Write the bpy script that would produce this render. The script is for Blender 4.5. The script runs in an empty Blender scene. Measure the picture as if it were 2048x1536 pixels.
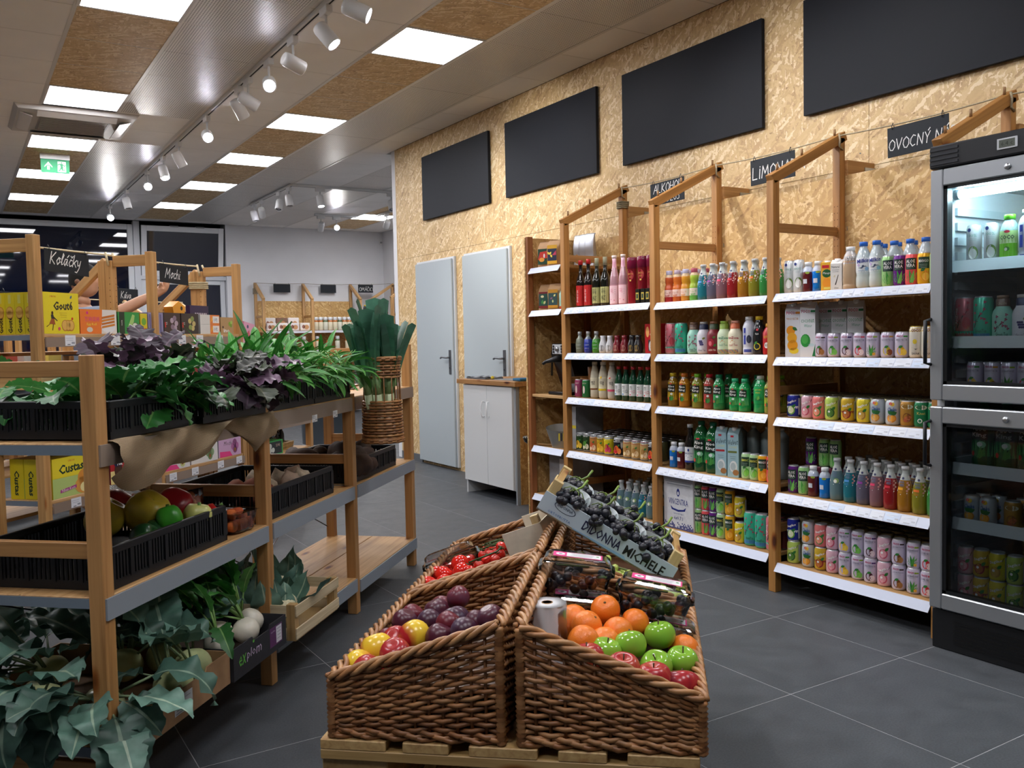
import bpy, bmesh, math, random
import numpy as np
from mathutils import Vector as V, Matrix as M
PI = math.pi
S = bpy.context.scene
COLL = S.collection
rnd = random.Random(7)

# ---------------------------------------------------------------- camera
cam_data = bpy.data.cameras.new('camera'); cam = bpy.data.objects.new('camera', cam_data)
COLL.objects.link(cam); S.camera = cam
cam_data.sensor_width = 36.0; cam_data.lens = 1789.03 / 2048 * 36.0
cam_data.clip_start = 0.05; cam_data.clip_end = 100
def aim_camera(yaw, pitch, roll, loc):
    cy, sy, cp, sp = math.cos(yaw), math.sin(yaw), math.cos(pitch), math.sin(pitch)
    f = V((sy*cp, cy*cp, sp)); r = V((cy, -sy, 0)); u = r.cross(f)
    r2 = r*math.cos(roll) + u*math.sin(roll); u2 = u*math.cos(roll) - r*math.sin(roll)
    m = M((( r2.x, u2.x, -f.x, loc[0]), (r2.y, u2.y, -f.y, loc[1]), (r2.z, u2.z, -f.z, loc[2]), (0, 0, 0, 1)))
    cam.matrix_world = m
aim_camera(0.557353, -0.0508828, -0.0202961, (0, 0, 1.22))

# ---------------------------------------------------------------- world, exposure
w = bpy.data.worlds.new('night'); S.world = w; w.use_nodes = True
w.node_tree.nodes['Background'].inputs[0].default_value = (0.012, 0.02, 0.05, 1)
w.node_tree.nodes['Background'].inputs[1].default_value = 0.35
S.view_settings.view_transform = 'Standard'; S.view_settings.look = 'None'
S.view_settings.exposure = 0.3; S.view_settings.gamma = 1.0; S.view_settings.use_curve_mapping = False
S.cycles.max_bounces = 7; S.cycles.diffuse_bounces = 4; S.cycles.glossy_bounces = 2
S.cycles.transmission_bounces = 4; S.cycles.transparent_max_bounces = 12; S.cycles.use_light_tree = False; S.cycles.adaptive_threshold = 0.04
S.cycles.caustics_reflective = False; S.cycles.caustics_refractive = False
S.cycles.sample_clamp_indirect = 4.0
PANEL_POWER = 22.0      # radiance of the ceiling light panels
SPOT_POWER = 74.0      # watts of a lit track spotlight
H_CEIL = 3.176

# ---------------------------------------------------------------- colour + mesh helpers
_hc = {}
def hx(h):
    if not isinstance(h, str): return h
    if h not in _hc:
        s = h.lstrip('#'); out = []
        for i in (0, 2, 4):
            c = int(s[i:i+2], 16)/255.0
            out.append(c/12.92 if c <= 0.04045 else ((c+0.055)/1.055)**2.4)
        _hc[h] = tuple(out)
    return _hc[h]

class MB:
    """collects faces with a colour and a material each; build() links them as one mesh object"""
    def __init__(s, mat='paint', col='#ffffff'):
        s.v = []; s.f = []; s.fm = []; s.fc = []; s.sm = []; s.g = {}; s.mats = []; s.mat = mat; s.col = col; s.X = None
    def mi(s, m):
        m = m or s.mat
        if m not in s.mats: s.mats.append(m)
        return s.mats.index(m)
    def add(s, vs, fs, col=None, mat=None, smooth=False, cols=None):
        o = len(s.v)
        if s.X is not None: vs = [s.X @ V(p) for p in vs]
        s.v.extend([tuple(p) for p in vs])
        c = hx(col or s.col); m = s.mi(mat)
        for i, f in enumerate(fs):
            s.f.append([k+o for k in f]); s.fm.append(m); s.fc.append(hx(cols[i]) if cols else c); s.sm.append(smooth)
        return o
    def box(s, a, b, col=None, mat=None, ch=0.0):
        x0, y0, z0 = a; x1, y1, z1 = b
        if ch <= 0:
            s.add([(x0,y0,z0),(x1,y0,z0),(x1,y1,z0),(x0,y1,z0),(x0,y0,z1),(x1,y0,z1),(x1,y1,z1),(x0,y1,z1)],
                  [(0,3,2,1),(4,5,6,7),(0,1,5,4),(1,2,6,5),(2,3,7,6),(3,0,4,7)], col, mat)
        else:
            c = V(((x0+x1)/2,(y0+y1)/2,(z0+z1)/2)); h = (abs(x1-x0)/2,abs(y1-y0)/2,abs(z1-z0)/2)
            vs, fs = chbox(h, ch); s.add([c+V(p) for p in vs], fs, col, mat)
    def beam(s, p0, p1, w, d, up=(0,0,1), col=None, mat='wood', ch=0.002):
        """square timber from p0 to p1, w across, d along up; carries a grain coordinate"""
        p0, p1 = V(p0), V(p1); z = p1-p0; L = z.length; z.normalize(); up = V(up)
        y = up - z*up.dot(z)
        if y.length < 1e-6: y = V((0,1,0)) if abs(z.y) < .9 else V((1,0,0)); y = y - z*y.dot(z)
        y.normalize(); x = y.cross(z); c = (p0+p1)/2
        vs, fs = chbox((w/2, d/2, L/2), ch) if ch > 0 else (None, None)
        off = V((rnd.uniform(-9,9), rnd.uniform(-9,9), rnd.uniform(-9,9)))
        o = s.add([c + x*p[0] + y*p[1] + z*p[2] for p in vs], fs, col, mat)
        for i, p in enumerate(vs): s.g[o+i] = (p[0]+off.x, p[1]+off.y, p[2]+off.z)
    def lathe(s, prof, n=16, cols=None, mats=None, c=(0,0,0), smooth=True, ax=None):
        """prof: list of (radius, height); cols / mats one per segment"""
        cx, cy, cz = c; vs = []; fs = []; k = len(prof)
        for r, z in prof:
            for j in range(n):
                a = 2*PI*j/n; vs.append((cx+r*math.cos(a), cy+r*math.sin(a), cz+z))
        o = None
        X = s.X
        if X is not None: vs = [X @ V(p) for p in vs]
        o = len(s.v); s.v.extend([tuple(p) for p in vs])
        for i in range(k-1):
            cc = hx(cols[i] if isinstance(cols, (list, tuple)) and isinstance(cols[0], (str, tuple)) else (cols or s.col))
            mm = s.mi(mats[i] if isinstance(mats, (list, tuple)) else mats)
            for j in range(n):
                q = (j+1) % n
                s.f.append([o+i*n+j, o+i*n+q, o+(i+1)*n+q, o+(i+1)*n+j]); s.fm.append(mm); s.fc.append(cc); s.sm.append(smooth)
        for i, rev in ((0, True), (k-1, False)):
            if prof[i][0] > 1e-5:
                idx = [o+i*n+j for j in range(n)]
                if rev: idx.reverse()
                seg = 0 if i == 0 else k-2
                s.f.append(idx); s.sm.append(False)
                s.fc.append(hx(cols[seg] if isinstance(cols, (list, tuple)) and isinstance(cols[0], (str, tuple)) else (cols or s.col)))
                s.fm.append(s.mi(mats[seg] if isinstance(mats, (list, tuple)) else mats))
        return o
    def tube(s, pts, r, n=6, col=None, mat=None, closed=False, caps=True, smooth=True):
        pts = [V(p) for p in pts]; k = len(pts); vs = []; fs = []
        rs = r if isinstance(r, (list, tuple)) else [r]*k
        t0 = ((pts[1]-pts[-1]) if closed else (pts[1]-pts[0])).normalized()
        a = V((0,0,1)) if abs(t0.z) < .9 else V((1,0,0)); nrm = (a - t0*a.dot(t0)).normalized()
        for i in range(k):
            if closed: t = pts[(i+1) % k]-pts[i-1]
            else: t = pts[min(i+1,k-1)]-pts[max(i-1,0)]
            t.normalize() if t.length > 1e-9 else None
            nrm = nrm - t*nrm.dot(t)
            if nrm.length < 1e-6: nrm = t.orthogonal()
            nrm.normalize(); b = t.cross(nrm)
            for j in range(n):
                an = 2*PI*j/n; vs.append(pts[i] + (nrm*math.cos(an)+b*math.sin(an))*rs[i])
        for i in range(k if closed else k-1):
            q = (i+1) % k
            for j in range(n):
                e = (j+1) % n; fs.append((i*n+j, i*n+e, q*n+e, q*n+j))
        if caps and not closed:
            fs.append(tuple(reversed(range(n)))); fs.append(tuple((k-1)*n+j for j in range(n)))
        s.add(vs, fs, col, mat, smooth)
    def prism(s, poly, d0, d1, plane='xy', col=None, mat=None, colside=None):
        """extrude a 2-D outline between depths d0 and d1"""
        f3 = {'xy': lambda a,b,d: (a,b,d), 'xz': lambda a,b,d: (a,d,b), 'yz': lambda a,b,d: (d,a,b)}[plane]
        n = len(poly); vs = [f3(a,b,d0) for a,b in poly]+[f3(a,b,d1) for a,b in poly]
        s.add(vs, [tuple(range(n-1,-1,-1)), tuple(range(n,2*n))], col, mat)
        s.add(vs, [(i,(i+1)%n,(i+1)%n+n,i+n) for i in range(n)], colside or col, mat)
    def grid(s, fn, nu, nv, col=None, mat=None, smooth=True, cols=None, wrap=False):
        vs = [fn(i/nu, j/nv) for i in range(nu+1) for j in range(nv+1)]
        fs = [(i*(nv+1)+j, (i+1)*(nv+1)+j, (i+1)*(nv+1)+j+1, i*(nv+1)+j+1) for i in range(nu) for j in range(nv)]
        s.add(vs, fs, col, mat, smooth, cols)
    def mesh(s, name):
        me = bpy.data.meshes.new(name)
        me.from_pydata(s.v, [], s.f)
        nl = len(me.loops)
        for m in s.mats: me.materials.append(mat(m))
        me.polygons.foreach_set('material_index', s.fm)
        me.polygons.foreach_set('use_smooth', s.sm)
        a = me.attributes.new('Col', 'FLOAT_COLOR', 'CORNER')
        cnt = np.array([len(f) for f in s.f]); fc = np.ones((len(s.f), 4), np.float32); fc[:, :3] = np.array(s.fc, np.float32).reshape(-1, 3)
        a.data.foreach_set('color', np.repeat(fc, cnt, axis=0).ravel())
        if s.g:
            g = np.array(s.v, np.float32)
            for i, p in s.g.items(): g[i] = p
            b = me.attributes.new('G', 'FLOAT_VECTOR', 'POINT'); b.data.foreach_set('vector', g.ravel())
        me.update()
        return me
    def build(s, name, parent=None, loc=None, rot=None, rz=None):
        return link(name, s.mesh(name), parent, loc, rot, rz)

def chbox(h, c):
    """chamfered box: half sizes h, chamfer c"""
    c = min(c, *(k*.45 for k in h)); vs = []; idx = {}
    for sx in (-1, 1):
        for sy in (-1, 1):
            for sz in (-1, 1):
                for a in range(3):
                    p = [sx*(h[0]-c), sy*(h[1]-c), sz*(h[2]-c)]; p[a] = (sx, sy, sz)[a]*h[a]
                    idx[(sx, sy, sz, a)] = len(vs); vs.append(tuple(p))
    fs = []
    def q(*k): return [idx[i] for i in k]
    for sg in (-1, 1):
        fs.append(q((sg,-1,-1,0),(sg,1,-1,0),(sg,1,1,0),(sg,-1,1,0))[::sg])
        fs.append(q((-1,sg,-1,1),(-1,sg,1,1),(1,sg,1,1),(1,sg,-1,1))[::sg])
        fs.append(q((-1,-1,sg,2),(1,-1,sg,2),(1,1,sg,2),(-1,1,sg,2))[::sg])
    for a in (-1, 1):
        for b in (-1, 1):
            e = q((a,b,-1,0),(a,b,1,0),(a,b,1,1),(a,b,-1,1)); fs.append(e if a*b < 0 else e[::-1])
            e = q((a,-1,b,0),(a,1,b,0),(a,1,b,2),(a,-1,b,2)); fs.append(e if a*b > 0 else e[::-1])
            e = q((-1,a,b,1),(1,a,b,1),(1,a,b,2),(-1,a,b,2)); fs.append(e if a*b < 0 else e[::-1])
            for c_ in (-1, 1):
                t = q((a,b,c_,0),(a,b,c_,1),(a,b,c_,2)); fs.append(t if a*b*c_ > 0 else t[::-1])
    return vs, fs

def link(name, data, parent=None, loc=None, rot=None, rz=None):
    o = bpy.data.objects.new(name, data); COLL.objects.link(o)
    if parent is not None: o.parent = parent
    if loc is not None: o.location = loc
    if rot is not None: o.rotation_euler = rot
    if rz is not None: o.rotation_euler = (0, 0, rz)
    return o
def tag(o, label=None, cat=None, group=None, kind=None):
    if label: o['label'] = label
    if cat: o['category'] = cat
    if group: o['group'] = group
    if kind: o['kind'] = kind
    return o
def thing(name, label, cat, loc=(0,0,0), rz=0, group=None):
    return tag(link(name, None, None, loc, rz=rz), label, cat, group)
def dup(o, parent=None):
    c = o.copy(); COLL.objects.link(c); c.parent = parent
    for ch in o.children: dup(ch, c)
    return c
def dup_at(o, loc, rz=None, label=None, group=None):
    c = dup(o); c.location = loc
    if rz is not None: c.rotation_euler = (0, 0, rz)
    if label: c['label'] = label
    if group: c['group'] = group
    return c

# ---------------------------------------------------------------- materials
_mats = {}
def nodes(name):
    m = bpy.data.materials.new(name); m.use_nodes = True; nt = m.node_tree
    b = nt.nodes['Principled BSDF']
    return m, nt, b
def N(nt, t, **kw):
    n = nt.nodes.new(t)
    for k, v in kw.items():
        if k.startswith('i_'):
            n.inputs[k[2:]].default_value = v
        elif k.startswith('n_'): n.inputs[int(k[2:])].default_value = v
        else: setattr(n, k, v)
    return n
def ramp(nt, stops):
    r = nt.nodes.new('ShaderNodeValToRGB'); e = r.color_ramp.elements
    while len(e) < len(stops): e.new(0.5)
    for i, (p, c) in enumerate(stops):
        e[i].position = p; e[i].color = (*hx(c), 1) if isinstance(c, str) else (c, c, c, 1)
    return r
def colattr(nt):
    return N(nt, 'ShaderNodeAttribute', attribute_name='Col').outputs['Color']
def mul(nt, a, b, fac=1.0, mode='MULTIPLY'):
    m = nt.nodes.new('ShaderNodeMix'); m.data_type = 'RGBA'; m.blend_type = mode
    m.inputs[0].default_value = fac
    for s_, v in ((m.inputs[6], a), (m.inputs[7], b)):
        if hasattr(v, 'links') or hasattr(v, 'is_linked'): nt.links.new(v, s_)
        else: s_.default_value = v
    return m.outputs[2]
def bump(nt, b, height, strength=.3, dist=.002):
    n = nt.nodes.new('ShaderNodeBump'); n.inputs['Strength'].default_value = strength; n.inputs['Distance'].default_value = dist
    nt.links.new(height, n.inputs['Height']); nt.links.new(n.outputs[0], b.inputs['Normal'])
def simple(name, rough, metal=0.0, coat=0.0, trans=0.0, alpha=1.0, ior=1.45, sss=0.0, spec=None):
    m, nt, b = nodes(name); nt.links.new(colattr(nt), b.inputs['Base Color'])
    b.inputs['Roughness'].default_value = rough; b.inputs['Metallic'].default_value = metal
    b.inputs['Coat Weight'].default_value = coat; b.inputs['Transmission Weight'].default_value = trans
    b.inputs['IOR'].default_value = ior; b.inputs['Alpha'].default_value = alpha
    if spec is not None: b.inputs['Specular IOR Level'].default_value = spec
    return m
def m_noisy(name, rough, scale, amt, bstr=0.0, detail=4):
    m, nt, b = nodes(name); tc = N(nt, 'ShaderNodeTexCoord'); n = N(nt, 'ShaderNodeTexNoise', i_Scale=scale, i_Detail=detail)
    nt.links.new(tc.outputs['Object'], n.inputs['Vector'])
    r = ramp(nt, [(.25, 1-amt), (.75, 1.0)]); nt.links.new(n.outputs[0], r.inputs[0])
    nt.links.new(mul(nt, colattr(nt), r.outputs[0]), b.inputs['Base Color']); b.inputs['Roughness'].default_value = rough
    if bstr: bump(nt, b, n.outputs[0], bstr)
    return m
def m_wood(name='wood', rough=.5):
    m, nt, b = nodes(name); g = N(nt, 'ShaderNodeAttribute', attribute_name='G')
    mp = N(nt, 'ShaderNodeMapping'); mp.inputs['Scale'].default_value = (55, 55, 2.2); nt.links.new(g.outputs['Vector'], mp.inputs[0])
    n = N(nt, 'ShaderNodeTexNoise', i_Scale=1.0, i_Detail=4, i_Distortion=.6); nt.links.new(mp.outputs[0], n.inputs['Vector'])
    r = ramp(nt, [(.3, '#cdbba2'), (.5, '#ebdfcd'), (.75, '#fdf8ef')]); nt.links.new(n.outputs[0], r.inputs[0])
    mp2 = N(nt, 'ShaderNodeMapping'); mp2.inputs['Scale'].default_value = (7, 7, 2.6); nt.links.new(g.outputs['Vector'], mp2.inputs[0])
    vo = N(nt, 'ShaderNodeTexVoronoi', i_Scale=1.0); nt.links.new(mp2.outputs[0], vo.inputs['Vector'])
    kr = ramp(nt, [(.05, '#6b3f1c'), (.085, '#c79a68'), (.14, '#ffffff')]); nt.links.new(vo.outputs['Distance'], kr.inputs[0])
    n2 = N(nt, 'ShaderNodeTexNoise', i_Scale=2.5, i_Detail=2); nt.links.new(g.outputs['Vector'], n2.inputs['Vector'])
    r2 = ramp(nt, [(.3, .8), (.7, 1.0)]); nt.links.new(n2.outputs[0], r2.inputs[0])
    c = mul(nt, mul(nt, mul(nt, colattr(nt), r.outputs[0]), kr.outputs[0]), r2.outputs[0])
    hs = N(nt, 'ShaderNodeHueSaturation', i_Saturation=1.0, i_Hue=.503); nt.links.new(c, hs.inputs['Color'])
    nt.links.new(hs.outputs[0], b.inputs['Base Color']); b.inputs['Roughness'].default_value = rough
    bump(nt, b, n.outputs[0], .12, .001)
    return m
def m_osb(name, axis):
    m, nt, b = nodes(name); geo = N(nt, 'ShaderNodeNewGeometry'); sx = N(nt, 'ShaderNodeSeparateXYZ'); nt.links.new(geo.outputs['Position'], sx.inputs[0])
    cb = N(nt, 'ShaderNodeCombineXYZ'); u, v = {0: (1, 2), 1: (0, 2), 2: (0, 1)}[axis]
    nt.links.new(sx.outputs[u], cb.inputs[0]); nt.links.new(sx.outputs[v], cb.inputs[1]); P = cb.outputs[0]
    n = N(nt, 'ShaderNodeTexNoise', i_Scale=30.0, i_Detail=2, i_Roughness=.8, noise_dimensions='2D'); nt.links.new(P, n.inputs['Vector'])
    wv = N(nt, 'ShaderNodeVectorMath', operation='MULTIPLY_ADD'); wv.inputs[1].default_value = (.03, .03, 0); nt.links.new(n.outputs[1], wv.inputs[0]); nt.links.new(P, wv.inputs[2])
    def layer(ang, sc, seed):
        mp = N(nt, 'ShaderNodeMapping'); mp.vector_type = 'TEXTURE'; mp.inputs['Rotation'].default_value = (0, 0, ang)
        mp.inputs['Scale'].default_value = (1/sc[0], 1/sc[1], 1); mp.inputs['Location'].default_value = (seed*1.7, seed*.9, 0)
        nt.links.new(wv.outputs[0], mp.inputs[0])
        vo = N(nt, 'ShaderNodeTexVoronoi', voronoi_dimensions='2D', i_Scale=1.0); nt.links.new(mp.outputs[0], vo.inputs['Vector'])
        sp = N(nt, 'ShaderNodeSeparateColor'); nt.links.new(vo.outputs['Color'], sp.inputs[0])
        return sp.outputs[0], sp.outputs[1], vo.outputs['Distance']
    l1 = layer(.35, (15, 80), 1); l2 = layer(1.5, (20, 95), 4); l3 = layer(2.5, (13, 70), 9)
    def over(base, top, thr):
        gt = N(nt, 'ShaderNodeMath', operation='GREATER_THAN', n_1=thr); nt.links.new(top[1], gt.inputs[0])
        mx = nt.nodes.new('ShaderNodeMix'); nt.links.new(gt.outputs[0], mx.inputs[0]); nt.links.new(base, mx.inputs[2]); nt.links.new(top[0], mx.inputs[3])
        return mx.outputs[0]
    val = over(over(l1[0], l2, .5), l3, .6)
    sub = N(nt, 'ShaderNodeMath', operation='MULTIPLY_ADD', n_1=.35); nt.links.new(n.outputs[0], sub.inputs[0]); nt.links.new(val, sub.inputs[2])
    r = ramp(nt, [(0.1, '#94744a'), (.22, '#b8976a'), (.6, '#c8a976'), (.95, '#d2b585'), (1.15, '#e2cca4')]); nt.links.new(sub.outputs[0], r.inputs[0])
    nt.links.new(mul(nt, r.outputs[0], colattr(nt)), b.inputs['Base Color']); b.inputs['Roughness'].default_value = .55
    bump(nt, b, val, .12, .002)
    return m
def m_perf(name='perforated'):
    m, nt, b = nodes(name); geo = N(nt, 'ShaderNodeNewGeometry')
    mp = N(nt, 'ShaderNodeVectorMath', operation='SCALE'); mp.inputs['Scale'].default_value = 1/0.0165; nt.links.new(geo.outputs['Position'], mp.inputs[0])
    fr = N(nt, 'ShaderNodeVectorMath', operation='FRACTION'); nt.links.new(mp.outputs[0], fr.inputs[0])
    sb = N(nt, 'ShaderNodeVectorMath', operation='SUBTRACT'); sb.inputs[1].default_value = (.5, .5, .5); nt.links.new(fr.outputs[0], sb.inputs[0])
    ml = N(nt, 'ShaderNodeVectorMath', operation='MULTIPLY'); ml.inputs[1].default_value = (1, 1, 0); nt.links.new(sb.outputs[0], ml.inputs[0])
    ln = N(nt, 'ShaderNodeVectorMath', operation='LENGTH'); nt.links.new(ml.outputs[0], ln.inputs[0])
    r = ramp(nt, [(.27, '#5a5a58'), (.33, '#ffffff')]); nt.links.new(ln.outputs['Value'], r.inputs[0])
    nt.links.new(mul(nt, colattr(nt), r.outputs[0]), b.inputs['Base Color']); b.inputs['Roughness'].default_value = .38
    bump(nt, b, r.outputs[0], .4, .002)
    return m
def m_floor(name='floor_tile'):
    m, nt, b = nodes(name); geo = N(nt, 'ShaderNodeNewGeometry')
    n = N(nt, 'ShaderNodeTexNoise', i_Scale=9.0, i_Detail=6, i_Roughness=.7); nt.links.new(geo.outputs['Position'], n.inputs['Vector'])
    n2 = N(nt, 'ShaderNodeTexNoise', i_Scale=160.0, i_Detail=2); nt.links.new(geo.outputs['Position'], n2.inputs['Vector'])
    r = ramp(nt, [(.3, .8), (.7, 1.1)]); nt.links.new(n.outputs[0], r.inputs[0])
    r2 = ramp(nt, [(.3, .75), (.65, 1.1)]); nt.links.new(n2.outputs[0], r2.inputs[0])
    nt.links.new(mul(nt, mul(nt, colattr(nt), r.outputs[0]), r2.outputs[0]), b.inputs['Base Color'])
    rr = ramp(nt, [(.3, .42), (.7, .58)]); nt.links.new(n.outputs[0], rr.inputs[0]); nt.links.new(rr.outputs[0], b.inputs['Roughness'])
    bump(nt, b, n2.outputs[0], .05, .001)
    return m
def m_leaf(name='leaf'):
    m, nt, b = nodes(name); tc = N(nt, 'ShaderNodeTexCoord'); n = N(nt, 'ShaderNodeTexNoise', i_Scale=28.0, i_Detail=3)
    nt.links.new(tc.outputs['Object'], n.inputs['Vector']); oi = N(nt, 'ShaderNodeObjectInfo')
    r = ramp(nt, [(.25, .65), (.75, 1.1)]); nt.links.new(n.outputs[0], r.inputs[0])
    r2 = ramp(nt, [(0, .6), (1, 1.15)]); nt.links.new(oi.outputs['Random'], r2.inputs[0])
    c = mul(nt, mul(nt, colattr(nt), r.outputs[0]), r2.outputs[0])
    nt.links.new(c, b.inputs['Base Color']); b.inputs['Roughness'].default_value = .45
    tr = N(nt, 'ShaderNodeBsdfTranslucent'); nt.links.new(c, tr.inputs[0])
    mx = N(nt, 'ShaderNodeMixShader', n_0=.18); nt.links.new(b.outputs[0], mx.inputs[1]); nt.links.new(tr.outputs[0], mx.inputs[2])
    nt.links.new(mx.outputs[0], nt.nodes['Material Output'].inputs[0]); bump(nt, b, n.outputs[0], .25, .003)
    return m
def m_emit(name, color, strength):
    m, nt, b = nodes(name); b.inputs['Base Color'].default_value = (*hx(color), 1)
    b.inputs['Emission Color'].default_value = (*hx(color), 1); b.inputs['Emission Strength'].default_value = strength
    if name == 'lens': m.cycles.emission_sampling = 'NONE'
    return m
def m_burlap(name='burlap'):
    m, nt, b = nodes(name); tc = N(nt, 'ShaderNodeTexCoord')
    w1 = N(nt, 'ShaderNodeTexWave', i_Scale=95.0, i_Distortion=1.5); w1.bands_direction = 'X'
    w2 = N(nt, 'ShaderNodeTexWave', i_Scale=95.0, i_Distortion=1.5); w2.bands_direction = 'Z'
    for x in (w1, w2): nt.links.new(tc.outputs['Object'], x.inputs['Vector'])
    mx = mul(nt, w1.outputs[0], w2.outputs[0], 1, 'ADD'); r = ramp(nt, [(.3, .45), (.9, 1.0)]); nt.links.new(mx, r.inputs[0])
    nt.links.new(mul(nt, colattr(nt), r.outputs[0]), b.inputs['Base Color']); b.inputs['Roughness'].default_value = .95
    bump(nt, b, mx, .5, .002)
    return m
def m_fruit(name, mode):
    m, nt, b = nodes(name); tc = N(nt, 'ShaderNodeTexCoord'); oi = N(nt, 'ShaderNodeObjectInfo'); O = tc.outputs['Object']
    sp = N(nt, 'ShaderNodeSeparateXYZ'); nt.links.new(O, sp.inputs[0])
    base = colattr(nt); rough = .25
    if mode == 'orange':
        n = N(nt, 'ShaderNodeTexNoise', i_Scale=220.0, i_Detail=1); nt.links.new(O, n.inputs['Vector']); bump(nt, b, n.outputs[0], .35, .002); rough = .38
        c = base
    elif mode in ('apple', 'peach'):
        mp = N(nt, 'ShaderNodeMapping'); mp.inputs['Scale'].default_value = (14, 14, 9) if mode == 'peach' else (70, 70, 9); nt.links.new(O, mp.inputs[0])
        n = N(nt, 'ShaderNodeTexNoise', i_Scale=1.0, i_Detail=3); nt.links.new(mp.outputs[0], n.inputs['Vector'])
        alt = {'apple': '#a5262c', 'peach': '#b0232a'}[mode]
        r = ramp(nt, [(.42, 0.0), (.62, 1.0)])
        ad = N(nt, 'ShaderNodeMath', operation='MULTIPLY_ADD', n_1=9.0 if mode == 'peach' else 3.0); nt.links.new(sp.outputs[0], ad.inputs[0]); nt.links.new(n.outputs[0], ad.inputs[2])
        nt.links.new(ad.outputs[0], r.inputs[0])
        mx = nt.nodes.new('ShaderNodeMix'); mx.data_type = 'RGBA'; nt.links.new(r.outputs[0], mx.inputs[0]); nt.links.new(base, mx.inputs[6]); mx.inputs[7].default_value = (*hx(alt), 1)
        c = mx.outputs[2]
    else:   # plum / grape bloom
        n = N(nt, 'ShaderNodeTexNoise', i_Scale=24.0, i_Detail=4); nt.links.new(O, n.inputs['Vector'])
        r = ramp(nt, [(.45, 0.0), (.8, .4)]); nt.links.new(n.outputs[0], r.inputs[0])
        mx = nt.nodes.new('ShaderNodeMix'); mx.data_type = 'RGBA'; nt.links.new(r.outputs[0], mx.inputs[0]); nt.links.new(base, mx.inputs[6])
        mx.inputs[7].default_value = (*hx('#6d7391' if mode == 'plum' else '#3b4250'), 1); c = mx.outputs[2]; rough = .33
    nt.links.new(c, b.inputs['Base Color']); b.inputs['Roughness'].default_value = rough
    return m
def m_foam(name='chalk'):
    m, nt, b = nodes(name); tc = N(nt, 'ShaderNodeTexCoord'); n = N(nt, 'ShaderNodeTexNoise', i_Scale=300.0, i_Detail=2)
    nt.links.new(tc.outputs['Object'], n.inputs['Vector']); r = ramp(nt, [(.3, .5), (.6, 1.0)]); nt.links.new(n.outputs[0], r.inputs[0])
    nt.links.new(mul(nt, colattr(nt), r.outputs[0]), b.inputs['Base Color']); b.inputs['Roughness'].default_value = .95
    return m
def m_thin(name, alpha, rough=.05, white=False):
    """thin clear plastic or glass sheet: mostly see-through with a glossy coat"""
    m, nt, b = nodes(name); tr = N(nt, 'ShaderNodeBsdfTransparent'); gl = N(nt, 'ShaderNodeBsdfGlossy', i_Roughness=rough)
    gl.inputs[0].default_value = (1, 1, 1, 1)
    lw = N(nt, 'ShaderNodeFresnel', i_IOR=1.45); mx = N(nt, 'ShaderNodeMixShader')
    md = N(nt, 'ShaderNodeMath', operation='ADD', n_1=alpha); nt.links.new(lw.outputs[0], md.inputs[0]); nt.links.new(md.outputs[0], mx.inputs[0])
    nt.links.new(colattr(nt), tr.inputs[0])
    nt.links.new(tr.outputs[0], mx.inputs[1]); nt.links.new(gl.outputs[0], mx.inputs[2])
    nt.links.new(mx.outputs[0], nt.nodes['Material Output'].inputs[0])
    return m
MAKERS = {
    'paint': lambda: simple('paint', .55), 'matt': lambda: simple('matt', .85), 'satin': lambda: simple('satin', .35),
    'gloss': lambda: simple('gloss', .15, coat=.3), 'metal': lambda: simple('metal', .3, metal=1.0), 'brushed': lambda: simple('brushed', .45, metal=.85),
    'can': lambda: simple('can', .26, metal=.25), 'print': lambda: simple('print', .45), 'board': lambda: simple('board', .6, spec=.25),
    'bottle': lambda: simple('bottle', .08, coat=.5), 'plastic': lambda: simple('plastic', .32), 'black_plastic': lambda: simple('black_plastic', .42),
    'wood': lambda: m_wood(), 'osb_x': lambda: m_osb('osb_x', 0), 'osb_z': lambda: m_osb('osb_z', 2), 'osb_y': lambda: m_osb('osb_y', 1),
    'perforated': lambda: m_perf(), 'plaster': lambda: m_noisy('plaster', .8, 3, .06), 'tile': lambda: m_floor(),
    'card': lambda: m_noisy('card', .8, 40, .15), 'skin_veg': lambda: m_noisy('skin_veg', .3, 30, .25, .1), 'root': lambda: m_noisy('root', .75, 40, .5, .5),
    'curd': lambda: m_noisy('curd', .8, 120, .3, 1.0), 'wicker': lambda: m_noisy('wicker', .42, 35, .55, .2), 'leaf': lambda: m_leaf(),
    'burlap': lambda: m_burlap(), 'orange': lambda: m_fruit('orange', 'orange'), 'apple': lambda: m_fruit('apple', 'apple'),
    'peach': lambda: m_fruit('peach', 'peach'), 'plum': lambda: m_fruit('plum', 'plum'), 'grape': lambda: m_fruit('grape', 'grape'),
    'chalk': lambda: m_foam(), 'rope': lambda: m_noisy('rope', .9, 200, .4, .5), 'cloth': lambda: m_noisy('cloth', .9, 60, .15),
    'skin': lambda: m_noisy('skin', .5, 20, .1), 'clear': lambda: m_thin('clear', .05), 'film': lambda: m_thin('film', .12, .12), 'pane': lambda: m_thin('pane', .0, .02),
    'panel_light': lambda: m_emit('panel_light', '#fbfaff', PANEL_POWER), 'lens': lambda: m_emit('lens', '#f2f0ff', 60.0), 'tube_light': lambda: m_emit('tube_light', '#d0f4ff', 55.0),
    'exit_green': lambda: simple('exit_green', .5), 'night_glass': lambda: simple('night_glass', .03, spec=.8),
}
def mat(k):
    if k not in _mats: _mats[k] = MAKERS[k]()
    return _mats[k]
# ================================================================ the room
X_R = 3.95; Y_C = 8.52; X_R2 = 6.66; Y_B = 15.0; X_L = -5.0; Y_F = -3.6
def structure(o, label=None): o['kind'] = 'structure'; (label and o.__setitem__('label', label)); return o
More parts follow.
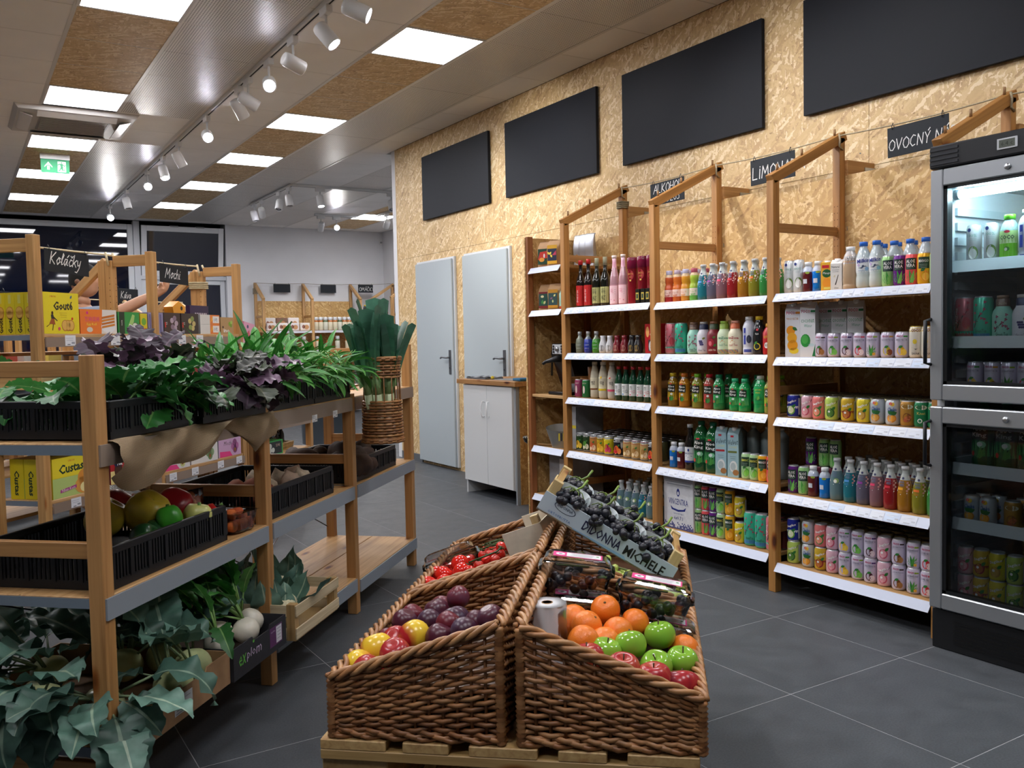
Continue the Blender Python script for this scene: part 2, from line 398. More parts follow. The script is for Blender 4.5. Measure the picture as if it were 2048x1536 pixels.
# floor: slab with a grout bed, tiles laid 0.6 m square
b = MB('matt', '#4c4f54'); b.box((X_L, Y_F, -.1), (X_R2, Y_B+.3, -.0004), '#a9abad')
floor = structure(b.build('floor'), 'grey stone-look tiled shop floor')
b = MB('tile', '#4a4e52'); b.box((.0013, .0013, -.008), (.5987, .5987, 0)); tile_me = b.mesh('tile')
far = MB('tile', '#4a4e52'); tx0, ty0 = 2.95 - 13*.6, 2.03 - 9*.6
for i in range(-1, 20):
    for j in range(-1, 31):
        x, y = tx0+.6*i, ty0+.6*j
        if x > X_R2 or y > Y_B or (x > X_R-.05 and y < Y_C-.6): continue
        if -.9 < x < 3.9 and .7 < y < 9.6: link('tile', tile_me, floor, (x, y, 0))
        else:
            x1, y1 = min(x+.5985, X_R2), min(y+.5985, Y_B)
            far.add([(x+.0015,y+.0015,0),(x1,y+.0015,0),(x1,y1,0),(x+.0015,y1,0)], [(0,1,2,3)])
far.build('tile_field', floor)['kind'] = 'stuff'
# walls
def wall(name, a, c, col='#c9c9cb', m='plaster', label=None):
    b = MB(m, col); b.box(a, c); return structure(b.build(name), label)
wr = wall('wall_right', (X_R+.018, Y_F, 0), (X_R+.16, Y_C, H_CEIL+.1), '#4a3a24', 'matt', 'wall clad in oriented strand board sheets')
k = 0
for zi, (z0, z1) in enumerate(((0, 2.05), (2.05, H_CEIL))):
    y = Y_C; first = (1.25, .62)[zi]
    while y > Y_F+.01:
        y2 = max(Y_F, y-(first if y == Y_C else 1.25))
        b = MB('osb_x', '#ffffff'); b.box((X_R, y2+.0012, z0+.0012), (X_R+.018, y-.0012, z1-.0012)); b.build('osb_sheet', wr); y = y2
b = MB('wood', '#f2dcb4'); b.beam((X_R+.012, Y_C+.006, 0), (X_R+.012, Y_C+.006, H_CEIL), .03, .012, (0,1,0)); b.build('edge_trim', wr)
wall('wall_return', (X_R, Y_C+.013, 0), (X_R2, Y_C+.1, H_CEIL), '#dcdde0')
wall('wall_side', (X_R2, Y_C, 0), (X_R2+.15, Y_B+.3, H_CEIL+.1), '#dcdde0')
wall('wall_back', (3.87, Y_B, 0), (X_R2, Y_B+.3, H_CEIL+.1), '#dcdde0')
wall('wall_back_low', (X_L, Y_B, 0), (3.87, Y_B+.3, .12), '#dcdde0')
wall('wall_left', (X_L-.15, Y_F, 0), (X_L, Y_B+.3, H_CEIL+.1), '#bdbdc0')
wall('wall_front', (X_L, Y_F-.15, 0), (X_R, Y_F, H_CEIL+.1), '#b4b4b6')
b = MB('satin', '#5d6064'); b.box((X_R-.012, 8.04, 0), (X_R-.0005, Y_C, .075)); structure(b.build('baseboard_right'), 'grey skirting below the strand board wall')
# windows: dark night behind
def window(name, x0, x1, z0, z1, fw=.075, y=Y_B+.13, label=None, rows=None):
    b = MB('satin', '#d5d8dc')
    for a, c in (((x0, z0), (x0+fw, z1)), ((x1-fw, z0), (x1, z1)), ((x0+fw, z0), (x1-fw, z0+fw)), ((x0+fw, z1-fw), (x1-fw, z1))):
        b.box((a[0], y-.035, a[1]), (c[0], y+.04, c[1]), ch=.006)
    o = structure(b.build(name), label)
    g = MB('night_glass', '#0b1226'); g.box((x0+fw, y-.004, z0+fw), (x1-fw, y+.004, z1-fw)); g.build('pane', o)
    return o
window('window_1', -1.62, 2.47, .15, 3.125, .085, label='wide fixed window dark with night')
window('window_3', -5.0, -1.66, .15, 3.125, .085)
window('window_4', 2.56, 3.86, .15, 2.27, .075, label='lower window pane beside the white wall')
b = MB('satin', '#c9ccd1'); b.box((2.47, Y_B+.06, .12), (2.56, Y_B+.2, H_CEIL)); b.box((2.56, Y_B+.06, 2.27), (3.87, Y_B+.2, 2.33)); structure(b.build('trim_1'))
wall('wall_outside', (X_L, Y_B+.32, 0), (X_R2, Y_B+.36, H_CEIL+.1), '#05070d', 'matt')
# the tilted-in sash
b = MB('satin', '#dde0e4')
for a, c in (((2.57, 0), (2.65, .79)), ((3.75, 0), (3.83, .79)), ((2.65, 0), (3.75, .085)), ((2.65, .705), (3.75, .79))): b.box((a[0], -.03, a[1]), (c[0], .03, c[1]), ch=.005)
o = structure(b.build('window_2', None, (0, Y_B+.09, 2.325), (.16, 0, 0)), 'tilted-open white upper window sash')
g = MB('night_glass', '#0c1224'); g.box((2.65, -.004, .085), (3.75, .004, .705)); g.build('pane', o)
b = MB('satin', '#8d9094'); b.box((3.0, -.05, .78), (3.12, .05, .80)); b.box((3.4, -.05, .78), (3.52, .05, .80)); b.build('stay', o)

# ---------------------------------------------------------------- ceiling
CX = [-5.0,-4.12,-3.52,-2.92,-2.32,-1.72,-1.12,-.52,.08,.68,1.263,1.85,2.473,3.065,3.64,3.95]
CXF = CX[:15] + [4.24, 4.84, 5.44, 6.04, 6.66]
TYPES = {i: 'POL'[(i-9) % 3] for i in range(-2, 25)}          # filled below
def strip_type(i):       # i = index of the strip right of CX[i]
    return {0: 'osb', 1: 'perf', 2: 'plain'}[(i-9) % 3]
R0 = 5.737
b = MB('matt', '#8f8f8d'); b.box((X_L, Y_F, H_CEIL+.03), (X_R2, Y_B+.3, H_CEIL+.12)); ceiling = structure(b.build('ceiling'), 'suspended ceiling of square panels')
LIGHT_ROWS = (-9, -5, -1, 3, 6, 9, 12)
light_n = 0; tile_cache = {}
rows = list(range(-15, 16))
hidden = MB('plaster', '#f0efec')
lights_made = []
LIGHT_WORDS = {}
for r in rows:
    y0 = R0+.6*r; y1 = min(y0+.6, Y_B)
    if y1 <= y0: continue
    xs = CXF if y0 >= Y_C-.3 else CX
    for i in range(len(xs)-1):
        x0, x1 = xs[i], xs[i+1]; t = strip_type(i)
        if i == 14 and xs is CX: t = 'plain'
        if i in (16, 18) and xs is CXF: t = 'osb' if i == 17 else t
        if xs is CXF and i >= 14: t = {14: 'plain', 15: 'perf', 16: 'plain', 17: 'osb', 18: 'plain'}.get(i, 'plain')
        if r == 15: t = 'plain'
        is_light = t == 'osb' and r in LIGHT_ROWS and i in (6, 9, 12, 17)
        if i == 17: is_light = r in (9, 12)
        if r in (4, 5) and 8 <= i <= 10: t = 'plain'
        if r in (4, 5) and i == 9: continue       # the air conditioner sits here
        if t == 'osb' and (i == 3): t = 'plain'
        z = H_CEIL
        if is_light:
            lights_made.append((i, r, x0, x1, y0, y1)); continue
        if x1 > -1.8 and y1 > 2.0:
            mkey = {'osb': ('osb_z', '#ffffff'), 'perf': ('perforated', '#f0efec'), 'plain': ('plaster', '#f2f1ef')}[t]
            key = (round(x1-x0, 3), round(y1-y0, 3), t)
            if key not in tile_cache:
                bb = MB(*mkey); bb.box((.004, .004, 0), (x1-x0-.004, y1-y0-.004, .014), ch=.002); tile_cache[key] = bb.mesh('ceiling_tile')
            link('ceiling_tile', tile_cache[key], ceiling, (x0, y0, z))
        else:
            hidden.box((x0+.004, y0+.004, z), (x1-.004, y1-.004, z+.014))
hidden.build('ceiling_tile_field', ceiling)['kind'] = 'stuff'
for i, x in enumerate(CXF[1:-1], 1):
    b = MB('satin', '#ececea' if i in (13, 10) else '#cfcecb'); yb = Y_C-.3 if x > X_R else Y_F  # two paler bars: panel light catching the tile edges, put into their colour
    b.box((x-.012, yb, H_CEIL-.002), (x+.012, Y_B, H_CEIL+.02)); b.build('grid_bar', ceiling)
for r in rows:
    b = MB('satin', '#c9c8c5'); y = R0+.6*r; b.box((X_L, y-.006, H_CEIL+.001), (X_R2 if y > Y_C else X_R, y+.006, H_CEIL+.02)); b.build('grid_bar', ceiling)
# light panels: each a lamp of its own
COLW = {6: 'unseen left light column', 9: 'left light column above the cookie shelves', 12: 'light column nearer the strand board wall', 17: 'light pair past the wall corner'}
ROWW = {-9: 'behind the viewer', -5: 'overhead', -1: 'nearest to the viewer', 3: 'second from the viewer', 6: 'third from the viewer', 9: 'fourth from the viewer', 12: 'farthest'}
pl_me = None
for (i, r, x0, x1, y0, y1) in lights_made:
    wd, dp = x1-x0, y1-y0
    key = round(wd, 3)
    o = thing('ceiling_light', 'LED panel %s in the %s' % (ROWW[r], COLW[i]), 'ceiling light', (x0, y0, H_CEIL), 0, 'LED ceiling panels')
    fr = MB('satin', '#d8d8da'); e = .022
    for a, c in (((.002, .002), (wd-.002, e)), ((.002, dp-e), (wd-.002, dp-.002)), ((.002, e), (e, dp-e)), ((wd-e, e), (wd-.002, dp-e))): fr.box((a[0], a[1], -.004), (c[0], c[1], .012))
    fr.build('frame', o); df = MB('panel_light'); df.box((e, e, 0), (wd-e, dp-e, .01)); df.build('diffuser', o)
# air conditioner cassette
o = thing('air_conditioner', 'white square ceiling cassette air conditioner with slatted grille', 'air conditioner', (.965, 8.65, H_CEIL-.035))
b = MB('satin', '#c6c4c1'); a = .47
b.add([(-a,-a,.035),(a,-a,.035),(a,a,.035),(-a,a,.035),(-a+.03,-a+.03,0),(a-.03,-a+.03,0),(a-.03,a-.03,0),(-a+.03,a-.03,0)], [(0,1,5,4),(1,2,6,5),(2,3,7,6),(3,0,4,7),(4,5,6,7),(0,3,2,1)]); b.build('cover', o)
b = MB('satin', '#8f8d8a'); b.box((-.27,-.27,-.006), (.27,.27,.002)); gr = b.build('grille', o)
for q in range(14):
    b = MB('satin', '#a3a19d'); y = -.25+q*.0385; b.box((-.255, y, -.012), (.255, y+.018, -.005)); b.build('slat', gr)
for q in range(4):
    b = MB('satin', '#dedddb'); b.add([(-.3,-.42,-.002),(.3,-.42,-.002),(.3,-.33,-.03),(-.3,-.33,-.03),(-.3,-.42,.006),(.3,-.42,.006),(.3,-.33,-.022),(-.3,-.33,-.022)], [(3,2,1,0),(4,5,6,7),(0,1,5,4),(1,2,6,5),(2,3,7,6),(3,0,4,7)])
    b.build('vane', o, None, None, q*PI/2)
# exit sign
o = thing('exit_sign', 'green emergency exit sign with white arrow and running man', 'exit sign', (.96, 10.2, H_CEIL-.19))
b = MB('satin', '#cfd0cf'); b.box((-.135,-.02,.135), (.135,.02,.19)); b.build('housing', o)
b = MB('exit_green', '#1f9a63'); b.box((-.13,-.004,0), (.13,.004,.135)); pl = b.build('plate', o)
b = MB('print', '#e8f3ec')
def flat(b, polys, y, ox=0, oz=0, s=1.0, col=None):
    for p in polys: b.add([(ox+u*s, y, oz+v*s) for u, v in p], [tuple(range(len(p)))], col)
flat(b, [[(-.012,.02),(.012,.02),(.012,.06),(-.012,.06)], [(-.036,.055),(0,.1),(.036,.055),(.036,.042),(.012,.066),(-.012,.066),(-.036,.042)]], -.0048, -.062, .01); b.build('arrow', pl)
b = MB('print', '#e8f3ec'); flat(b, [[(.022,.012),(.098,.012),(.098,.118),(.022,.118)]], -.0048)
g = '#1f9a63'
flat(b, [[(-.006,.098),(.004,.104),(.012,.098),(.006,.09)], [(-.014,.09),(.012,.088),(.016,.05),(-.004,.05)], [(.012,.086),(.028,.07),(.036,.082),(.04,.078),(.03,.06),(.012,.074)], [(-.014,.09),(-.034,.078),(-.034,.07),(-.012,.078)],
    [(-.004,.052),(.016,.052),(.014,.03),(.034,.03),(.034,.022),(.004,.022)], [(-.004,.056),(.008,.05),(-.012,.02),(-.026,.008),(-.03,.014),(-.016,.03)]], -.0054, .055, .008, 1.0, g); b.build('running_figure', pl)
# track lighting
def track(name, pts, label):
    o = thing(name, label, 'light track', pts[0])
    for p, q in zip(pts, pts[1:]):
        d = V(q)-V(p); n = V((-d.y, d.x, 0)).normalized()*.018; b = MB('satin', '#d4d4d4'); o0 = V(pts[0])
        b.beam(V(p)-o0, V(q)-o0, .036, .03, (0,0,1), '#d9d9d8', 'satin', .002); r_ = b.build('rail', o)
        b = MB('matt', '#222326'); b.beam(V(p)-o0-V((0,0,.0155)), V(q)-o0-V((0,0,.0155)), .01, .002, (0,0,1), '#26272a', 'matt', .0003); b.build('slot', r_)
    return o
ZT = H_CEIL-.017
track('light_track', [(1.905, 3.4, ZT), (1.905, 13.6, ZT)], 'long white lighting track running the length of the ceiling')
track('light_track', [(3.62, 12.6, ZT), (3.62, 10.83, ZT), (5.65, 10.83, ZT), (5.65, 13.2, ZT), (4.75, 13.2, ZT)], 'rectangular white lighting track beyond the strand board corner')
def spot_protos():
    o = {}
    a = MB('satin', '#d6d6d6'); a.box((-.02,-.06,-.045), (.02,.06,-.0), ch=.004); o['adapter'] = a.mesh('adapter')
    a = MB('satin', '#c9c9c9'); a.tube([(0,0,-.04),(0,0,-.1),(.0,.0,-.12)], .008, 8); o['stem'] = a.mesh('stem')
    a = MB('satin', '#d9d9d9'); a.lathe([(.030,-.075),(.041,-.07),(.046,-.05),(.046,.07),(.043,.074),(.039,.07),(.039,.055)], 18); o['head'] = a.mesh('head')
    a = MB('lens'); a.lathe([(.0001,.058),(.038,.058)], 18); o['lens'] = a.mesh('lens')
    a = MB('gloss', '#d0d4dc'); a.lathe([(.0001,.058),(.038,.058)], 18); o['lens_off'] = a.mesh('lens')
    return o
SP = spot_protos()
def spotlight(x, y, target, label, lit=False, power=0.0, along=True, group='track spotlights'):
    o = thing('track_spotlight', label, 'spotlight', (x, y, H_CEIL-.032), 0 if along else PI/2, group)
    link('adapter', SP['adapter'], o); link('stem', SP['stem'], o)
    d = (V(target)-V((x, y, H_CEIL-.2))).normalized()
    hd = link('head', SP['head'], o, (0, 0, -.16)); q = d.to_track_quat('Z', 'Y')
    if not along: q = M.Rotation(-PI/2, 3, 'Z').to_quaternion() @ q
    hd.rotation_mode = 'QUATERNION'; hd.rotation_quaternion = q
    link('lens', SP['lens' if lit else 'lens_off'], hd)
    if power > 0:
        l = bpy.data.lights.new('spot_beam', 'SPOT'); l.energy = power; l.spot_size = 1.0; l.spot_blend = .7; l.shadow_soft_size = .035; l.color = (1, .97, .93)
        lo = bpy.data.objects.new('spot_beam', l); COLL.objects.link(lo); lo.parent = hd; lo.location = (0, 0, .062); lo.rotation_euler = (PI, 0, 0)
    return o
WX = 3.9
SPOTS = [ # y along the main track, target, lit lens, power, words
 (3.9, (2.6, 2.4, .6), True, 1.0, 'overhead, nearest to the viewer'),
 (4.55, (WX, 3.3, 1.9), True, 1.2, 'aimed at the drinks wall just above the frame'),
 (5.0, (3.2, 3.9, .9), True, 1.2, 'pointing down with a lit rim, first in view'),
 (5.59, (WX, 5.9, 2.3), False, 1.2, 'turned sideways to the wall, second in view'),
 (6.1, (.8, 2.4, 1.0), True, .6, 'shining toward the viewer, nearest of the glaring ones'),
 (6.6, (WX, 6.6, 1.9), False, 1.2, 'turned to the wall, fourth in view'),
 (6.85, (3.2, 7.6, 1.2), False, .8, 'small one right behind the fourth'),
 (7.85, (1.2, 3.2, .9), True, .6, 'second glaring one'),
 (8.96, (2.9, 9.2, 1.2), False, .4, 'unlit one past the air conditioner'),
 (9.69, (2.2, 8.6, .8), True, .4, 'lit rim, past the air conditioner'),
 (10.58, (1.0, 4.0, 1.0), True, .6, 'shining toward the viewer, third of the glaring ones'),
 (11.97, (2.3, 11.4, .5), False, .4, 'with a lit lower edge near the windows'),
 (13.35, (1.2, 6.0, 1.2), True, .5, 'shining toward the viewer, last before the windows')]
for y, t, lit, p, wd in SPOTS:
    spotlight(1.905, y, t, 'white track spotlight on the long track, '+wd, lit, SPOT_POWER*p)
for x, y, t, lit, p, al, wd in [
 (3.62, 12.45, (4.0, 12.0, .8), False, .3, True, 'at the window end'), (3.62, 12.1, (4.4, 13.8, 1.3), True, .5, True, 'second from the window end'),
 (3.62, 11.35, (3.0, 10.6, 1.0), False, 0, True, 'tilted out over the aisle'), (3.62, 10.95, (3.7, 10.4, .4), False, .2, True, 'at the track corner'),
 (3.98, 10.83, (4.1, 10.2, .5), True, .4, False, 'hanging down with a lit rim beside the corner'), (4.95, 10.83, (4.6, 9.6, 1.0), False, .2, False, 'dark against the far light panel'),
 (5.4, 10.83, (3.6, 6.0, 1.4), True, .4, False, 'glaring at the strand board corner'), (4.85, 13.2, (5.0, 14.6, 1.2), False, .5, False, 'in front of the last light panel'),
 (5.1, 13.2, (2.5, 5.0, 1.2), True, .4, False, 'glaring in front of the last light panel'), (5.65, 12.55, (5.9, 14.6, 1.4), False, .5, True, 'beside the sauce shelf corner')]:
    spotlight(x, y, t, 'white spotlight on the far rectangular track, '+wd, lit, SPOT_POWER*p, al)
# motion sensor in the far corner
o = thing('motion_sensor', 'small white motion sensor high in the far room corner', 'sensor', (6.6, 14.97, 3.0)); b = MB('plastic', '#cfd0d0')
b.box((-.03,-.035,-.05), (.03,.0,.05), ch=.01); b.build('case', o); b = MB('satin', '#8b8e92'); b.box((-.02,-.04,-.03), (.02,-.034,.0), ch=.003); b.build('lens', o)

# ---------------------------------------------------------------- doors, boards on the strand board wall
def door(n, y0, y1, words):
    b = MB('satin', '#c3cad0'); b.box((3.925, y0, .03), (3.95, y1, 1.985), '#c9ced2', ch=.003)
    o = structure(b.build('door_%d' % n), words)
    b = MB('satin', '#a3acb1'); b.box((3.905, y0+.02, .035), (3.9252, y1-.004, 1.965), '#a9b3b8', ch=.004); b.build('leaf', o)
    hy = y0+.075; b = MB('brushed', '#6d7176'); b.box((3.898, hy-.019, .9), (3.9055, hy+.019, 1.125), ch=.003); hd = b.build('handle_plate', o)
    b = MB('brushed', '#7a7e83'); b.tube([(3.9, hy, 1.055), (3.862, hy, 1.055), (3.856, hy+.02, 1.056), (3.856, hy+.08, 1.06), (3.857, hy+.105, 1.05)], .009, 8); b.build('lever', hd)
    b = MB('brushed', '#55585c'); b.lathe([(.007,0),(.007,.006)], 10); k_ = b.build('keyhole', hd, (3.898, hy, .96), (0, -PI/2, 0))
    b = MB('brushed', '#8d9195')
    for z in (.3, 1.7): b.tube([(3.93, y1+.006, z), (3.93, y1+.006, z+.09)], .008, 8)
    b.build('hinge', o)
door(1, 7.262, 8.035, 'narrow white flush door nearer the room corner'); door(2, 6.296, 7.078, 'white flush door behind the sink cabinet')
for i, (y0, y1, wd) in enumerate(((6.60, 7.86, 'farthest of four, above the first white door'), (5.095, 6.325, 'second from the room corner'), (3.57, 4.807, 'third from the room corner'), (2.03, 3.281, 'nearest, cut by the picture top'))):
    o = thing('blackboard', 'blank black panel on the strand board wall, '+wd, 'blackboard', (3.93, (y0+y1)/2, 2.68), 0, 'blank wall blackboards')
    b = MB('board', '#11151d'); h = (y1-y0)/2; b.box((-.012, -h, -.303), (.012, h, .303), ch=.002); b.build('panel', o)
    b = MB('satin', '#4a4d51')
    for sy in (-1, 1):
        for sz in (-1, 1): b.lathe([(.004, 0), (.004, .002)], 8, c=(sy*(h-.06), sz*.27, 0))
    b.build('screw', o, (-.0125, 0, 0), (0, -PI/2, 0))['kind'] = 'stuff'; b = MB('matt', '#6b5433')
    b.box((.012, -h+.1, .22), (.0195, h-.1, .25)); b.build('batten', o)
# ================================================================ printed goods: cans, bottles, cartons, boxes
_tx = {}
def text_mesh(s, bold=0.0):
    """flat letters, size 1, origin at the middle of the text box"""
    k = (s, bold)
    if k not in _tx:
        c = bpy.data.curves.new('t', 'FONT'); c.body = s; c.size = 1.0; c.resolution_u = 1; c.offset = bold; c.fill_mode = 'FRONT'
        o = bpy.data.objects.new('t', c); me = bpy.data.meshes.new_from_object(o)
        vs = [(v.co.x, v.co.y) for v in me.vertices]; fs = [tuple(p.vertices) for p in me.polygons]
        if vs:
            xs = [p[0] for p in vs]; ys = [p[1] for p in vs]; mx, my = (min(xs)+max(xs))/2, (min(ys)+max(ys))/2
            wd, ht = max(xs)-min(xs), max(ys)-min(ys)
            _tx[k] = ([(x-mx, y-my) for x, y in vs], fs, max(wd, 1e-3), max(ht, 1e-3))
        else: _tx[k] = ([], [], 1, 1)
        bpy.data.objects.remove(o); bpy.data.curves.remove(c); bpy.data.meshes.remove(me)
    return _tx[k]
class Art:
    def __init__(s): s.it = []
    def rect(s, a, b, c, d, col, l=1, n=6):
        n = max(1, min(n, int(abs(c-a)/.008)+1))
        vs = [(a+(c-a)*i/n, t) for t in (b, d) for i in range(n+1)]
        s.it.append((vs, [(i, i+1, i+n+2, i+n+1) for i in range(n)], col, l)); return s
    def poly(s, pts, col, l=1): s.it.append((pts, [tuple(range(len(pts)))], col, l)); return s
    def ell(s, x, y, rx, ry, col, l=1, n=14, a0=0.0):
        return s.poly([(x+rx*math.cos(2*PI*i/n+a0), y+ry*math.sin(2*PI*i/n+a0)) for i in range(n)], col, l)
    def txt(s, t, x, y, h, col, l=2, w=None, sh=0.0, rot=0.0, bold=0.0):
        vs, fs, wd, ht = text_mesh(t, bold); k = h/ht; kx = k if w is None else w/wd; ca, sa = math.cos(rot), math.sin(rot); out = []
        for u, v in vs:
            u, v = u*kx+v*k*sh, v*k; out.append((x+u*ca-v*sa, y+u*sa+v*ca))
        s.it.append((out, fs, col, l)); return s
    def aloe(s, x, y, h, col='#3f9a3c', col2='#79c65a', l=2):
        for i, (a, q) in enumerate(((-.9, .6), (.9, .62), (-.5, .85), (.5, .85), (-.15, 1.0), (.2, .95))):
            dx, dy = math.sin(a)*h*q, math.cos(a)*h*q; nx, ny = math.cos(a)*h*.11, -math.sin(a)*h*.11
            s.poly([(x-nx, y-ny), (x+nx, y+ny), (x+dx*.55+nx*.9, y+dy*.55+ny*.9), (x+dx, y+dy), (x+dx*.55-nx*.9, y+dy*.55-ny*.9)], (col, col2)[i % 2], l)
        return s
    def leaf(s, x, y, L, a, col, l=2, wd=.3):
        ca, sa = math.cos(a), math.sin(a); P = [(0,0),(.25,wd*.8),(.55,wd),(.85,wd*.5),(1,0),(.85,-wd*.5),(.55,-wd),(.25,-wd*.8)]
        return s.poly([(x+L*(u*ca-v*sa), y+L*(u*sa+v*ca)) for u, v in P], col, l)
    def lines(s, x, y, w, n, dy, col, l=2, h=.0012):
        for i in range(n): s.rect(x-w/2*(1-.25*((i*7) % 3)/2), y-i*dy, x+w/2*(1-.2*((i*5) % 4)/3), y-i*dy+h, col, l)
        return s
    def flat(s, mb, eps=.0004, mt='print', f=None):
        for vs, fs, col, l in s.it:
            mb.add([(f or (lambda u, v, e: (u, -e, v)))(u, v, eps*l) for u, v in vs], fs, col, mt)
        return mb
    def wrap(s, mb, R, eps=.0004, mt='print'):
        R = R if callable(R) else (lambda t, R=R: R)
        for vs, fs, col, l in s.it:
            out = []
            for u, v in vs:
                r = R(v); a = u/max(r, .005); r += eps*l; out.append((r*math.sin(a), -r*math.cos(a), v))
            mb.add(out, fs, col, mt)
        return mb
def prof_fn(prof):
    def R(t):
        for (r0, z0), (r1, z1) in zip(prof, prof[1:]):
            if z0 <= t <= z1 and z1 > z0: return r0+(r1-r0)*(t-z0)/(z1-z0)
        return prof[0][0] if t < prof[0][1] else prof[-1][0]
    return R
KIND = {}       # name -> dict(body mesh, label mesh, cap mesh, words, category, r, h)
def kind(key, obj, cat, words, body, label=None, cap=None, r=.03, h=.1, capname='cap'):
    KIND[key] = dict(obj=obj, cat=cat, words=words, body=body, label=label, cap=cap, r=r, h=h, capname=capname)
def put(key, x, y, z, rz, label, group=None, bare=False):
    k = KIND[key]
    o = link(k['obj'], k['body'], None, (x, y, z), rz=rz); tag(o, label, k['cat'], group)
    if not bare:
        if k['label']: link('label_print', k['label'], o)
        if k['cap']: link(k['capname'], k['cap'], o)
    return o
def mk_can(key, words, r, h, col, art, top='#c9ccd0', rim=None, obj='drink_can'):
    p = [(r*.78, 0), (r*.9, .003), (r, .011), (r, h-.014), (r*.87, h-.003), (r*.84, h)]
    b = MB('can'); b.lathe(p, 20, ['#b9bcc0', rim or col, col, rim or col, top], 'can'); body = b.mesh('can_body')
    c = MB('metal', top); c.lathe([(r*.84, h-.0005), (r*.84, h+.0015), (r*.79, h+.0015), (r*.77, h-.002), (.0001, h-.002)], 18)
    c.prism([(-.006,-.003),(.006,-.003),(.006,.009),(-.006,.009)], h-.002, h-.0005, 'xy', '#aeb1b5', 'metal'); lid = c.mesh('lid')
    L = MB('print'); A_ = Art(); art(A_, r, h); A_.wrap(L, prof_fn(p)); kind(key, obj, 'drink can', words, body, L.mesh('label'), lid, r, h, 'lid')
def mk_bottle(key, words, prof, cols, capc, art=None, mats=None, obj='drink_bottle', capr=None, caph=.018, n=18, cat='bottle', band=None):
    b = MB('bottle'); b.lathe(prof, n, cols, mats or 'bottle'); body = b.mesh('bottle_body'); h = prof[-1][1]; r = max(p[0] for p in prof)
    cr = capr or prof[-1][0]*1.18
    c = MB('plastic', capc); c.lathe([(cr, h-caph*.6), (cr, h+caph*.35), (cr*.92, h+caph*.4), (.0001, h+caph*.4)], 14); cap = c.mesh('cap')
    lab = None
    if art:
        L = MB('print'); A_ = Art(); art(A_, r, h); A_.wrap(L, prof_fn(prof)); lab = L.mesh('label')
    kind(key, obj, cat, words, body, lab, cap, r, h+caph*.4)
def mk_carton(key, words, w_, d_, h, col, art, capc='#e8e8e8', side=None, obj='drink_carton', gable=.03):
    b = MB('satin'); x, y = w_/2, d_/2; s2 = side or col
    b.add([(-x,-y,0),(x,-y,0),(x,y,0),(-x,y,0),(-x,-y,h-gable),(x,-y,h-gable),(x,y,h-gable),(-x,y,h-gable),(-x,0,h),(x,0,h)], [(0,1,5,4),(1,2,6,9,5),(2,3,7,6),(3,0,4,8,7),(4,5,9,8),(6,7,8,9),(3,2,1,0)], col, cols=[col, s2, s2, s2, col, s2, s2])
    body = b.mesh('carton_body'); c = MB('plastic', capc); c.lathe([(.013, h-.022), (.013, h+.004), (.0001, h+.004)], 12, c=(0, -.002, 0)); cap = c.mesh('cap')
    L = MB('print'); A_ = Art(); art(A_, w_, h); A_.flat(L, f=lambda u, v, e: (u, -y-e, v)); kind(key, obj, 'carton', words, body, L.mesh('label'), cap, max(x, y), h)
W_ = '#f2f1ee'; DK = '#14332a'
# --- slim aloe and mango cans
def a_aloe(A, r, h, bg, word=('ALOE', 'VERA'), wc=W_):
    A.rect(-.024, h*.5, .02, h*.86, DK, 1); A.txt(word[0], -.002, h*.76, .0135, wc, 2, .034, bold=.02); A.txt(word[1], -.002, h*.63, .0135, wc, 2, .034, bold=.02)
    A.lines(-.002, h*.54, .028, 1, .003, '#8aa39a'); A.aloe(.002, h*.1, h*.42)
def a_mango(A, r, h, name, fc, wc='#e9e25c'):
    A.rect(-.024, h*.5, .02, h*.86, '#1d3a2c', 1); A.txt(name, -.002, h*.74, .012, wc, 2, .038, bold=.01); A.lines(-.002, h*.62, .028, 3, .006, '#9db3a5')
    A.ell(.002, h*.28, .018, h*.17, fc, 2); A.ell(.006, h*.25, .013, h*.12, '#f6c04a' if name == 'MANGO' else '#8ed65a', 3); A.leaf(-.012, h*.42, .02, .6, '#2f6b34', 4)
for key, col, wd in (('aloe_green', '#a5d68c', 'light green'), ('aloe_purple', '#6b2a86', 'purple'), ('aloe_coral', '#ef5f63', 'coral red')):
    mk_can(key, wd+' slim aloe drink can', .0262, .128, col, lambda A, r, h, c=col: a_aloe(A, r, h, c))
mk_can('mango_slim', 'yellow slim mango drink can', .0262, .128, '#f0b429', lambda A, r, h: a_mango(A, r, h, 'MANGO', '#e8912a', W_))
mk_can('lime_slim', 'pale green slim soursop drink can', .0262, .128, '#bfe5ad', lambda A, r, h: a_mango(A, r, h, 'GUANABANA'[4:8]+'C', '#5fbf3c'))
# --- short fruit cans with slanted red banner
def a_banner(A, r, h, f1, f2, name='Sagiko', half=None):
    A.poly([(-.027, h*.56), (.012, h*.72), (.026, h*.84), (-.024, h*.7)], '#c8202f', 2); A.poly([(.0, h*.66), (.022, h*.72), (.029, h*.86), (.018, h*.8)], '#15171b', 2)
    A.txt(name, -.001, h*.695, .0135, W_, 3, .046, .1, .3, .02)
    A.ell(-.003, h*.33, .0185, h*.2, f1, 2); A.ell(-.004, h*.33, .014, h*.15, f2, 3); A.ell(-.008, h*.38, .005, h*.05, W_, 4, 8)
SAG = [('sag_blue', '#27349a', 'blue and white coconut', '#6fae3a', '#e9efc9', 'white'), ('sag_pink', '#e9bccb', 'pale pink lychee', '#c9566e', '#e7a3ae', None), ('sag_coral', '#ef8683', 'coral pink guava', '#3f8a3a', '#ef9a7e', None),
 ('sag_lime', '#c8e26f', 'lime green soursop', '#2c5e2c', '#54873b', None), ('sag_brown', '#d9b53a', 'yellow and brown passion fruit', '#8c2a22', '#b96a35', None), ('sag_pine', '#eeda3e', 'bright yellow pineapple', '#b0863a', '#c9a24a', None)]
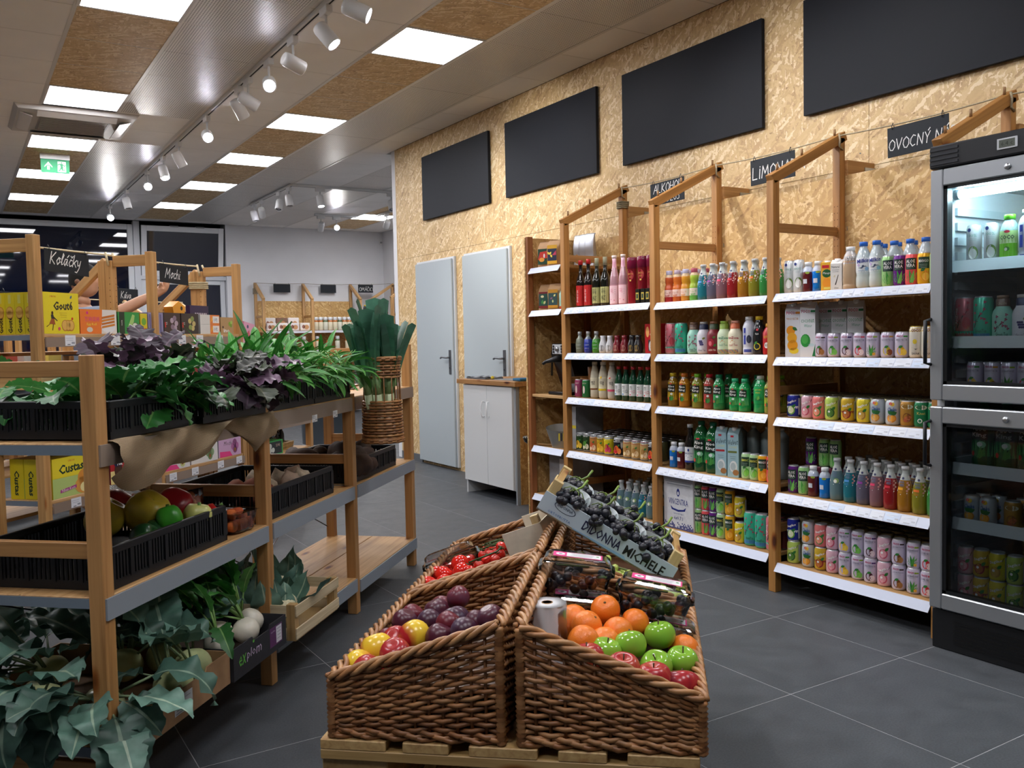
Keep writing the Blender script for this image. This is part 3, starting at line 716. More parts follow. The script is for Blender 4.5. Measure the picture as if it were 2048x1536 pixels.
for key, col, wd, f1, f2, hf in SAG:
    def art(A, r, h, f1=f1, f2=f2, col=col, hf=hf):
        if hf: A.rect(-.05, .004, .05, h*.5, '#e9ecef', 1, 12)
        if key == 'sag_brown': A.rect(-.05, .004, .05, h*.45, '#7e2b25', 1, 12)
        A.rect(.032, .012, .05, h-.015, '#c3c7cc', 1, 4); a_banner(A, r, h, f1, f2)
        A.leaf(.004, h*.45, .02, .8, '#2f7a33', 3)
    mk_can(key, wd+' drink can', .0300, .104, col, art)
for key, col, wd, f1, f2 in (('thai_pine', '#bcc4cc', 'silver pineapple', '#c98a35', '#e0a94a'), ('thai_orange', '#cdd3da', 'silver orange', '#e08f25', '#f0ab42')):
    def art(A, r, h, f1=f1, f2=f2):
        A.ell(-.004, h*.28, .019, h*.17, f1, 2); A.ell(-.004, h*.28, .015, h*.12, f2, 3)
        for a in (.5, 1.1, 1.6, 2.2): A.leaf(-.004, h*.42, .024, a, '#2c6e35', 3)
        A.txt('Chaba', -.002, h*.64, .016, '#44619f', 4, .036, .1, bold=.02); A.ell(.0, h*.84, .008, .008, '#e8c13a', 3); A.ell(-.007, h*.86, .006, .006, '#d8455a', 3)
    mk_can(key, wd+' juice can', .0300, .104, col, art)
def a_fox(A, r, h, gold):
    A.ell(0, h*.78, .024, h*.09, '#e9e3cf', 2); A.txt('FOXON', 0, h*.78, .009, '#5a4a2c', 3, .034)
    if gold: A.ell(0, h*.35, .017, h*.18, '#7c4a22', 2); A.leaf(-.014, h*.2, .032, .5, '#a5502e', 3); A.leaf(-.01, h*.32, .03, .2, '#b9653a', 4)
    else: A.ell(-.004, h*.26, .009, .009, W_, 2); A.ell(-.004, h*.26, .006, .006, '#2d7a55', 3); A.txt('Kiwi', 0, h*.55, .011, '#c9b35a', 3, .03)
mk_can('tamarind', 'golden brown tamarind drink can', .0300, .104, '#b5853a', lambda A, r, h: a_fox(A, r, h, True)); mk_can('melon_green', 'dark green winter melon drink can', .0300, .104, '#1f7a4e', lambda A, r, h: a_fox(A, r, h, False))
# --- lilac nectar cans
FOC = [('foc_coconut', 'coconut', '#7a4a24', '#a7743f', '#3a2a22', 'COCONUT JUICE'), ('foc_guava', 'green guava', '#5aa53a', '#7cc457', '#8aa52e', 'GUAVA NECTAR'), ('foc_mangosteen', 'mangosteen', '#4a1d2c', '#e8d8dc', '#4b2a6a', 'MANGOSTEEN NECTAR'),
 ('foc_lychee', 'red lychee', '#c9303a', '#f1dfe2', '#d0485c', 'LYCHEE NECTAR'), ('foc_aloe', 'aloe and honey', None, None, '#8aa52e', 'ALOE VERA WITH HONEY'), ('foc_passion', 'passion fruit', '#c5b32d', '#8c4a25', '#c58a2a', 'PASSION FRUIT NECTAR'), ('foc_mango', 'yellow mango', '#e5b62a', '#f0cf52', '#3c8a3a', 'MANGO NECTAR')]
for key, wd, f1, f2, bc, tx in FOC:
    def art(A, r, h, f1=f1, f2=f2, bc=bc, tx=tx):
        A.txt('FOCO', -.008, h*.84, .0085, '#b01f55', 2, .026, bold=.03); A.rect(.007, h*.8, .024, h*.86, bc, 2); A.txt(tx, -.001, h*.7, .0085, '#4d5560', 2, .046); A.lines(-.001, h*.62, .03, 1, .004, '#9aa0a8')
        if f1 is None: A.aloe(-.002, h*.1, h*.44, '#2d7a35', '#4f9a3f'); A.ell(.01, h*.15, .006, .006, '#e8b03a', 3)
        else:
            A.ell(-.003, h*.28, .016, h*.17, f1, 2); A.ell(.009, h*.22, .011, h*.12, f2, 3); A.leaf(-.012, h*.4, .018, .4, '#2f7a38', 4)
    mk_can(key, 'lilac white '+wd+' nectar can', .0290, .106, '#d3cbe0', art)
def a_gold(A, r, h): A.rect(-.06, h*.84, .06, h*.93, '#c9a92a', 1, 14); A.txt('COCO', 0, h*.87, .012, '#7a1f2c', 2, .036, bold=.02); A.ell(-.004, h*.52, .008, .01, '#d8c23a', 2); A.poly([(-.018, h*.34), (0, h*.26), (.018, h*.36), (.004, h*.29), (-.004, h*.29)], '#23262c', 2); A.txt('DRINK', 0, h*.14, .009, '#33363c', 2, .03)
mk_can('gold_top', 'white vanilla drink can with gold top band', .0262, .128, '#e4dfd2', a_gold, top='#cdb45a')
# --- tall tea cans and bottles
def a_blossom(A, r, h, twig='#3a2c33', fl='#b64a68', word='GreenTea', low=None, side=True):
    if low: A.rect(-.07, .006, .07, h*.24, low, 1, 16)
    A.poly([(-.02, h*.3), (-.012, h*.45), (.004, h*.6), (.001, h*.62), (-.016, h*.48), (-.023, h*.32)], twig, 2); A.poly([(-.012, h*.45), (-.02, h*.62), (-.015, h*.8), (-.018, h*.62)], twig, 2); A.poly([(.003, h*.6), (.016, h*.7), (.018, h*.86), (.013, h*.7)], twig, 2); A.poly([(-.012, h*.46), (.014, h*.5), (.016, h*.49), (-.01, h*.44)], twig, 2)
    for u, v in ((-.019,.64),(-.014,.82),(.017,.88),(.015,.72),(.016,.5),(.004,.62),(.022,.42),(-.022,.44),(.006,.52)):
        for q in range(3): A.ell(u+.003*math.cos(q*2.1), h*v+.003*math.sin(q*2.1), .0028, .0028, fl, 3, 6)
    A.txt(word, .002, h*.24, .012, '#263a38', 3, .04); A.lines(.002, h*.16, .03, 2, .005, '#4a6a66')
mk_can('tea_green', 'tall teal green tea can with blossom twigs', .0345, .166, '#49c2a2', lambda A, r, h: (a_blossom(A, r, h), A.rect(-.03, .012, .034, .03, '#3b7fb0', 2)))
mk_can('tea_pink', 'tall pink and teal tea can with red blossoms', .0345, .166, '#dd7f8c', lambda A, r, h: (a_blossom(A, r, h, '#3d2229', '#c73a4f', 'GreenTea', '#63c9b0'), A.ell(.012, h*.42, .014, .022, '#c4434f', 2), A.txt('AriZona', -.026, h*.58, .012, W_, 4, .06, rot=PI/2)))
TP = [(.028, 0), (.034, .006), (.036, .02), (.036, .098), (.032, .112), (.025, .122), (.0235, .128), (.0235, .152), (.019, .156), (.019, .163)]
def mk_tea(key, words, low, neck, cap, art):
    mk_bottle(key, words, TP, [low]*5+[low, neck, neck, '#d9d4cc'], cap, art, 'satin', capr=.0205, caph=.012)
mk_tea('tea_mint', 'mint green tea bottle with brown neck', '#9ed9c6', '#6d5348', '#8a6c55', lambda A, r, h: (a_blossom(A, r, .11, '#5a4a48', '#a5506a', 'Green Tea'), A.txt('GREEN', 0, .138, .009, '#c9b9a5', 2, .03)))
mk_tea('tea_grape', 'white tea bottle with grapes and navy neck', '#d9d9e2', '#23294a', '#b9b4b0', lambda A, r, h: ([A.ell(-.006+.0065*(q % 3)-.003*(q//3), .05+.009*(q//3), .0045, .0045, '#3b356e', 2, 8) for q in range(9)], A.leaf(.004, .078, .018, .5, '#7a8a3a', 3), A.txt('Green Tea', 0, .022, .011, '#2b3050', 2, .04)))
mk_tea('tea_pome', 'dark red pomegranate tea bottle', '#7e1f2c', '#3a4a32', '#8a5a3c', lambda A, r, h: (A.ell(-.004, .06, .016, .02, '#b3263a', 2), A.ell(-.008, .056, .009, .012, '#e0707a', 3), A.leaf(.008, .04, .02, .7, '#3f7a35', 3), A.leaf(.004, .085, .016, .3, '#4f8a3c', 3), A.txt('GREEN TEA', 0, .022, .009, '#e8d8c8', 2, .04)))
def a_half(A, r, h, c): A.txt('AriZona', .004, .083, .013, c, 2, .056, bold=.02); A.poly([(-.014, .06), (.0, .072), (.016, .06)], '#d88a4a', 2); A.txt('Iced Tea', .004, .048, .012, c, 2, .044); [A.rect(-.03+.0075*i, .008+.006*(j), -.0235+.0075*i, .0132+.006*j, ('#8aa06a', '#c98a4a', '#7a6a9a')[(i+j) % 3], 2, 1) for i in range(8) for j in range(3)]
mk_tea('tea_half_green', 'cream iced tea bottle with green fruit neck', '#cfe0c0', '#8fae45', '#9ac04a', lambda A, r, h: a_half(A, r, h, '#3f8a72')); mk_tea('tea_half_red', 'cream iced tea bottle with peach pink neck', '#e6e0c4', '#d9724a', '#e0a08a', lambda A, r, h: a_half(A, r, h, '#b5394a'))
mk_bottle('tea_white', 'white and blue lidded drink bottle', [(.028,0),(.031,.006),(.031,.03),(.029,.036),(.031,.042),(.031,.135),(.024,.155),(.016,.165),(.016,.178)], ['#d5d8e6']*8, '#f0f0f0', lambda A, r, h: (A.rect(-.022, .05, -.008, .13, '#2a3a9a', 1), A.txt('波霸', -.015, .1, .012, W_, 2, .011), A.ell(.008, .075, .012, .02, '#3a3f55', 2), A.rect(-.02, .012, .02, .026, '#4650a0', 1)), 'satin')
mk_bottle('tea_black', 'black lemon drink bottle with yellow cap', [(.028,0),(.031,.006),(.031,.12),(.022,.15),(.015,.165),(.015,.178)], ['#1c1f24']*5, '#e3c52a', lambda A, r, h: (A.ell(.0, .04, .017, .017, '#e6d23a', 2), A.ell(0, .04, .012, .012, '#1f2a20', 3), A.leaf(-.012, .05, .02, .8, '#3f8a3a', 4), A.ell(.002, .12, .006, .006, '#c8303a', 3), A.txt('TEA', 0, .1, .009, W_, 3, .018)), 'gloss')
mk_bottle('herb_red', 'red herbal tea bottle with gold lettering', [(.027,0),(.03,.006),(.03,.105),(.02,.125),(.014,.132),(.014,.142)], ['#b81f26']*5, '#d39a3a', lambda A, r, h: (A.txt('加多宝', 0, .085, .014, '#e8c03a', 2, .036), A.ell(0, .045, .012, .014, W_, 2), A.txt('凉茶', 0, .045, .012, '#22252a', 3, .018)), 'satin')
# --- seeded drink bottles with paper sleeve
SEED = [('seed_teal', 'teal', '#1d6a78', '#4a8fd0'), ('seed_grey', 'grey violet', '#5c5a6b', '#8a3a94'), ('seed_mauve', 'dusky mauve', '#7d5a62', '#e0406a'), ('seed_red', 'dark red', '#8a1e22', '#d42a3c'), ('seed_ochre', 'ochre', '#9a6a1f', '#eaa52a'), ('seed_olive', 'olive', '#7d7a24', '#e0702a'), ('seed_green', 'deep green', '#2f7a3a', '#2fa052'), ('seed_clear', 'pale clear coconut', '#5e7a80', '#3f7ac0')]
SPf = [(.027, 0), (.0315, .006), (.0325, .03), (.0325, .075), (.029, .1), (.021, .13), (.0135, .155), (.0125, .166), (.015, .172), (.015, .18)]
for key, wd, lc, tc_ in SEED:
    def art(A, r, h, tc_=tc_, clear=(key == 'seed_clear')):
        pts = [(-.034, .082), (-.012, .07), (.014, .076), (.036, .094), (.032, .12), (.02, .148), (-.02, .148), (-.03, .118)]
        A.poly([(-.012,.07),(.014,.076),(.015,.148),(-.013,.148)], '#e8e4e0', 1); A.poly([(-.034,.084),(-.012,.07),(-.013,.148),(-.02,.148),(-.029,.118)], '#e8e4e0', 1); A.poly([(.014,.076),(.036,.096),(.03,.12),(.02,.148),(.015,.148)], '#e0d5d0', 1)
        A.ell(-.004, .138, .005, .005, '#2b2f5c', 2, 10); A.txt('BASIL', -.008, .122, .009, '#5a6a88', 2, .022, bold=.02); A.txt('SEED', -.008, .11, .009, '#5a6a88', 2, .022, bold=.02)
        if clear: A.ell(0, .088, .012, .011, '#8fae6a', 2); A.ell(-.004, .086, .007, .008, '#eef0e4', 3); return
        A.rect(-.026, .09, -.002, .1, tc_, 2); A.lines(-.014, .083, .02, 2, .005, tc_)
        for q in range(5): A.ell(.014+.006*(q % 2), .088+.008*q, .0045, .004, ('#c98a80', '#d8b0a8')[q % 2], 2, 7)
    mk_bottle(key, wd+' basil seed drink bottle', SPf, [lc]*4+[lc, '#b9c0bd', '#aeb5b3', '#aeb5b3', '#c9ccca'], '#c4c7c9', art, capr=.0158, caph=.014)
# --- marble soda bottles
RM = [(.024,0),(.027,.005),(.027,.07),(.025,.085),(.0205,.098),(.023,.11),(.023,.135),(.017,.15),(.014,.158)]
for key, wd, lc, bc, cc in (('ramune_red','orange red','#b5532a','#a8262f','#b7b4cc'),('ramune_orange','orange','#c56a2a','#c2602a','#b7a4b4'),('ramune_amber','amber','#c98a2a','#d18a35','#b7b4cc'),('ramune_green','yellow green','#9ab03a','#5fae4a','#a84a5c')):
    mk_bottle(key, wd+' marble soda bottle with lilac cap', RM, [bc, bc, lc, lc, lc, lc, '#c9b08a', '#c9b9a5'], cc, lambda A, r, h, bc=bc: (A.rect(-.03, .03, .03, .068, '#e6cfc4', 1), A.txt('ラムネ', -.002, .052, .012, bc, 2, .04), A.txt('REF', -.002, .036, .01, bc, 2, .026, bold=.03)), capr=.0175, caph=.034)
# --- aloe drink bottles with window labels
AK = [(.027,0),(.0305,.005),(.0305,.03),(.0305,.118),(.029,.13),(.02,.15),(.0155,.158),(.0155,.172)]
def a_king(A, r, h, f, sc=1.0, tc_=None):
    w2 = .026*sc
    if tc_: A.rect(-w2*1.25, .035*sc, w2*1.25, .128*sc, tc_, 1)
    A.rect(-w2, .078*sc, w2*.75, .118*sc, '#16251c', 2); A.txt('Aloe', -.003*sc, .108*sc, .013*sc, W_, 3, .036*sc, bold=.02); A.txt('King', -.003*sc, .09*sc, .015*sc, W_, 3, .038*sc, bold=.02)
    A.ell(-.004*sc, .122*sc, .008*sc, .003*sc, '#c8303a', 3, 10); A.ell(.004*sc, .066*sc, .011*sc, .009*sc, f, 3); A.ell(.0, .067*sc, .007*sc, .006*sc, '#dfe8e4', 4); A.aloe(-.002*sc, .032*sc, .034*sc, '#2c6e35', '#4c9a45', 4); A.ell(-.019*sc, .042*sc, .005*sc, .007*sc, '#d8403c', 4, 10)
for key, wd, lc, lab, cc in (('king_yellow','yellow labelled amber','#8a6a1f','#d8b52a','#e0c32a'),('king_orange','orange labelled golden','#b5761f','#e0a52a','#e07a2a'),('king_lime','lime labelled olive','#8a8a35','#a8c43a','#7ac42a'),('king_red','red labelled rosy','#9a4a3a','#c0303a','#d01f2c'),('king_green','green','#2f8a4f','#3fae62','#1f8a62')):
    mk_bottle('%s' % key, wd+' aloe drink bottle', AK, [lc]*4+[lc, '#8a7a5a' if key != 'king_green' else '#2f8a5a', lc], cc, lambda A, r, h, lab=lab: a_king(A, r, h, lab, 1.0, lab), capr=.0175, caph=.018)
mk_bottle('king_short', 'shorter bright green aloe drink bottle', [(p[0]*1.02, p[1]*.9) for p in AK], ['#1f9a52']*7, '#3fc48a', lambda A, r, h: a_king(A, r, h, '#4fae62', .9, '#5fba72'), capr=.0175)
mk_bottle('king_big', 'large green aloe drink bottle', [(.038,0),(.042,.006),(.042,.05),(.042,.17),(.038,.195),(.026,.225),(.016,.24),(.016,.256)], ['#17542f']*3+['#1f6a3a']*4, '#1f7a55', lambda A, r, h: a_king(A, r, h, '#8ad0a0', 1.42, '#3f9a52'), capr=.0185)
mk_bottle('aloe_plain', 'translucent green aloe juice bottle with white cap', [(.029,0),(.033,.005),(.031,.04),(.033,.045),(.033,.12),(.024,.148),(.015,.16),(.015,.172)], ['#1f9a55','#27a85f','#1f9a55','#27a85f','#27a85f','#5fc08a','#8ad0a8'], '#e4efe8', lambda A, r, h: (A.rect(-.026, .06, .02, .13, '#1c7a42', 1), A.txt('ALOE VERA', -.003, .112, .008, '#e3da4a', 2, .034), A.txt('DRINK', -.003, .098, .008, '#e3da4a', 2, .026), A.aloe(-.004, .064, .024)), capr=.017)
# --- small sports bottles and others
SB = [(.023,0),(.026,.004),(.0245,.03),(.026,.05),(.026,.092),(.022,.108),(.0145,.118),(.0145,.13)]
for key, wd, lc in (('sport_blue','bright blue','#1673c9'),('sport_maroon','maroon','#5e1f22')):
    mk_bottle(key, wd+' sleeved drink bottle with white cap', SB, [lc]*4+['#b9c4d8', '#c4ccd8', '#d5d9e0'], '#eceef0', lambda A, r, h, lc=lc: (A.ell(.004, .088, .01, .005, '#9ab03a', 2, 10), A.rect(-.018, .04, .002, .06, '#cfd6e0', 2)), capr=.0165)
mk_bottle('mineral_dark', 'tall dark mineral water bottle with white label', [(.026,0),(.03,.005),(.03,.13),(.024,.165),(.014,.19),(.0125,.225),(.0135,.235)], ['#1a1716']*6, '#d9dadc', lambda A, r, h: (A.rect(-.027, .04, .03, .122, '#e4e6ea', 1), A.txt('VINCENTKA', 0, .088, .009, '#2c3f8a', 2, .048), A.ell(0, .106, .005, .008, '#2c3f8a', 2, 10), A.poly([(-.02,.072),(0,.066),(.02,.072),(.014,.076),(-.014,.076)], '#2c3f8a', 2), A.rect(-.027, .04, .03, .05, '#33479a', 2)), capr=.0155)
mk_bottle('milk_soda', 'milky soda bottle with blue cap', [(.024,0),(.031,.012),(.031,.045),(.0285,.06),(.0315,.075),(.0315,.13),(.024,.155),(.0145,.178),(.0145,.192)], ['#c9d2cf']*3+['#cdd8d8','#dfe3e6','#c3cfd2','#bccacf','#c9d5dc'], '#2f6fd0', lambda A, r, h: (A.rect(-.032, .07, .032, .135, '#e2e5ea', 1), A.txt('Milkis', -.001, .118, .017, '#28348a', 2, .05, .15, .12, .02), A.poly([(-.02,.088),(.0,.1),(.018,.094),(.004,.092),(-.004,.085)], '#3a4560', 2), A.ell(.016, .084, .008, .008, '#8fb8d8', 2), A.ell(-.018, .1, .006, .006, '#b7a4c9', 2), A.lines(0, .076, .04, 1, .004, '#7aa5cc')), capr=.0175)
mk_bottle('malt', 'beige rice malt drink bottle with white cap', [(.029,0),(.033,.006),(.033,.02),(.031,.024),(.033,.028),(.033,.125),(.026,.15),(.0165,.166),(.0165,.178)], ['#b99f82']*5+['#c4b8ae','#c9c4c0','#ddd8d2'], '#f2f2f2', lambda A, r, h: (A.rect(-.034, .112, .034, .142, '#8f9aa5', 1), A.txt('아침햇살', 0, .13, .014, '#2c3440', 2, .05), A.lines(0, .117, .03, 1, .004, '#b5453a')), capr=.019)
# --- alcohol bottles
mk_bottle('sake_red', 'dark sake bottle with red label', [(.026,0),(.03,.004),(.03,.15),(.026,.175),(.013,.21),(.0115,.26),(.0125,.28)], ['#1a1412']*6, '#b01f25', lambda A, r, h: (A.rect(-.034, .012, .034, .135, '#c4201f', 1), A.txt('は', -.008, .1, .018, W_, 2, .014), A.txt('な', -.008, .08, .018, W_, 2, .014), A.txt('ま', -.008, .06, .018, W_, 2, .014), A.txt('る', -.008, .04, .018, W_, 2, .014), A.poly([(-.024,.158),(.024,.158),(.016,.188),(-.016,.188)], '#d4584a', 1)), capr=.0145, caph=.03)
mk_bottle('sake_green', 'dark sake bottle with yellow green label', [(.026,0),(.03,.004),(.03,.15),(.026,.175),(.013,.21),(.0115,.255),(.0125,.272)], ['#15160f']*6, '#9a9a80', lambda A, r, h: (A.rect(-.034, .02, .034, .115, '#b9b878', 1), A.txt('黄', -.002, .09, .032, '#1c1d18', 2, .03), A.txt('桜', -.002, .05, .032, '#1c1d18', 2, .03)), capr=.0135, caph=.05)
mk_bottle('sake_pink', 'frosted pink sake bottle with white cap', [(.025,0),(.029,.004),(.029,.12),(.025,.17),(.014,.22),(.012,.255),(.0135,.285)], ['#c9929a', '#c58e98', '#a87e86', '#b58a94', '#dfa9bd', '#e0b4c4'], '#e6d9d4', lambda A, r, h: (A.rect(-.03, .01, .03, .115, '#eec9cf', 1), A.txt('花', -.004, .085, .026, '#d2738a', 2, .022), A.lines(.014, .09, .008, 3, .012, '#7a6a70'), A.ell(-.012, .035, .004, .004, '#dd8497', 2, 7), A.ell(.01, .03, .004, .004, '#dd8497', 2, 7)), capr=.0145)
def mk_tubepack():
    b = MB('gloss'); b.lathe([(.03,0),(.031,.004),(.031,.2),(.034,.203),(.034,.262),(.032,.266),(.0001,.266)], 18, ['#6d1420','#8a1a28','#7a1522','#6a1030','#6a1030','#6a1030']); L = MB('print'); A = Art(); A.ell(0, .165, .02, .028, '#a82a35', 1); A.txt('CHOYA', 0, .172, .011, '#d8a850', 2, .034); A.lines(0, .158, .02, 2, .006, '#d8a850'); A.ell(0, .135, .006, .005, '#d8b050', 2)
    A.wrap(L, .031); kind('plum_pack', 'gift_bottle', 'bottle', 'crimson gift-wrapped plum wine bottle', b.mesh('pack_body'), L.mesh('label'), None, .034, .266)
mk_tubepack()
FL = [(.02,0),(.026,.005),(.0275,.03),(.0285,.055),(.024,.085),(.012,.1),(.0105,.118),(.0125,.124)]
for key, wd, c1, c2 in (('flask_clear','clear','#7c8474','#97a090'),('flask_blue','cobalt blue','#2f3fa0','#7f8aa0'),('flask_green','grass green','#3f8a2f','#8a9a80')):
    mk_bottle(key, wd+' flat spirit flask with grey cap', FL, [c1]*4+[c2, '#8a9088', '#8a9088'], '#b4b7bb', lambda A, r, h: (A.txt('COCONUT', 0, .05, .006, '#dfe4e8', 2, .03), A.lines(0, .03, .028, 1, .004, '#dfe4e8')), capr=.0125, caph=.02)
CF = [(.019,0),(.025,.004),(.027,.025),(.0255,.05),(.017,.075),(.0155,.09),(.018,.102)]
for key, wd, c1, tc_ in (('carafe_white','white','#d5d8dd','#2a2d38'),('carafe_red','maroon','#7a1f2a','#e0b5a5'),('carafe_black','black','#2a2b2e','#c9a85a')):
    mk_bottle(key, wd+' ceramic carafe bottle', CF, [c1]*6, c1, lambda A, r, h, tc_=tc_: (A.ell(0, .03, .015, .018, tc_, 1, 14), A.ell(0, .03, .0135, .0165, '#d5d8dd' if tc_ == '#2a2d38' else ('#7a1f2a' if tc_ == '#e0b5a5' else '#2a2b2e'), 2, 14), A.txt('清', 0, .038, .014, tc_, 3, .012), A.txt('酒', 0, .022, .014, tc_, 3, .012)), 'gloss', capr=.0175, caph=.006)
mk_bottle('rice_wine', 'cream rice wine bottle', [(.022,0),(.029,.012),(.029,.05),(.027,.055),(.0295,.06),(.0295,.12),(.026,.15),(.0165,.19),(.0155,.215)], ['#c4bda8']*8, '#d8d2c0', lambda A, r, h, : (A.rect(-.03, .062, .03, .125, '#e2dcc0', 1), A.rect(-.03, .052, .03, .062, '#8a5a3a', 2), A.txt('밤', .004, .095, .024, '#2c1f1c', 3, .024)), capr=.0165)
mk_bottle('rice_wine_banana', 'cream rice wine bottle with yellow band', [(.022,0),(.029,.012),(.029,.05),(.027,.055),(.0295,.06),(.0295,.12),(.026,.15),(.0165,.19),(.0155,.215)], ['#c9c2ac']*8, '#d8d2c0', lambda A, r, h, : (A.rect(-.03, .062, .03, .13, '#e6e0bc', 1), A.rect(-.03, .05, .03, .062, '#e0c32a', 2), A.txt('막', .004, .095, .024, '#2c1f1c', 3, .024), A.leaf(-.006, .12, .02, 1.2, '#d8b02a', 3)), capr=.0165)
mk_bottle('rice_wine_peach', 'cream rice wine bottle with pink band', [(.022,0),(.029,.012),(.029,.05),(.027,.055),(.0295,.06),(.0295,.12),(.026,.15),(.0165,.19),(.0155,.215)], ['#c9c0b0']*8, '#d8d2c0', lambda A, r, h, : (A.rect(-.03, .062, .03, .13, '#e6dcd0', 1), A.rect(-.03, .048, .03, .06, '#e0557a', 2), A.txt('막', .004, .095, .024, '#2c1f1c', 3, .024), A.leaf(-.012, .125, .016, .3, '#d8503a', 3)), capr=.0165)
SJ = [(.023,0),(.027,.004),(.027,.105),(.022,.13),(.0125,.16),(.012,.185),(.0135,.192)]
for key, wd, ac in (('soju_blue','blue accented','#5a8ad0'),('soju_pink','pink accented','#e06a8a'),('soju_berry','berry accented','#c8303a')):
    mk_bottle(key, 'green soju bottle with white %s label' % wd, SJ, ['#12402a']*6, '#b8262c', lambda A, r, h, ac=ac: (A.rect(-.024, .03, .028, .098, '#e6e9e8', 1), A.txt('참이슬'[0:1], -.008, .078, .02, '#22272c', 2, .018), A.txt('이슬', .002, .055, .018, ac if ac != '#5a8ad0' else '#22272c', 2, .034), A.ell(-.012, .038, .005, .005, ac, 2, 8)), capr=.0145)
for key, wd, c1 in (('beer_pink','pink','#a84a72'),('beer_green','green','#2f7a45')):
    mk_can(key, wd+' rice wine can', .0262, .11, c1, lambda A, r, h: (A.ell(-.002, h*.45, .007, h*.22, '#e8d8d4', 2), A.lines(0, h*.82, .03, 2, .005, '#e6d8cc')))
# --- fruit tins
for key, wd, c1, f1, f2, hd in (('tin_mango','dark green mango','#2a4a25','#d8a52a','#e8c84a','#1a2016'),('tin_toddy','dark green palm fruit','#2f4a28','#5a9a3a','#e2e0c8','#1a2016'),('tin_ramb','orange rambutan','#c98a4a','#c24a2a','#e8d0b0','#1a2016'),('tin_jack','yellow jackfruit','#c9a52a','#e8a52a','#f0c84a','#26401f'),('tin_lych','yellow and red lychee','#e6d22a','#b51f45','#d84a6a','#d8c62a'),('tin_peach','black and orange peach','#23232a','#e8642a','#f0914a','#c9ccd0'),('tin_longan','tan longan','#c9a86a','#a5743a','#e6d2a8','#9a2430')):
    def art(A, r, h, f1=f1, f2=f2, hd=hd, k=key):
        A.rect(-.05, h*.78, .05, h*.96, hd, 1, 12); A.txt('AROY-D' if k != 'tin_longan' else 'Naturo', 0, h*.86, .008, W_, 2, .03); A.ell(-.006, h*.4, .015, h*.2, f1, 2); A.ell(.01, h*.3, .012, h*.15, f2, 3); A.ell(-.012, h*.25, .009, h*.1, f2, 3); A.leaf(.0, h*.55, .018, .7, '#3a7a35', 3)
        if k == 'tin_peach': A.rect(-.03, h*.2, .0, h*.34, '#c8202f', 4); A.rect(.02, .005, .045, h*.75, '#c4c7cb', 2)
    mk_can(key, wd+' fruit tin', .0345, .112, c1, art, '#b5b8bc', '#8f9296', obj='fruit_tin')
# --- cartons
mk_carton('velvet_red', 'pale blue coconut milk carton with red ribbon', .058, .058, .245, '#a5c6cf', lambda A, w, h: (A.rect(-.012, h*.82, .004, h*.86, '#c8303f', 1), A.txt('Velvet', 0, h*.72, .026, '#26323a', 1, .052, .15, .08), A.txt('coconut', 0, h*.62, .012, '#dfe0a0', 1, .04), A.rect(-.026, h*.5, .02, h*.54, '#b52a34', 1), A.ell(.002, h*.22, .02, h*.12, '#e9ecec', 1), A.ell(.0, h*.22, .014, h*.08, '#b9c8cc', 2), A.ell(.014, h*.1, .016, h*.06, '#a5764a', 2), A.lines(0, h*.42, .03, 2, .01, '#4a5a62')), side='#8fb2bd')
mk_carton('velvet_olive', 'pale blue coconut milk carton with olive ribbon', .058, .058, .245, '#a5c6cf', lambda A, w, h: (A.rect(-.012, h*.82, .004, h*.86, '#c8303f', 1), A.txt('Velvet', 0, h*.72, .026, '#26323a', 1, .052, .15, .08), A.txt('coconut', 0, h*.62, .012, '#dfe0a0', 1, .04), A.rect(-.026, h*.5, .02, h*.54, '#6b7a3a', 1), A.ell(.002, h*.22, .02, h*.12, '#e9ecec', 1), A.ell(.0, h*.22, .014, h*.08, '#b9c8cc', 2), A.ell(.014, h*.1, .016, h*.06, '#a5764a', 2), A.lines(0, h*.42, .03, 2, .01, '#4a5a62')), side='#8fb2bd')
mk_carton('foco_mango', 'tall white mango nectar carton', .068, .06, .245, '#dcdde2', lambda A, w, h: (A.txt('FOCO', -.008, h*.83, .014, '#c01f4a', 1, .04, bold=.02), A.rect(.014, h*.81, .034, h*.85, '#e08a2a', 1), A.txt('MANGO NECTAR', 0, h*.72, .01, '#c98a4a', 1, .054), A.ell(-.008, h*.5, .02, h*.09, '#f09a1f', 1), A.ell(-.002, h*.36, .022, h*.1, '#f5b02a', 2), A.ell(.0, h*.22, .024, h*.1, '#f0a020', 2), A.ell(.006, h*.12, .022, h*.06, '#f2d43a', 2), A.leaf(.0, h*.56, .026, -.6, '#2f6e35', 3)), side='#cfd0d6')
mk_carton('foco_coconut', 'tall white coconut water carton', .068, .06, .25, '#e2e4e8', lambda A, w, h: (A.txt('FOCO', -.008, h*.83, .014, '#c01f4a', 1, .04, bold=.02), A.rect(.014, h*.81, .034, h*.85, '#1f7a45', 1), A.txt('coconut', 0, h*.66, .017, '#1f8a5a', 1, .058), A.txt('Water', .002, h*.57, .013, '#5aa58a', 1, .036, .15), A.ell(-.01, h*.3, .022, h*.12, '#2f9a3f', 1), A.ell(-.012, h*.32, .015, h*.08, '#4fb552', 2), A.ell(.016, h*.22, .014, h*.03, '#c9dfe4', 1), A.poly([(.02, .004), (.034, .004), (.034, h*.24)], '#1f7a45', 1)), side='#cfd2d8')
mk_carton('mango_small', 'small yellow mango juice carton', .05, .04, .13, '#e9b23a', lambda A, w, h: (A.rect(-.02, h*.78, .01, h*.88, '#c8202f', 2), A.ell(0, h*.6, .02, h*.14, '#1f5a2c', 1), A.txt('Mango', 0, h*.6, .012, W_, 2, .032, .1), A.ell(.0, h*.28, .018, h*.18, '#f09a2a', 1), A.rect(-.012, h*.06, .014, h*.14, '#e8d86a', 2)), capc='#f0f0f0', side='#d99c2a', gable=.004)
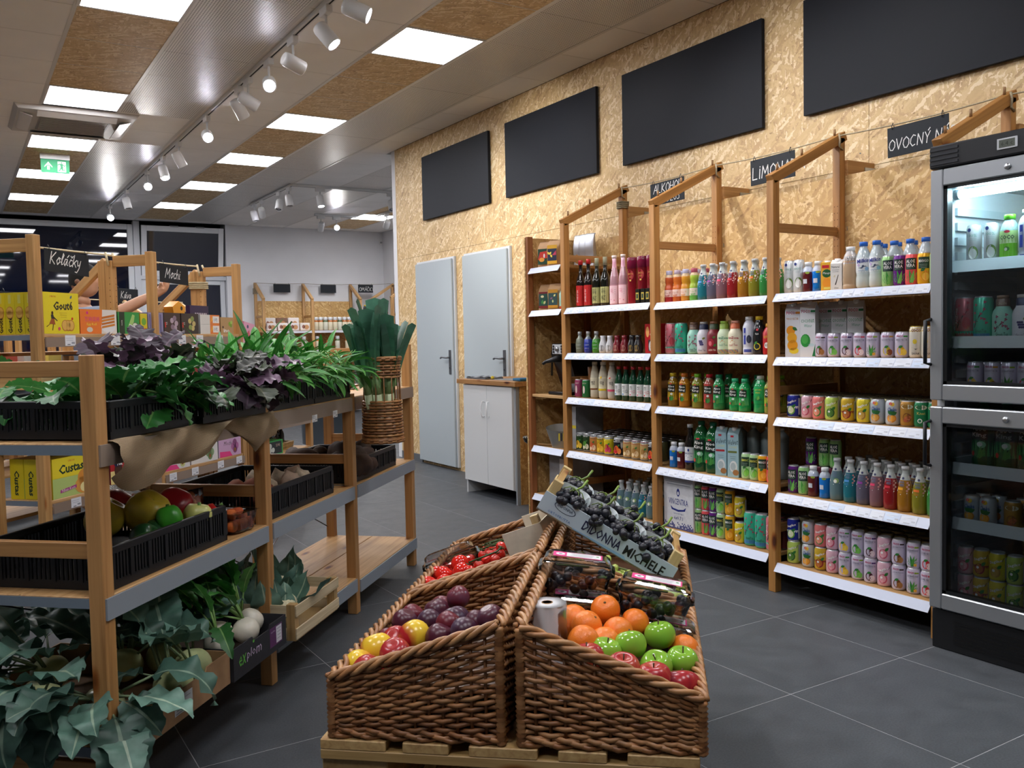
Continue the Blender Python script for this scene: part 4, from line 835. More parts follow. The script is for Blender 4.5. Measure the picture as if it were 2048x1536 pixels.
mk_carton('vanilla_small', 'small white vanilla drink carton', .05, .045, .135, '#dcdad6', lambda A, w, h: (A.txt('Natural', -.003, h*.76, .01, '#2c3036', 1, .034), A.lines(-.003, h*.66, .03, 2, .008, '#6a6e74'), A.poly([(-.006, h*.18), (.008, h*.5), (.01, h*.5), (-.001, h*.18)], '#2a221e', 1), A.leaf(-.01, h*.42, .012, 1.2, '#d8cfae', 1), A.txt('250ml', 0, h*.08, .007, '#4a4e54', 1, .018)), capc='#f0f0f0', side='#b9b6b0', gable=.018)
# --- coconut water tall can
mk_can('coco_can', 'white coconut water can with halved coconut', .0262, .15, '#dfe3e4', lambda A, r, h: (A.ell(-.012, h*.88, .007, .007, '#26357a', 2), A.txt('100%', -.002, h*.74, .012, '#4f9a86', 2, .032), A.lines(-.002, h*.66, .03, 2, .006, '#9ab5ae'), A.ell(.002, h*.32, .017, h*.16, '#6f8f45', 2), A.ell(.001, h*.29, .014, h*.13, '#eef0ec', 3), A.poly([(-.02, h*.1), (.0, h*.14), (.02, h*.24), (.016, h*.1)], '#b9c4c9', 3)))
mk_bottle('coco_bottle', 'clear coconut drink bottle with lime green cap', [(.029,0),(.034,.005),(.034,.115),(.026,.14),(.016,.155),(.016,.168)], ['#9ad04a','#b7d88a','#a9c9c4','#b4cfd2','#c4dadd'], '#7ae03a', lambda A, r, h: (A.rect(-.034, .01, .034, .07, '#79c52a', 1), A.rect(-.034, .07, .034, .122, '#cfe3a8', 1), A.txt('COCO', -.001, .092, .015, '#1f2a2c', 2, .05, bold=.02), A.ell(0, .112, .01, .005, '#c8303f', 2, 10), A.ell(.0, .05, .009, .008, '#3f7a2a', 2), A.ell(-.003, .049, .005, .006, '#e6ecd8', 3)), capr=.019)
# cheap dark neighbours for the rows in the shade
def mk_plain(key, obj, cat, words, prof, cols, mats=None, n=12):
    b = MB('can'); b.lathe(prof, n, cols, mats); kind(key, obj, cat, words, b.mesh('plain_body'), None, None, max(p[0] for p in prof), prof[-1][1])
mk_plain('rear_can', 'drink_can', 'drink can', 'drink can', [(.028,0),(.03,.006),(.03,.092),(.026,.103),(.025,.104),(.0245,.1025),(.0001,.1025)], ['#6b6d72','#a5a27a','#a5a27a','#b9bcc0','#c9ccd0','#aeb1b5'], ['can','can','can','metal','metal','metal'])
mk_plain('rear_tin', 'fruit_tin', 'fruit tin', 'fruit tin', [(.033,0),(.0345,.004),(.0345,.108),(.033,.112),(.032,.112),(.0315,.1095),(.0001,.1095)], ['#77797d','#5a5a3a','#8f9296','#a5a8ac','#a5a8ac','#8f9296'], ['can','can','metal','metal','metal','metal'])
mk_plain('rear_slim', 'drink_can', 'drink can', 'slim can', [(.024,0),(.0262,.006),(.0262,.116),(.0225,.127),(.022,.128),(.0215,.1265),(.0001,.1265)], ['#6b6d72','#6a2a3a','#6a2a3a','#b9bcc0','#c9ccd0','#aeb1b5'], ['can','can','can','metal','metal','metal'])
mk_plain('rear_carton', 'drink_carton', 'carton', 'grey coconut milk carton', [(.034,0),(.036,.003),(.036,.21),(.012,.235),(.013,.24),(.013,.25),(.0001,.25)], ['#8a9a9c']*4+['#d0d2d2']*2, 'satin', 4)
# ================================================================ shelving along the strand board wall
WOOD = '#bd8a50'; WOODL = '#cfa066'
# hand lettering as strokes in a unit box
GL = {
 'A': [[(0,0),(.35,1),(.68,0)],[(.12,.38),(.58,.38)]], 'L': [[(0,1),(.02,0),(.5,.02)]], 'K': [[(0,1),(.02,0)],[(.5,1),(.05,.45),(.55,0)]], 'O': [[(.3,1),(.05,.75),(0,.4),(.15,.05),(.4,0),(.6,.3),(.58,.7),(.3,1)]],
 'H': [[(0,1),(.02,0)],[(.55,1),(.55,0)],[(0,.5),(.55,.52)]], 'D': [[(0,1),(.02,0)],[(0,1),(.4,.85),(.55,.5),(.4,.12),(.02,0)]], 'Z': [[(0,1),(.5,1),(0,.02),(.55,0)]], 'U': [[(0,1),(.03,.25),(.25,0),(.48,.2),(.5,1)]], 'S': [[(.5,.9),(.25,1),(.05,.78),(.4,.45),(.42,.15),(.2,0),(0,.12)]],
 'I': [[(.05,.8),(.05,0)],[(.04,.98),(.07,1.0)]], 'M': [[(0,0),(.08,1),(.35,.35),(.62,1),(.72,0)]], 'N': [[(0,0),(.03,1),(.5,.02),(.55,1)]], 'V': [[(0,1),(.28,0),(.58,1)]], 'C': [[(.5,.9),(.28,1),(.05,.7),(.03,.3),(.25,0),(.5,.1)]], 'Y': [[(0,1),(.25,.5),(.5,1)],[(.25,.5),(.22,0)]], 'P': [[(0,0),(.03,1)],[(.03,1),(.42,.92),(.45,.62),(.05,.5)]], 'J': [[(.4,1),(.4,.2),(.2,0),(0,.15)]],
 'k': [[(.05,1),(0,0)],[(.4,.6),(.03,.25),(.2,.3),(.42,0)]], 'o': [[(.2,.6),(0,.3),(.15,0),(.38,.25),(.2,.6),(.45,.5)]], 'l': [[(.0,.2),(.22,.85),(.12,1),(.05,.6),(.1,.05),(.25,.1)]], 'a': [[(.35,.55),(.1,.55),(0,.2),(.15,0),(.36,.5),(.36,.1),(.5,.05)]], 'c': [[(.35,.5),(.15,.58),(0,.25),(.15,0),(.4,.12)]], 'y': [[(0,.58),(.1,.15),(.3,.2),(.38,.58),(.3,-.1),(.1,-.45),(-.1,-.4)]],
 'h': [[(.02,1),(0,0)],[(0,.3),(.2,.58),(.33,.4),(.34,0)]], 'i': [[(.05,.58),(.04,.05),(.18,.05)],[(.08,.8),(.1,.82)]], 'v': [[(0,.58),(.15,0),(.35,.58)]], 'u': [[(0,.58),(.05,.1),(.3,.1),(.34,.58),(.36,0)]], 's': [[(.3,.5),(.1,.58),(.08,.35),(.28,.2),(.15,0),(0,.08)]], 'd': [[(.35,.5),(.1,.55),(0,.2),(.15,0),(.34,.3)],[(.36,1),(.36,0)]], 'z': [[(0,.58),(.35,.58),(0,0),(.38,.02)]], ' ': []}
ADV = {'M': .92, 'I': .3, 'i': .3, 'l': .34, ' ': .35, 'v': .48, 'k': .52, 'h': .5, 'o': .52, 'c': .46, 'y': .5, 'a': .6}
ACC = {'Á': 'A', 'Ý': 'Y', 'á': 'a', 'Č': 'C', 'č': 'c', 'Ž': 'Z', 'ž': 'z'}
def hand(text, h, sh=0.0):
    out = []; x = 0.0
    for ch in text:
        b_ = ACC.get(ch, ch)
        for st in GL[b_]: out.append([((x+u)*h+v*h*sh, v*h) for u, v in st])
        if ch in 'ÁÝá': t = 1.1 if ch != 'á' else .72; out.append([((x+.3)*h+t*h*sh, t*h), ((x+.46)*h+(t+.2)*h*sh, (t+.2)*h)])
        if ch in 'ČčŽž': t = 1.12 if ch in 'ČŽ' else .75; out.append([((x+.12)*h+t*h*sh, (t+.14)*h), ((x+.25)*h+t*h*sh, t*h), ((x+.4)*h+t*h*sh, (t+.15)*h)])
        x += ADV.get(b_, .74 if b_.isupper() else .5)
    return out, x*h
def chalk(mb, strokes, ox, oz, wd, y=-.0035, col='#f4f6f4'):
    for st in strokes:
        for (a, b_), (c, d) in zip(st, st[1:]):
            dx, dy = c-a, d-b_; L = math.hypot(dx, dy) or 1e-6; nx, ny = -dy/L*wd/2, dx/L*wd/2; ex, ey = dx/L*wd*.35, dy/L*wd*.35
            mb.add([(ox+a-nx-ex, y, oz+b_-ny-ey), (ox+c-nx+ex, y, oz+d-ny+ey), (ox+c+nx+ex, y, oz+d+ny+ey), (ox+a+nx-ex, y, oz+b_+ny-ey)], [(0,1,2,3)], col, 'chalk')
def hang_sign(loc, rz, lines, label, w_=.3, h_=.135, tilt=0.0, group='chalk shelf signs'):
    """black card hung from the rope by two clips; lines: (text, height, x, z, slant)"""
    o = thing('chalk_sign', label, 'sign', loc, rz, group); o.rotation_euler = (0, tilt, rz)
    b = MB('board', '#22262b'); b.box((-w_/2, -.002, -h_), (w_/2, .002, 0), ch=.0008); b.build('card', o)
    for s_ in (-1, 1):
        b = MB('satin', '#15161a'); x = s_*(w_/2-.028); b.tube([(x, -.006, -.012), (x, -.008, .004), (x, 0, .02), (x, .008, .004), (x, .006, -.012)], .0018, 6); b.build('clip', o)
    if lines:
        b = MB('chalk')
        for t, h, x, z, sh in lines:
            st, wd = hand(t, h, sh); chalk(b, st, x, z, h*.085)
        b.build('chalk_lettering', o)
    return o
def rope_pts(p, q, sag, n=10):
    p, q = V(p), V(q); return [p.lerp(q, i/n)-V((0, 0, sag*4*(i/n)*(1-i/n))) for i in range(n+1)]
YP = [2.05, 2.881, 3.709, 4.548]; PF = 3.233; PT = .042; PR = 3.70
shelving = thing('wall_shelving', 'long pine drinks shelving with sloped tops against the strand board wall', 'shelving', (0, 0, 0))
for k_, y in enumerate(YP):
    yc = y+PT/2
    b = MB('wood', WOOD); b.beam((PF+PT/2, yc, 0), (PF+PT/2, yc, 1.925), PT, PT, (0,1,0), WOOD); b.build('post', shelving)
    b = MB('wood', WOODL); b.beam((PR+PT/2, yc, 0), (PR+PT/2, yc, 2.165), PT, PT, (0,1,0), '#c08d55'); po = b.build('post', shelving)
    b = MB('matt', '#4a2f18')
    for z in [1.0+.032*q for q in range(27)]:
        for dx in (.012, .03): b.add([(PR-.0006, y+dx-.002, z-.002), (PR-.0006, y+dx+.002, z-.002), (PR-.0006, y+dx+.002, z+.002), (PR-.0006, y+dx-.002, z+.002)], [(0,3,2,1)])
    h_ = b.build('peg_hole', po); h_['kind'] = 'stuff'
    b = MB('wood', WOOD); b.beam((PF+.002, yc, 1.928), (PR+PT+.01, yc, 2.178), PT, .045, (0,0,1), WOOD); b.build('sloped_rail', shelving)
    for z in (1.71, .95, .3):
        b = MB('wood', WOOD); b.beam((PF+PT, yc, z), (PR, yc, z), .018, .042, (0,0,1), '#b8895a'); b.build('rung', shelving)
    for px_ in (PF+.05, PF+.22, PR-.01):
        b = MB('wood', '#a8794c'); zt = 1.95+(px_-PF)/(PR+PT-PF)*.25; b.tube([(px_, yc, zt), (px_, yc, zt+.03)], .006, 8, '#a98661', 'wood'); b.build('dowel', shelving)
    b = MB('wood', '#cda06c'); b.beam((PR+PT, yc-.01, 2.02), (X_R-.0005, yc-.01, 2.02), .05, .075, (0,0,1), '#c99a66'); b.build('wall_block', shelving)
    b = MB('metal', '#b9bcc0'); b.box((3.87, yc-.04, 2.0), (X_R-.0005, yc-.0365, 2.03)); b.box((PR+PT-.002, y-.012, 1.715), (PR+PT+.03, y-.009, 1.735)); b.build('bracket', shelving)
b = MB('osb_x', '#f4ead6'); b.box((PR+PT+.002, 1.5, .05), (PR+PT+.014, 4.58, 1.985)); b.build('back_panel', shelving)
SHELF_Z = {1: (1.40, 1.12, .845, .51, .185), 2: (1.395, 1.117, .835, .502, .173), 3: (1.40, 1.107, .827, .473, .14)}
BAYY = {1: (3.751, 4.548), 2: (2.923, 3.709), 3: (2.092, 2.881)}
def price_strip(sh, y0, y1, z, tags=True, x=PF, seed=0):
    b = MB('satin', '#b9c1d4'); b.add([(x+.012,y0,z+.002),(x+.012,y1,z+.002),(x-.014,y1,z-.036),(x-.014,y0,z-.036),(x+.014,y0,z-.001),(x+.014,y1,z-.001),(x-.011,y1,z-.037),(x-.011,y0,z-.037)], [(0,3,2,1),(4,5,6,7),(0,1,5,4),(2,3,7,6),(0,4,7,3),(1,2,6,5)]); b.build('price_strip', sh)
    if not tags: return
    b = MB('print', '#eceef0'); y = y1-.015; q = random.Random(seed)
    def pt(yy, t, e): return (x+.012-.026*t-.0006*e*1.5, yy, z+.002-.038*t+.0006*e)
    while y > y0+.06:
        wd = q.uniform(.055, .08); wd = min(wd, y-y0-.005)
        c = q.choice(('#cfd4de', '#cfd4de', '#cad0dc', '#bccbe0'))
        b.add([pt(y, .12, 1), pt(y, .9, 1), pt(y-wd+.004, .9, 1), pt(y-wd+.004, .12, 1)], [(0,1,2,3)], c)
        for t, a, c2 in ((.25, .85, '#d3d6de'), (.38, .6, '#d9dce4')): b.add([pt(y-.006, t, 2), pt(y-.006, t+.06, 2), pt(y-.006-(wd-.016)*a, t+.06, 2), pt(y-.006-(wd-.016)*a, t, 2)], [(0,1,2,3)], c2)
        b.add([pt(y-wd*.66, .55, 2), pt(y-wd*.66, .68, 2), pt(y-wd*.88, .68, 2), pt(y-wd*.88, .55, 2)], [(0,1,2,3)], '#a9adb8'); b.add([pt(y-wd*.22, .76, 2), pt(y-wd*.22, .83, 2), pt(y-wd*.6, .83, 2), pt(y-wd*.6, .76, 2)], [(0,1,2,3)], '#a0a4ae')
        y -= wd
    b.build('price_tags', sh)['kind'] = 'stuff'
for bay in (1, 2, 3):
    y0, y1 = BAYY[bay]
    for i, z in enumerate(SHELF_Z[bay]):
        b = MB('wood', '#d9b588'); b.beam((3.49, y0-.002, z-.009), (3.49, y1+.002, z-.009), .49, .018, (0,0,1), '#cfa979'); sh = b.build('shelf', shelving)
        price_strip(sh, y0+.004, y1-.002, z, i < 4, PF, bay*10+i)
# rope along the rear posts, signs on it
o = thing('rope', 'thin natural rope strung along the tall rear posts of the drinks shelving', 'rope', (0, 0, 0))
ys = [y+PT/2 for y in reversed(YP)]+[1.2]
pts = []
for p, q in zip(ys, ys[1:]): pts += rope_pts((PR-.004, p, 2.172), (PR-.004, q, 2.172), .012, 8)[:-1]
b = MB('rope', '#b9a98a'); b.tube(pts, .0035, 6); b.build('line', o)
for k_, y in enumerate(ys[:4]):
    b = MB('rope', '#b5a688'); yc = y; b.tube([(PR-.006, yc-.024, 2.18), (PR-.008, yc-.03, 2.15), (PR-.006, yc-.026, 2.12), (PR+.02, yc-.025, 2.105)], .005, 6); b.build('loop', o)
for q in range(4):
    b = MB('rope', '#8f8468'); yc = ys[0]; z = 2.085-.012*q; a = .026
    b.tube([(PR+PT/2+a*sx, yc+a*sy, z) for sx, sy in ((-1,-1),(1,-1),(1,1),(-1,1))], .006, 6, closed=True); b.build('coil', o)
hang_sign((PR-.004, 4.118, 2.152), -PI/2, [('ALKOHOL', .05, -.12, -.062, .15), ('DŽUS', .04, .0, -.125, .15)], 'black chalk sign reading ALKOHOL and DŽUS, farthest of three on the rope', tilt=-.02)
hang_sign((PR-.004, 3.30, 2.152), -PI/2, [('LIMONADA', .062, -.135, -.105, .08)], 'black chalk sign reading LIMONADA, middle of three on the rope', tilt=-.02)
hang_sign((PR-.004, 2.465, 2.152), -PI/2, [('OVOCNÝ NÁPOJ', .048, -.142, -.105, .1)], 'black chalk sign reading OVOCNÝ NÁPOJ, nearest of three on the rope', tilt=-.02)
# ---------------------------------------------------------------- goods on the shelves
ROWS = {
 'b1s1': [('sake_red',4.486), ('sake_red',4.406), ('sake_green',4.322), ('sake_green',4.241), ('sake_pink',4.152), ('sake_pink',4.071), ('plum_pack',3.991), ('plum_pack',3.901), ('plum_pack',3.822)],
 'b1s2': [('flask_clear',4.503), ('flask_blue',4.417), ('flask_green',4.335), ('carafe_white',4.267), ('carafe_white',4.201), ('carafe_red',4.132), ('carafe_red',4.064), ('carafe_black',3.997), ('carafe_black',3.941)],
 'b1s3': [('beer_pink',4.519), ('beer_green',4.442), ('rice_wine',4.357), ('rice_wine_banana',4.274), ('rice_wine_peach',4.189), ('soju_blue',4.120), ('soju_blue',4.056), ('soju_pink',3.990), ('soju_pink',3.925), ('soju_berry',3.862), ('soju_berry',3.813)],
 'b1s4': [('tin_mango',4.542), ('tin_toddy',4.480), ('tin_ramb',4.402), ('tin_jack',4.317), ('tin_lych',4.229), ('tin_peach',4.135), ('tin_longan',4.049), ('tin_longan',3.974), ('tin_longan',3.896), ('tin_peach',3.839)],
 'b1s5': [('seed_clear',4.035), ('seed_clear',3.981), ('seed_clear',3.920), ('seed_teal',3.855), ('seed_clear',3.791), ('seed_clear',3.720)],
 'b2s1': [('ramune_red',3.676), ('ramune_orange',3.612), ('ramune_amber',3.548), ('ramune_green',3.483), ('seed_teal',3.428), ('seed_grey',3.357), ('seed_mauve',3.288), ('seed_red',3.214), ('seed_ochre',3.142), ('seed_olive',3.071), ('seed_green',3.002)],
 'b2s2': [('tea_pink',3.688), ('tea_green',3.595), ('tea_mint',3.500), ('tea_grape',3.429), ('tea_pome',3.358), ('tea_half_green',3.282), ('tea_half_red',3.209), ('tea_white',3.108), ('tea_black',3.044), ('herb_red',2.997)],
 'b2s3': [('king_yellow',3.659), ('king_orange',3.570), ('king_lime',3.470), ('king_red',3.383), ('king_green',3.315), ('king_short',3.204), ('king_short',3.140), ('aloe_plain',3.041), ('king_lime',2.975)],
 'b2s4': [('sport_blue',3.653), ('sport_maroon',3.593), ('mineral_dark',3.530), ('king_big',3.460), ('king_big',3.377), ('velvet_red',3.293), ('velvet_olive',3.207), ('lime_slim',3.127), ('lime_slim',3.075), ('mango_slim',3.019), ('aloe_coral',2.972)],
 'b2s5': [('aloe_green',3.463), ('aloe_coral',3.410), ('aloe_purple',3.356), ('lime_slim',3.302), ('mango_slim',3.240), ('sag_pine',3.174), ('tea_green',3.111), ('tea_green',3.052), ('tea_pink',2.992)],
 'b3s1': [('coco_can',2.872), ('coco_can',2.835), ('sport_maroon',2.770), ('sport_blue',2.704), ('mango_small',2.640), ('vanilla_small',2.581), ('malt',2.511), ('milk_soda',2.445), ('milk_soda',2.379), ('aloe_green',2.319), ('aloe_purple',2.266), ('aloe_coral',2.216), ('mango_slim',2.163), ('lime_slim',2.119)],
 'b3s2': [('foco_mango',2.834), ('foco_coconut',2.747), ('foc_coconut',2.674), ('foc_guava',2.608), ('foc_mangosteen',2.540), ('foc_lychee',2.474), ('foc_aloe',2.409), ('foc_passion',2.340), ('foc_mango',2.273), ('gold_top',2.209), ('gold_top',2.158)],
 'b3s3': [('sag_blue',2.836), ('sag_pink',2.754), ('sag_coral',2.691), ('sag_lime',2.622), ('sag_brown',2.537), ('sag_pine',2.457), ('thai_pine',2.388), ('thai_orange',2.316), ('tamarind',2.246), ('melon_green',2.176), ('melon_green',2.115)],
 'b3s4': [('aloe_purple',2.835), ('aloe_green',2.775), ('sport_maroon',2.722), ('sport_blue',2.657), ('seed_clear',2.597), ('seed_teal',2.522), ('seed_grey',2.453), ('seed_mauve',2.385), ('seed_red',2.318), ('seed_ochre',2.252), ('seed_olive',2.186), ('seed_green',2.128)],
 'b3s5': [('sag_lime',2.839), ('thai_orange',2.753), ('sag_brown',2.682), ('sag_pink',2.618), ('foc_mango',2.551), ('foc_guava',2.484), ('foc_mangosteen',2.421), ('sag_pink',2.355), ('foc_coconut',2.286), ('foc_aloe',2.217), ('foc_lychee',2.154)],
 'fr1': [('coco_can',1.937), ('coco_can',1.870), ('coco_bottle',1.810), ('tea_white',1.759)],
 'fr2': [('tea_pink',1.948), ('tea_green',1.871), ('tea_mint',1.803), ('tea_grape',1.752)],
 'fr3': [('foc_mango',1.931), ('foc_passion',1.864), ('foc_aloe',1.802), ('foc_lychee',1.743)],
 'fr4': [('king_big',1.902), ('king_big',1.852), ('king_big',1.785)],
 'fr5': [('thai_pine',1.941), ('thai_orange',1.878), ('tamarind',1.786)],
 'fr6': [('sag_pink',1.982), ('sag_brown',1.914), ('sag_pine',1.841), ('sag_lime',1.774)],
}
BAYN = {1: 'far-bay', 2: 'mid-bay', 3: 'fridge-side'}
SHN = ('top', 'second', 'third', 'fourth', 'bottom')
ORD = ('first', 'second', 'third', 'fourth', 'fifth', 'sixth', 'seventh', 'eighth', 'ninth', 'tenth', 'eleventh', 'twelfth')
def settle(row, lo, hi):
    """keep a row inside its bay and its neighbours apart; row runs from high y to low y"""
    out = []; prev = None
    for k, y in row:
        r = KIND[k]['r']; y = min(y, hi-r-.002)
        if prev is not None: y = min(y, prev[0]-prev[1]-r-.0015)
        out.append([k, y]); prev = (y, r)
    nxt = None
    for it in reversed(out):
        r = KIND[it[0]]['r']; y = max(it[1], lo+r+.002)
        if nxt is not None: y = max(y, nxt[0]+nxt[1]+r+.0015)
        it[1] = y; nxt = (y, r)
    return out
TURN = -PI/2+.42
def stock(row, x, z, lo, hi, where, group, turn=TURN, pre='', bare=False):
    row = settle(row, lo, hi); cnt = {}; tot = {}
    for k, _ in row: tot[k] = tot.get(k, 0)+1
    made = []
    for k, y in row:
        cnt[k] = cnt.get(k, 0)+1
        lab = pre+KIND[k]['words']+' on the '+where
        if tot[k] > 1: lab = ORD[cnt[k]-1]+' '+lab
        r = KIND[k]['r']; made.append(put(k, x+r, y, z, turn+rnd.uniform(-.12, .12), lab, group, bare))
    return made
for bay in (1, 2, 3):
    lo, hi = BAYY[bay]
    for i, z in enumerate(SHELF_Z[bay]):
        row = ROWS['b%ds%d' % (bay, i+1)]; grp = 'goods on the %s %s drinks shelf' % (SHN[i], BAYN[bay]); where = '%s %s shelf' % (SHN[i], BAYN[bay])
        stock(row, PF+.05, z+.001, lo, hi, where, grp)
        key = (bay, i)
        # second rows, half hidden behind the first
        if key in ((2, 0), (3, 3), (1, 4)):
            rr = [(k, y-.012) for k, y in row if k.startswith(('seed', 'ramune'))]
            for n_ in range(1, 4 if key != (2, 0) else 2): stock(rr, PF+.05+.072*n_, z+.001, lo, hi, where, grp, TURN, '%s-row ' % ORD[n_], n_ > 1)
        if key == (2, 2):
            rr = [(k, y) for k, y in row if k.startswith('king') and k != 'king_short']+[('king_green', 3.2), ('king_green', 3.12)]
            stock(sorted(rr, key=lambda t: -t[1]), PF+.05+.07, z+.001, lo, hi, where, grp, TURN, 'second-row ')
        if key == (3, 0): stock([('milk_soda', y) for y in (2.45, 2.375, 2.30, 2.23, 2.155)], PF+.14, z+.001, lo, hi, where, grp, TURN, 'second-row '); stock([('milk_soda', y) for y in (2.48, 2.41, 2.335)], PF+.215, z+.001, lo, hi, where, grp, TURN, 'third-row ')
        if key == (3, 1): stock([('foco_coconut', y) for y in (2.74, 2.66, 2.58)], PF+.16, z+.001, lo, hi, where, grp, TURN, 'second-row ')
        def rear(kname, x0, n_r, n_c, dz=0.0, words='', dx=.066, dy=None, y1=None):
            r = KIND[kname]['r']; dy = dy or (2*r+.004); y = y1 or hi-r-.01
            for a in range(n_r):
                for c in range(n_c):
                    yy = y-c*dy-(a % 2)*.004
                    if yy < lo+r: break
                    put(kname, x0+r+a*dx, yy, z+.001+dz, 0, '%s, %s along the %s shaded row of the %s' % (words, (ORD+('thirteenth',))[c], ORD[a], where), grp, True)
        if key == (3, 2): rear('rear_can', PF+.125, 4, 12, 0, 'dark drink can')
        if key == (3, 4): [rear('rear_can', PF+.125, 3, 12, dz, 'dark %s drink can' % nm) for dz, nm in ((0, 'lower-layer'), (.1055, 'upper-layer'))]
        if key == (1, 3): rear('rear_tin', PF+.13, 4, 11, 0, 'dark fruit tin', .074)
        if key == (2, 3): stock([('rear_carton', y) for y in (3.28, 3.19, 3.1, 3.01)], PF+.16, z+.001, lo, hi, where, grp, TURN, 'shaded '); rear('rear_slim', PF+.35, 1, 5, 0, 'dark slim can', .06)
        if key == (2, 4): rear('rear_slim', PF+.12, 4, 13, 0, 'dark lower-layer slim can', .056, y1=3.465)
        if key == (3, 3):
            stock([('aloe_purple', 2.79), ('aloe_green', 2.715), ('aloe_green', 2.655)], PF+.12, z+.13, lo, hi, where, grp, TURN, 'stacked ')
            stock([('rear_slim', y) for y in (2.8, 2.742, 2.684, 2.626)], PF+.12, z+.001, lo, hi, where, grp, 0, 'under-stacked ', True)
# upper layer of the stacked cans on the bottom shelves
stock([('sag_blue', ROWS['b3s5'][0][1]), ('thai_orange', ROWS['b3s5'][1][1]), ('sag_coral', ROWS['b3s5'][2][1])]+ROWS['b3s5'][3:], PF+.05, SHELF_Z[3][4]+.107, *BAYY[3], 'bottom fridge-side shelf, upper layer', 'upper cans on the bottom shelf of the drinks bay beside the fridge')
stock(ROWS['b2s5'][:6], PF+.05, SHELF_Z[2][4]+.1305, BAYY[2][0], BAYY[2][1], 'bottom mid-bay shelf, upper layer', 'upper cans on the bottom shelf of the middle drinks bay')
# mineral water box standing on the bottom shelf of the middle bay
o = thing('mineral_water_box', 'white carton printed VINCENTKA on the bottom shelf of the middle bay', 'box', (PF+.06, 3.59, SHELF_Z[2][4]+.001), -PI/2)
o.location = (PF+.15, 3.585, SHELF_Z[2][4]+.001)
b = MB('card', '#dcdde0'); b.box((-.115, -.11, 0), (.115, .16, .305), '#d9dade', ch=.002); b.build('carton', o)
A = Art(); A.rect(-.115, .262, .115, .304, '#b9bcc0', 1); A.lines(0, .252, .2, 2, .012, '#8a9099', 1, .004); A.ell(0, .2, .012, .022, '#26337f', 1); A.ell(0, .196, .006, .01, '#dcdde0', 2); A.txt('VINCENTKA', 0, .15, .032, '#26337f', 1, .15, -.05); A.poly([(-.06,.125),(-.04,.112),(0,.107),(.04,.112),(.06,.125),(.052,.104),(0,.096),(-.052,.104)], '#26337f', 1); A.txt('CZECH REPUBLIC', 0, .085, .007, '#6a72a0', 1, .08); A.txt('6x0,7 l', 0, .06, .022, '#26337f', 1, .07)
q = random.Random(3)
for i in range(26):
    for j in range(5):
        if q.random() < 1-.17*j: A.rect(-.114+i*.0088, .002+j*.0075, -.114+i*.0088+.0076, .0085+j*.0075, '#26337f', 1, 1)
b = MB('print'); A.flat(b, f=lambda u, v, e: (u, -.1102-e, v)); b.build('print', o)
# gift box, cups and pouches in the far bay
o = thing('gift_box', 'red gift box with a window on the second shelf of far bay', 'box', (PF+.13, 3.83, SHELF_Z[1][1]+.001), -PI/2)
b = MB('gloss', '#b01f2a'); b.box((-.06, -.05, 0), (.06, .05, .165), ch=.002); b.build('carton', o); A = Art(); A.ell(-.035, .12, .014, .03, '#e0a05a', 1); A.ell(0, .14, .012, .01, '#2c1a1c', 1); A.txt('MERRY', .01, .105, .01, '#f0d8c0', 1, .05); A.rect(-.03, .012, .04, .075, '#3a2a2c', 1); A.ell(-.005, .04, .02, .03, '#cfd4da', 2); A.txt('清', -.005, .04, .02, '#2a2d38', 3, .016)
b = MB('print'); A.flat(b, f=lambda u, v, e: (u, -.05-e, v)); b.build('print', o)
for y, n in ((3.875, 'left'), (3.83, 'middle'), (3.79, 'right')):
    o = thing('small_gift_box', 'small black and gold box, %s of three before the crimson bottles' % n, 'box', (PF+.032, y, SHELF_Z[1][0]+.001), -PI/2); b = MB('gloss', '#1c1d1a'); b.box((-.017, -.015, 0), (.017, .015, .08), ch=.001); b.build('carton', o)
    b = MB('print'); Art().rect(-.012, .02, .012, .06, '#b59a3a', 1).rect(-.008, .028, .008, .052, '#1f3a2a', 2).flat(b, f=lambda u, v, e: (u, -.015-e, v)); b.build('print', o)
for x, y, z, wd in ((PF+.13, 4.52, .846, 'first'), (PF+.13, 4.44, .915, 'raised second')):
    o = thing('wooden_cup', '%s brown wooden cup behind the small cans in the far bay' % wd, 'cup', (x, y, z)); b = MB('satin', '#8a5a2f'); b.lathe([(.026,0),(.03,.005),(.035,.12),(.032,.12),(.028,.01),(.0001,.01)], 16); b.build('vessel', o)
    if z > .9: bb = MB('wood', '#a9794a'); bb.box((-.04, -.04, -.069), (.04, .04, -.001), '#8a5f38', 'paint'); bb.build('stand', o)
def pouch(name, label, loc, rz, w_, d_, h_, col, m, art, group=None, fold=True):
    o = thing(name, label, 'bag', loc, rz, group); b = MB(m, col)
    def f(u, v):
        # u around, v up
        t = v; dd = d_*(1-.12*t) if t < .62 else d_*.92*(1-(t-.62)/.38)**.8+.004; ww = w_*(1+.05*math.sin(PI*t))
        a = u*2*PI; c_, s_ = math.cos(a), math.sin(a); e = .35
        return (ww/2*math.copysign(abs(c_)**e, c_), dd/2*math.copysign(abs(s_)**e, s_)+(.02*(t-.6) if t > .6 else 0)+.006*math.sin(6*t), h_*t)
    b.grid(f, 20, 10, smooth=True); b.add([f(i/20, 0) for i in range(20)], [tuple(range(20))]); b.build('pouch', o)
    b = MB(m, col); b.box((-w_/2, .008, h_*.985), (w_/2, .014, h_*1.03), ch=.001); b.build('fold', o)
    if art:
        A = Art(); art(A); b = MB('print'); A.flat(b, f=lambda u, v, e: (u, -d_/2*(1-.12*v/h_)-.004-e, v)); b.build('label', o)
    return o
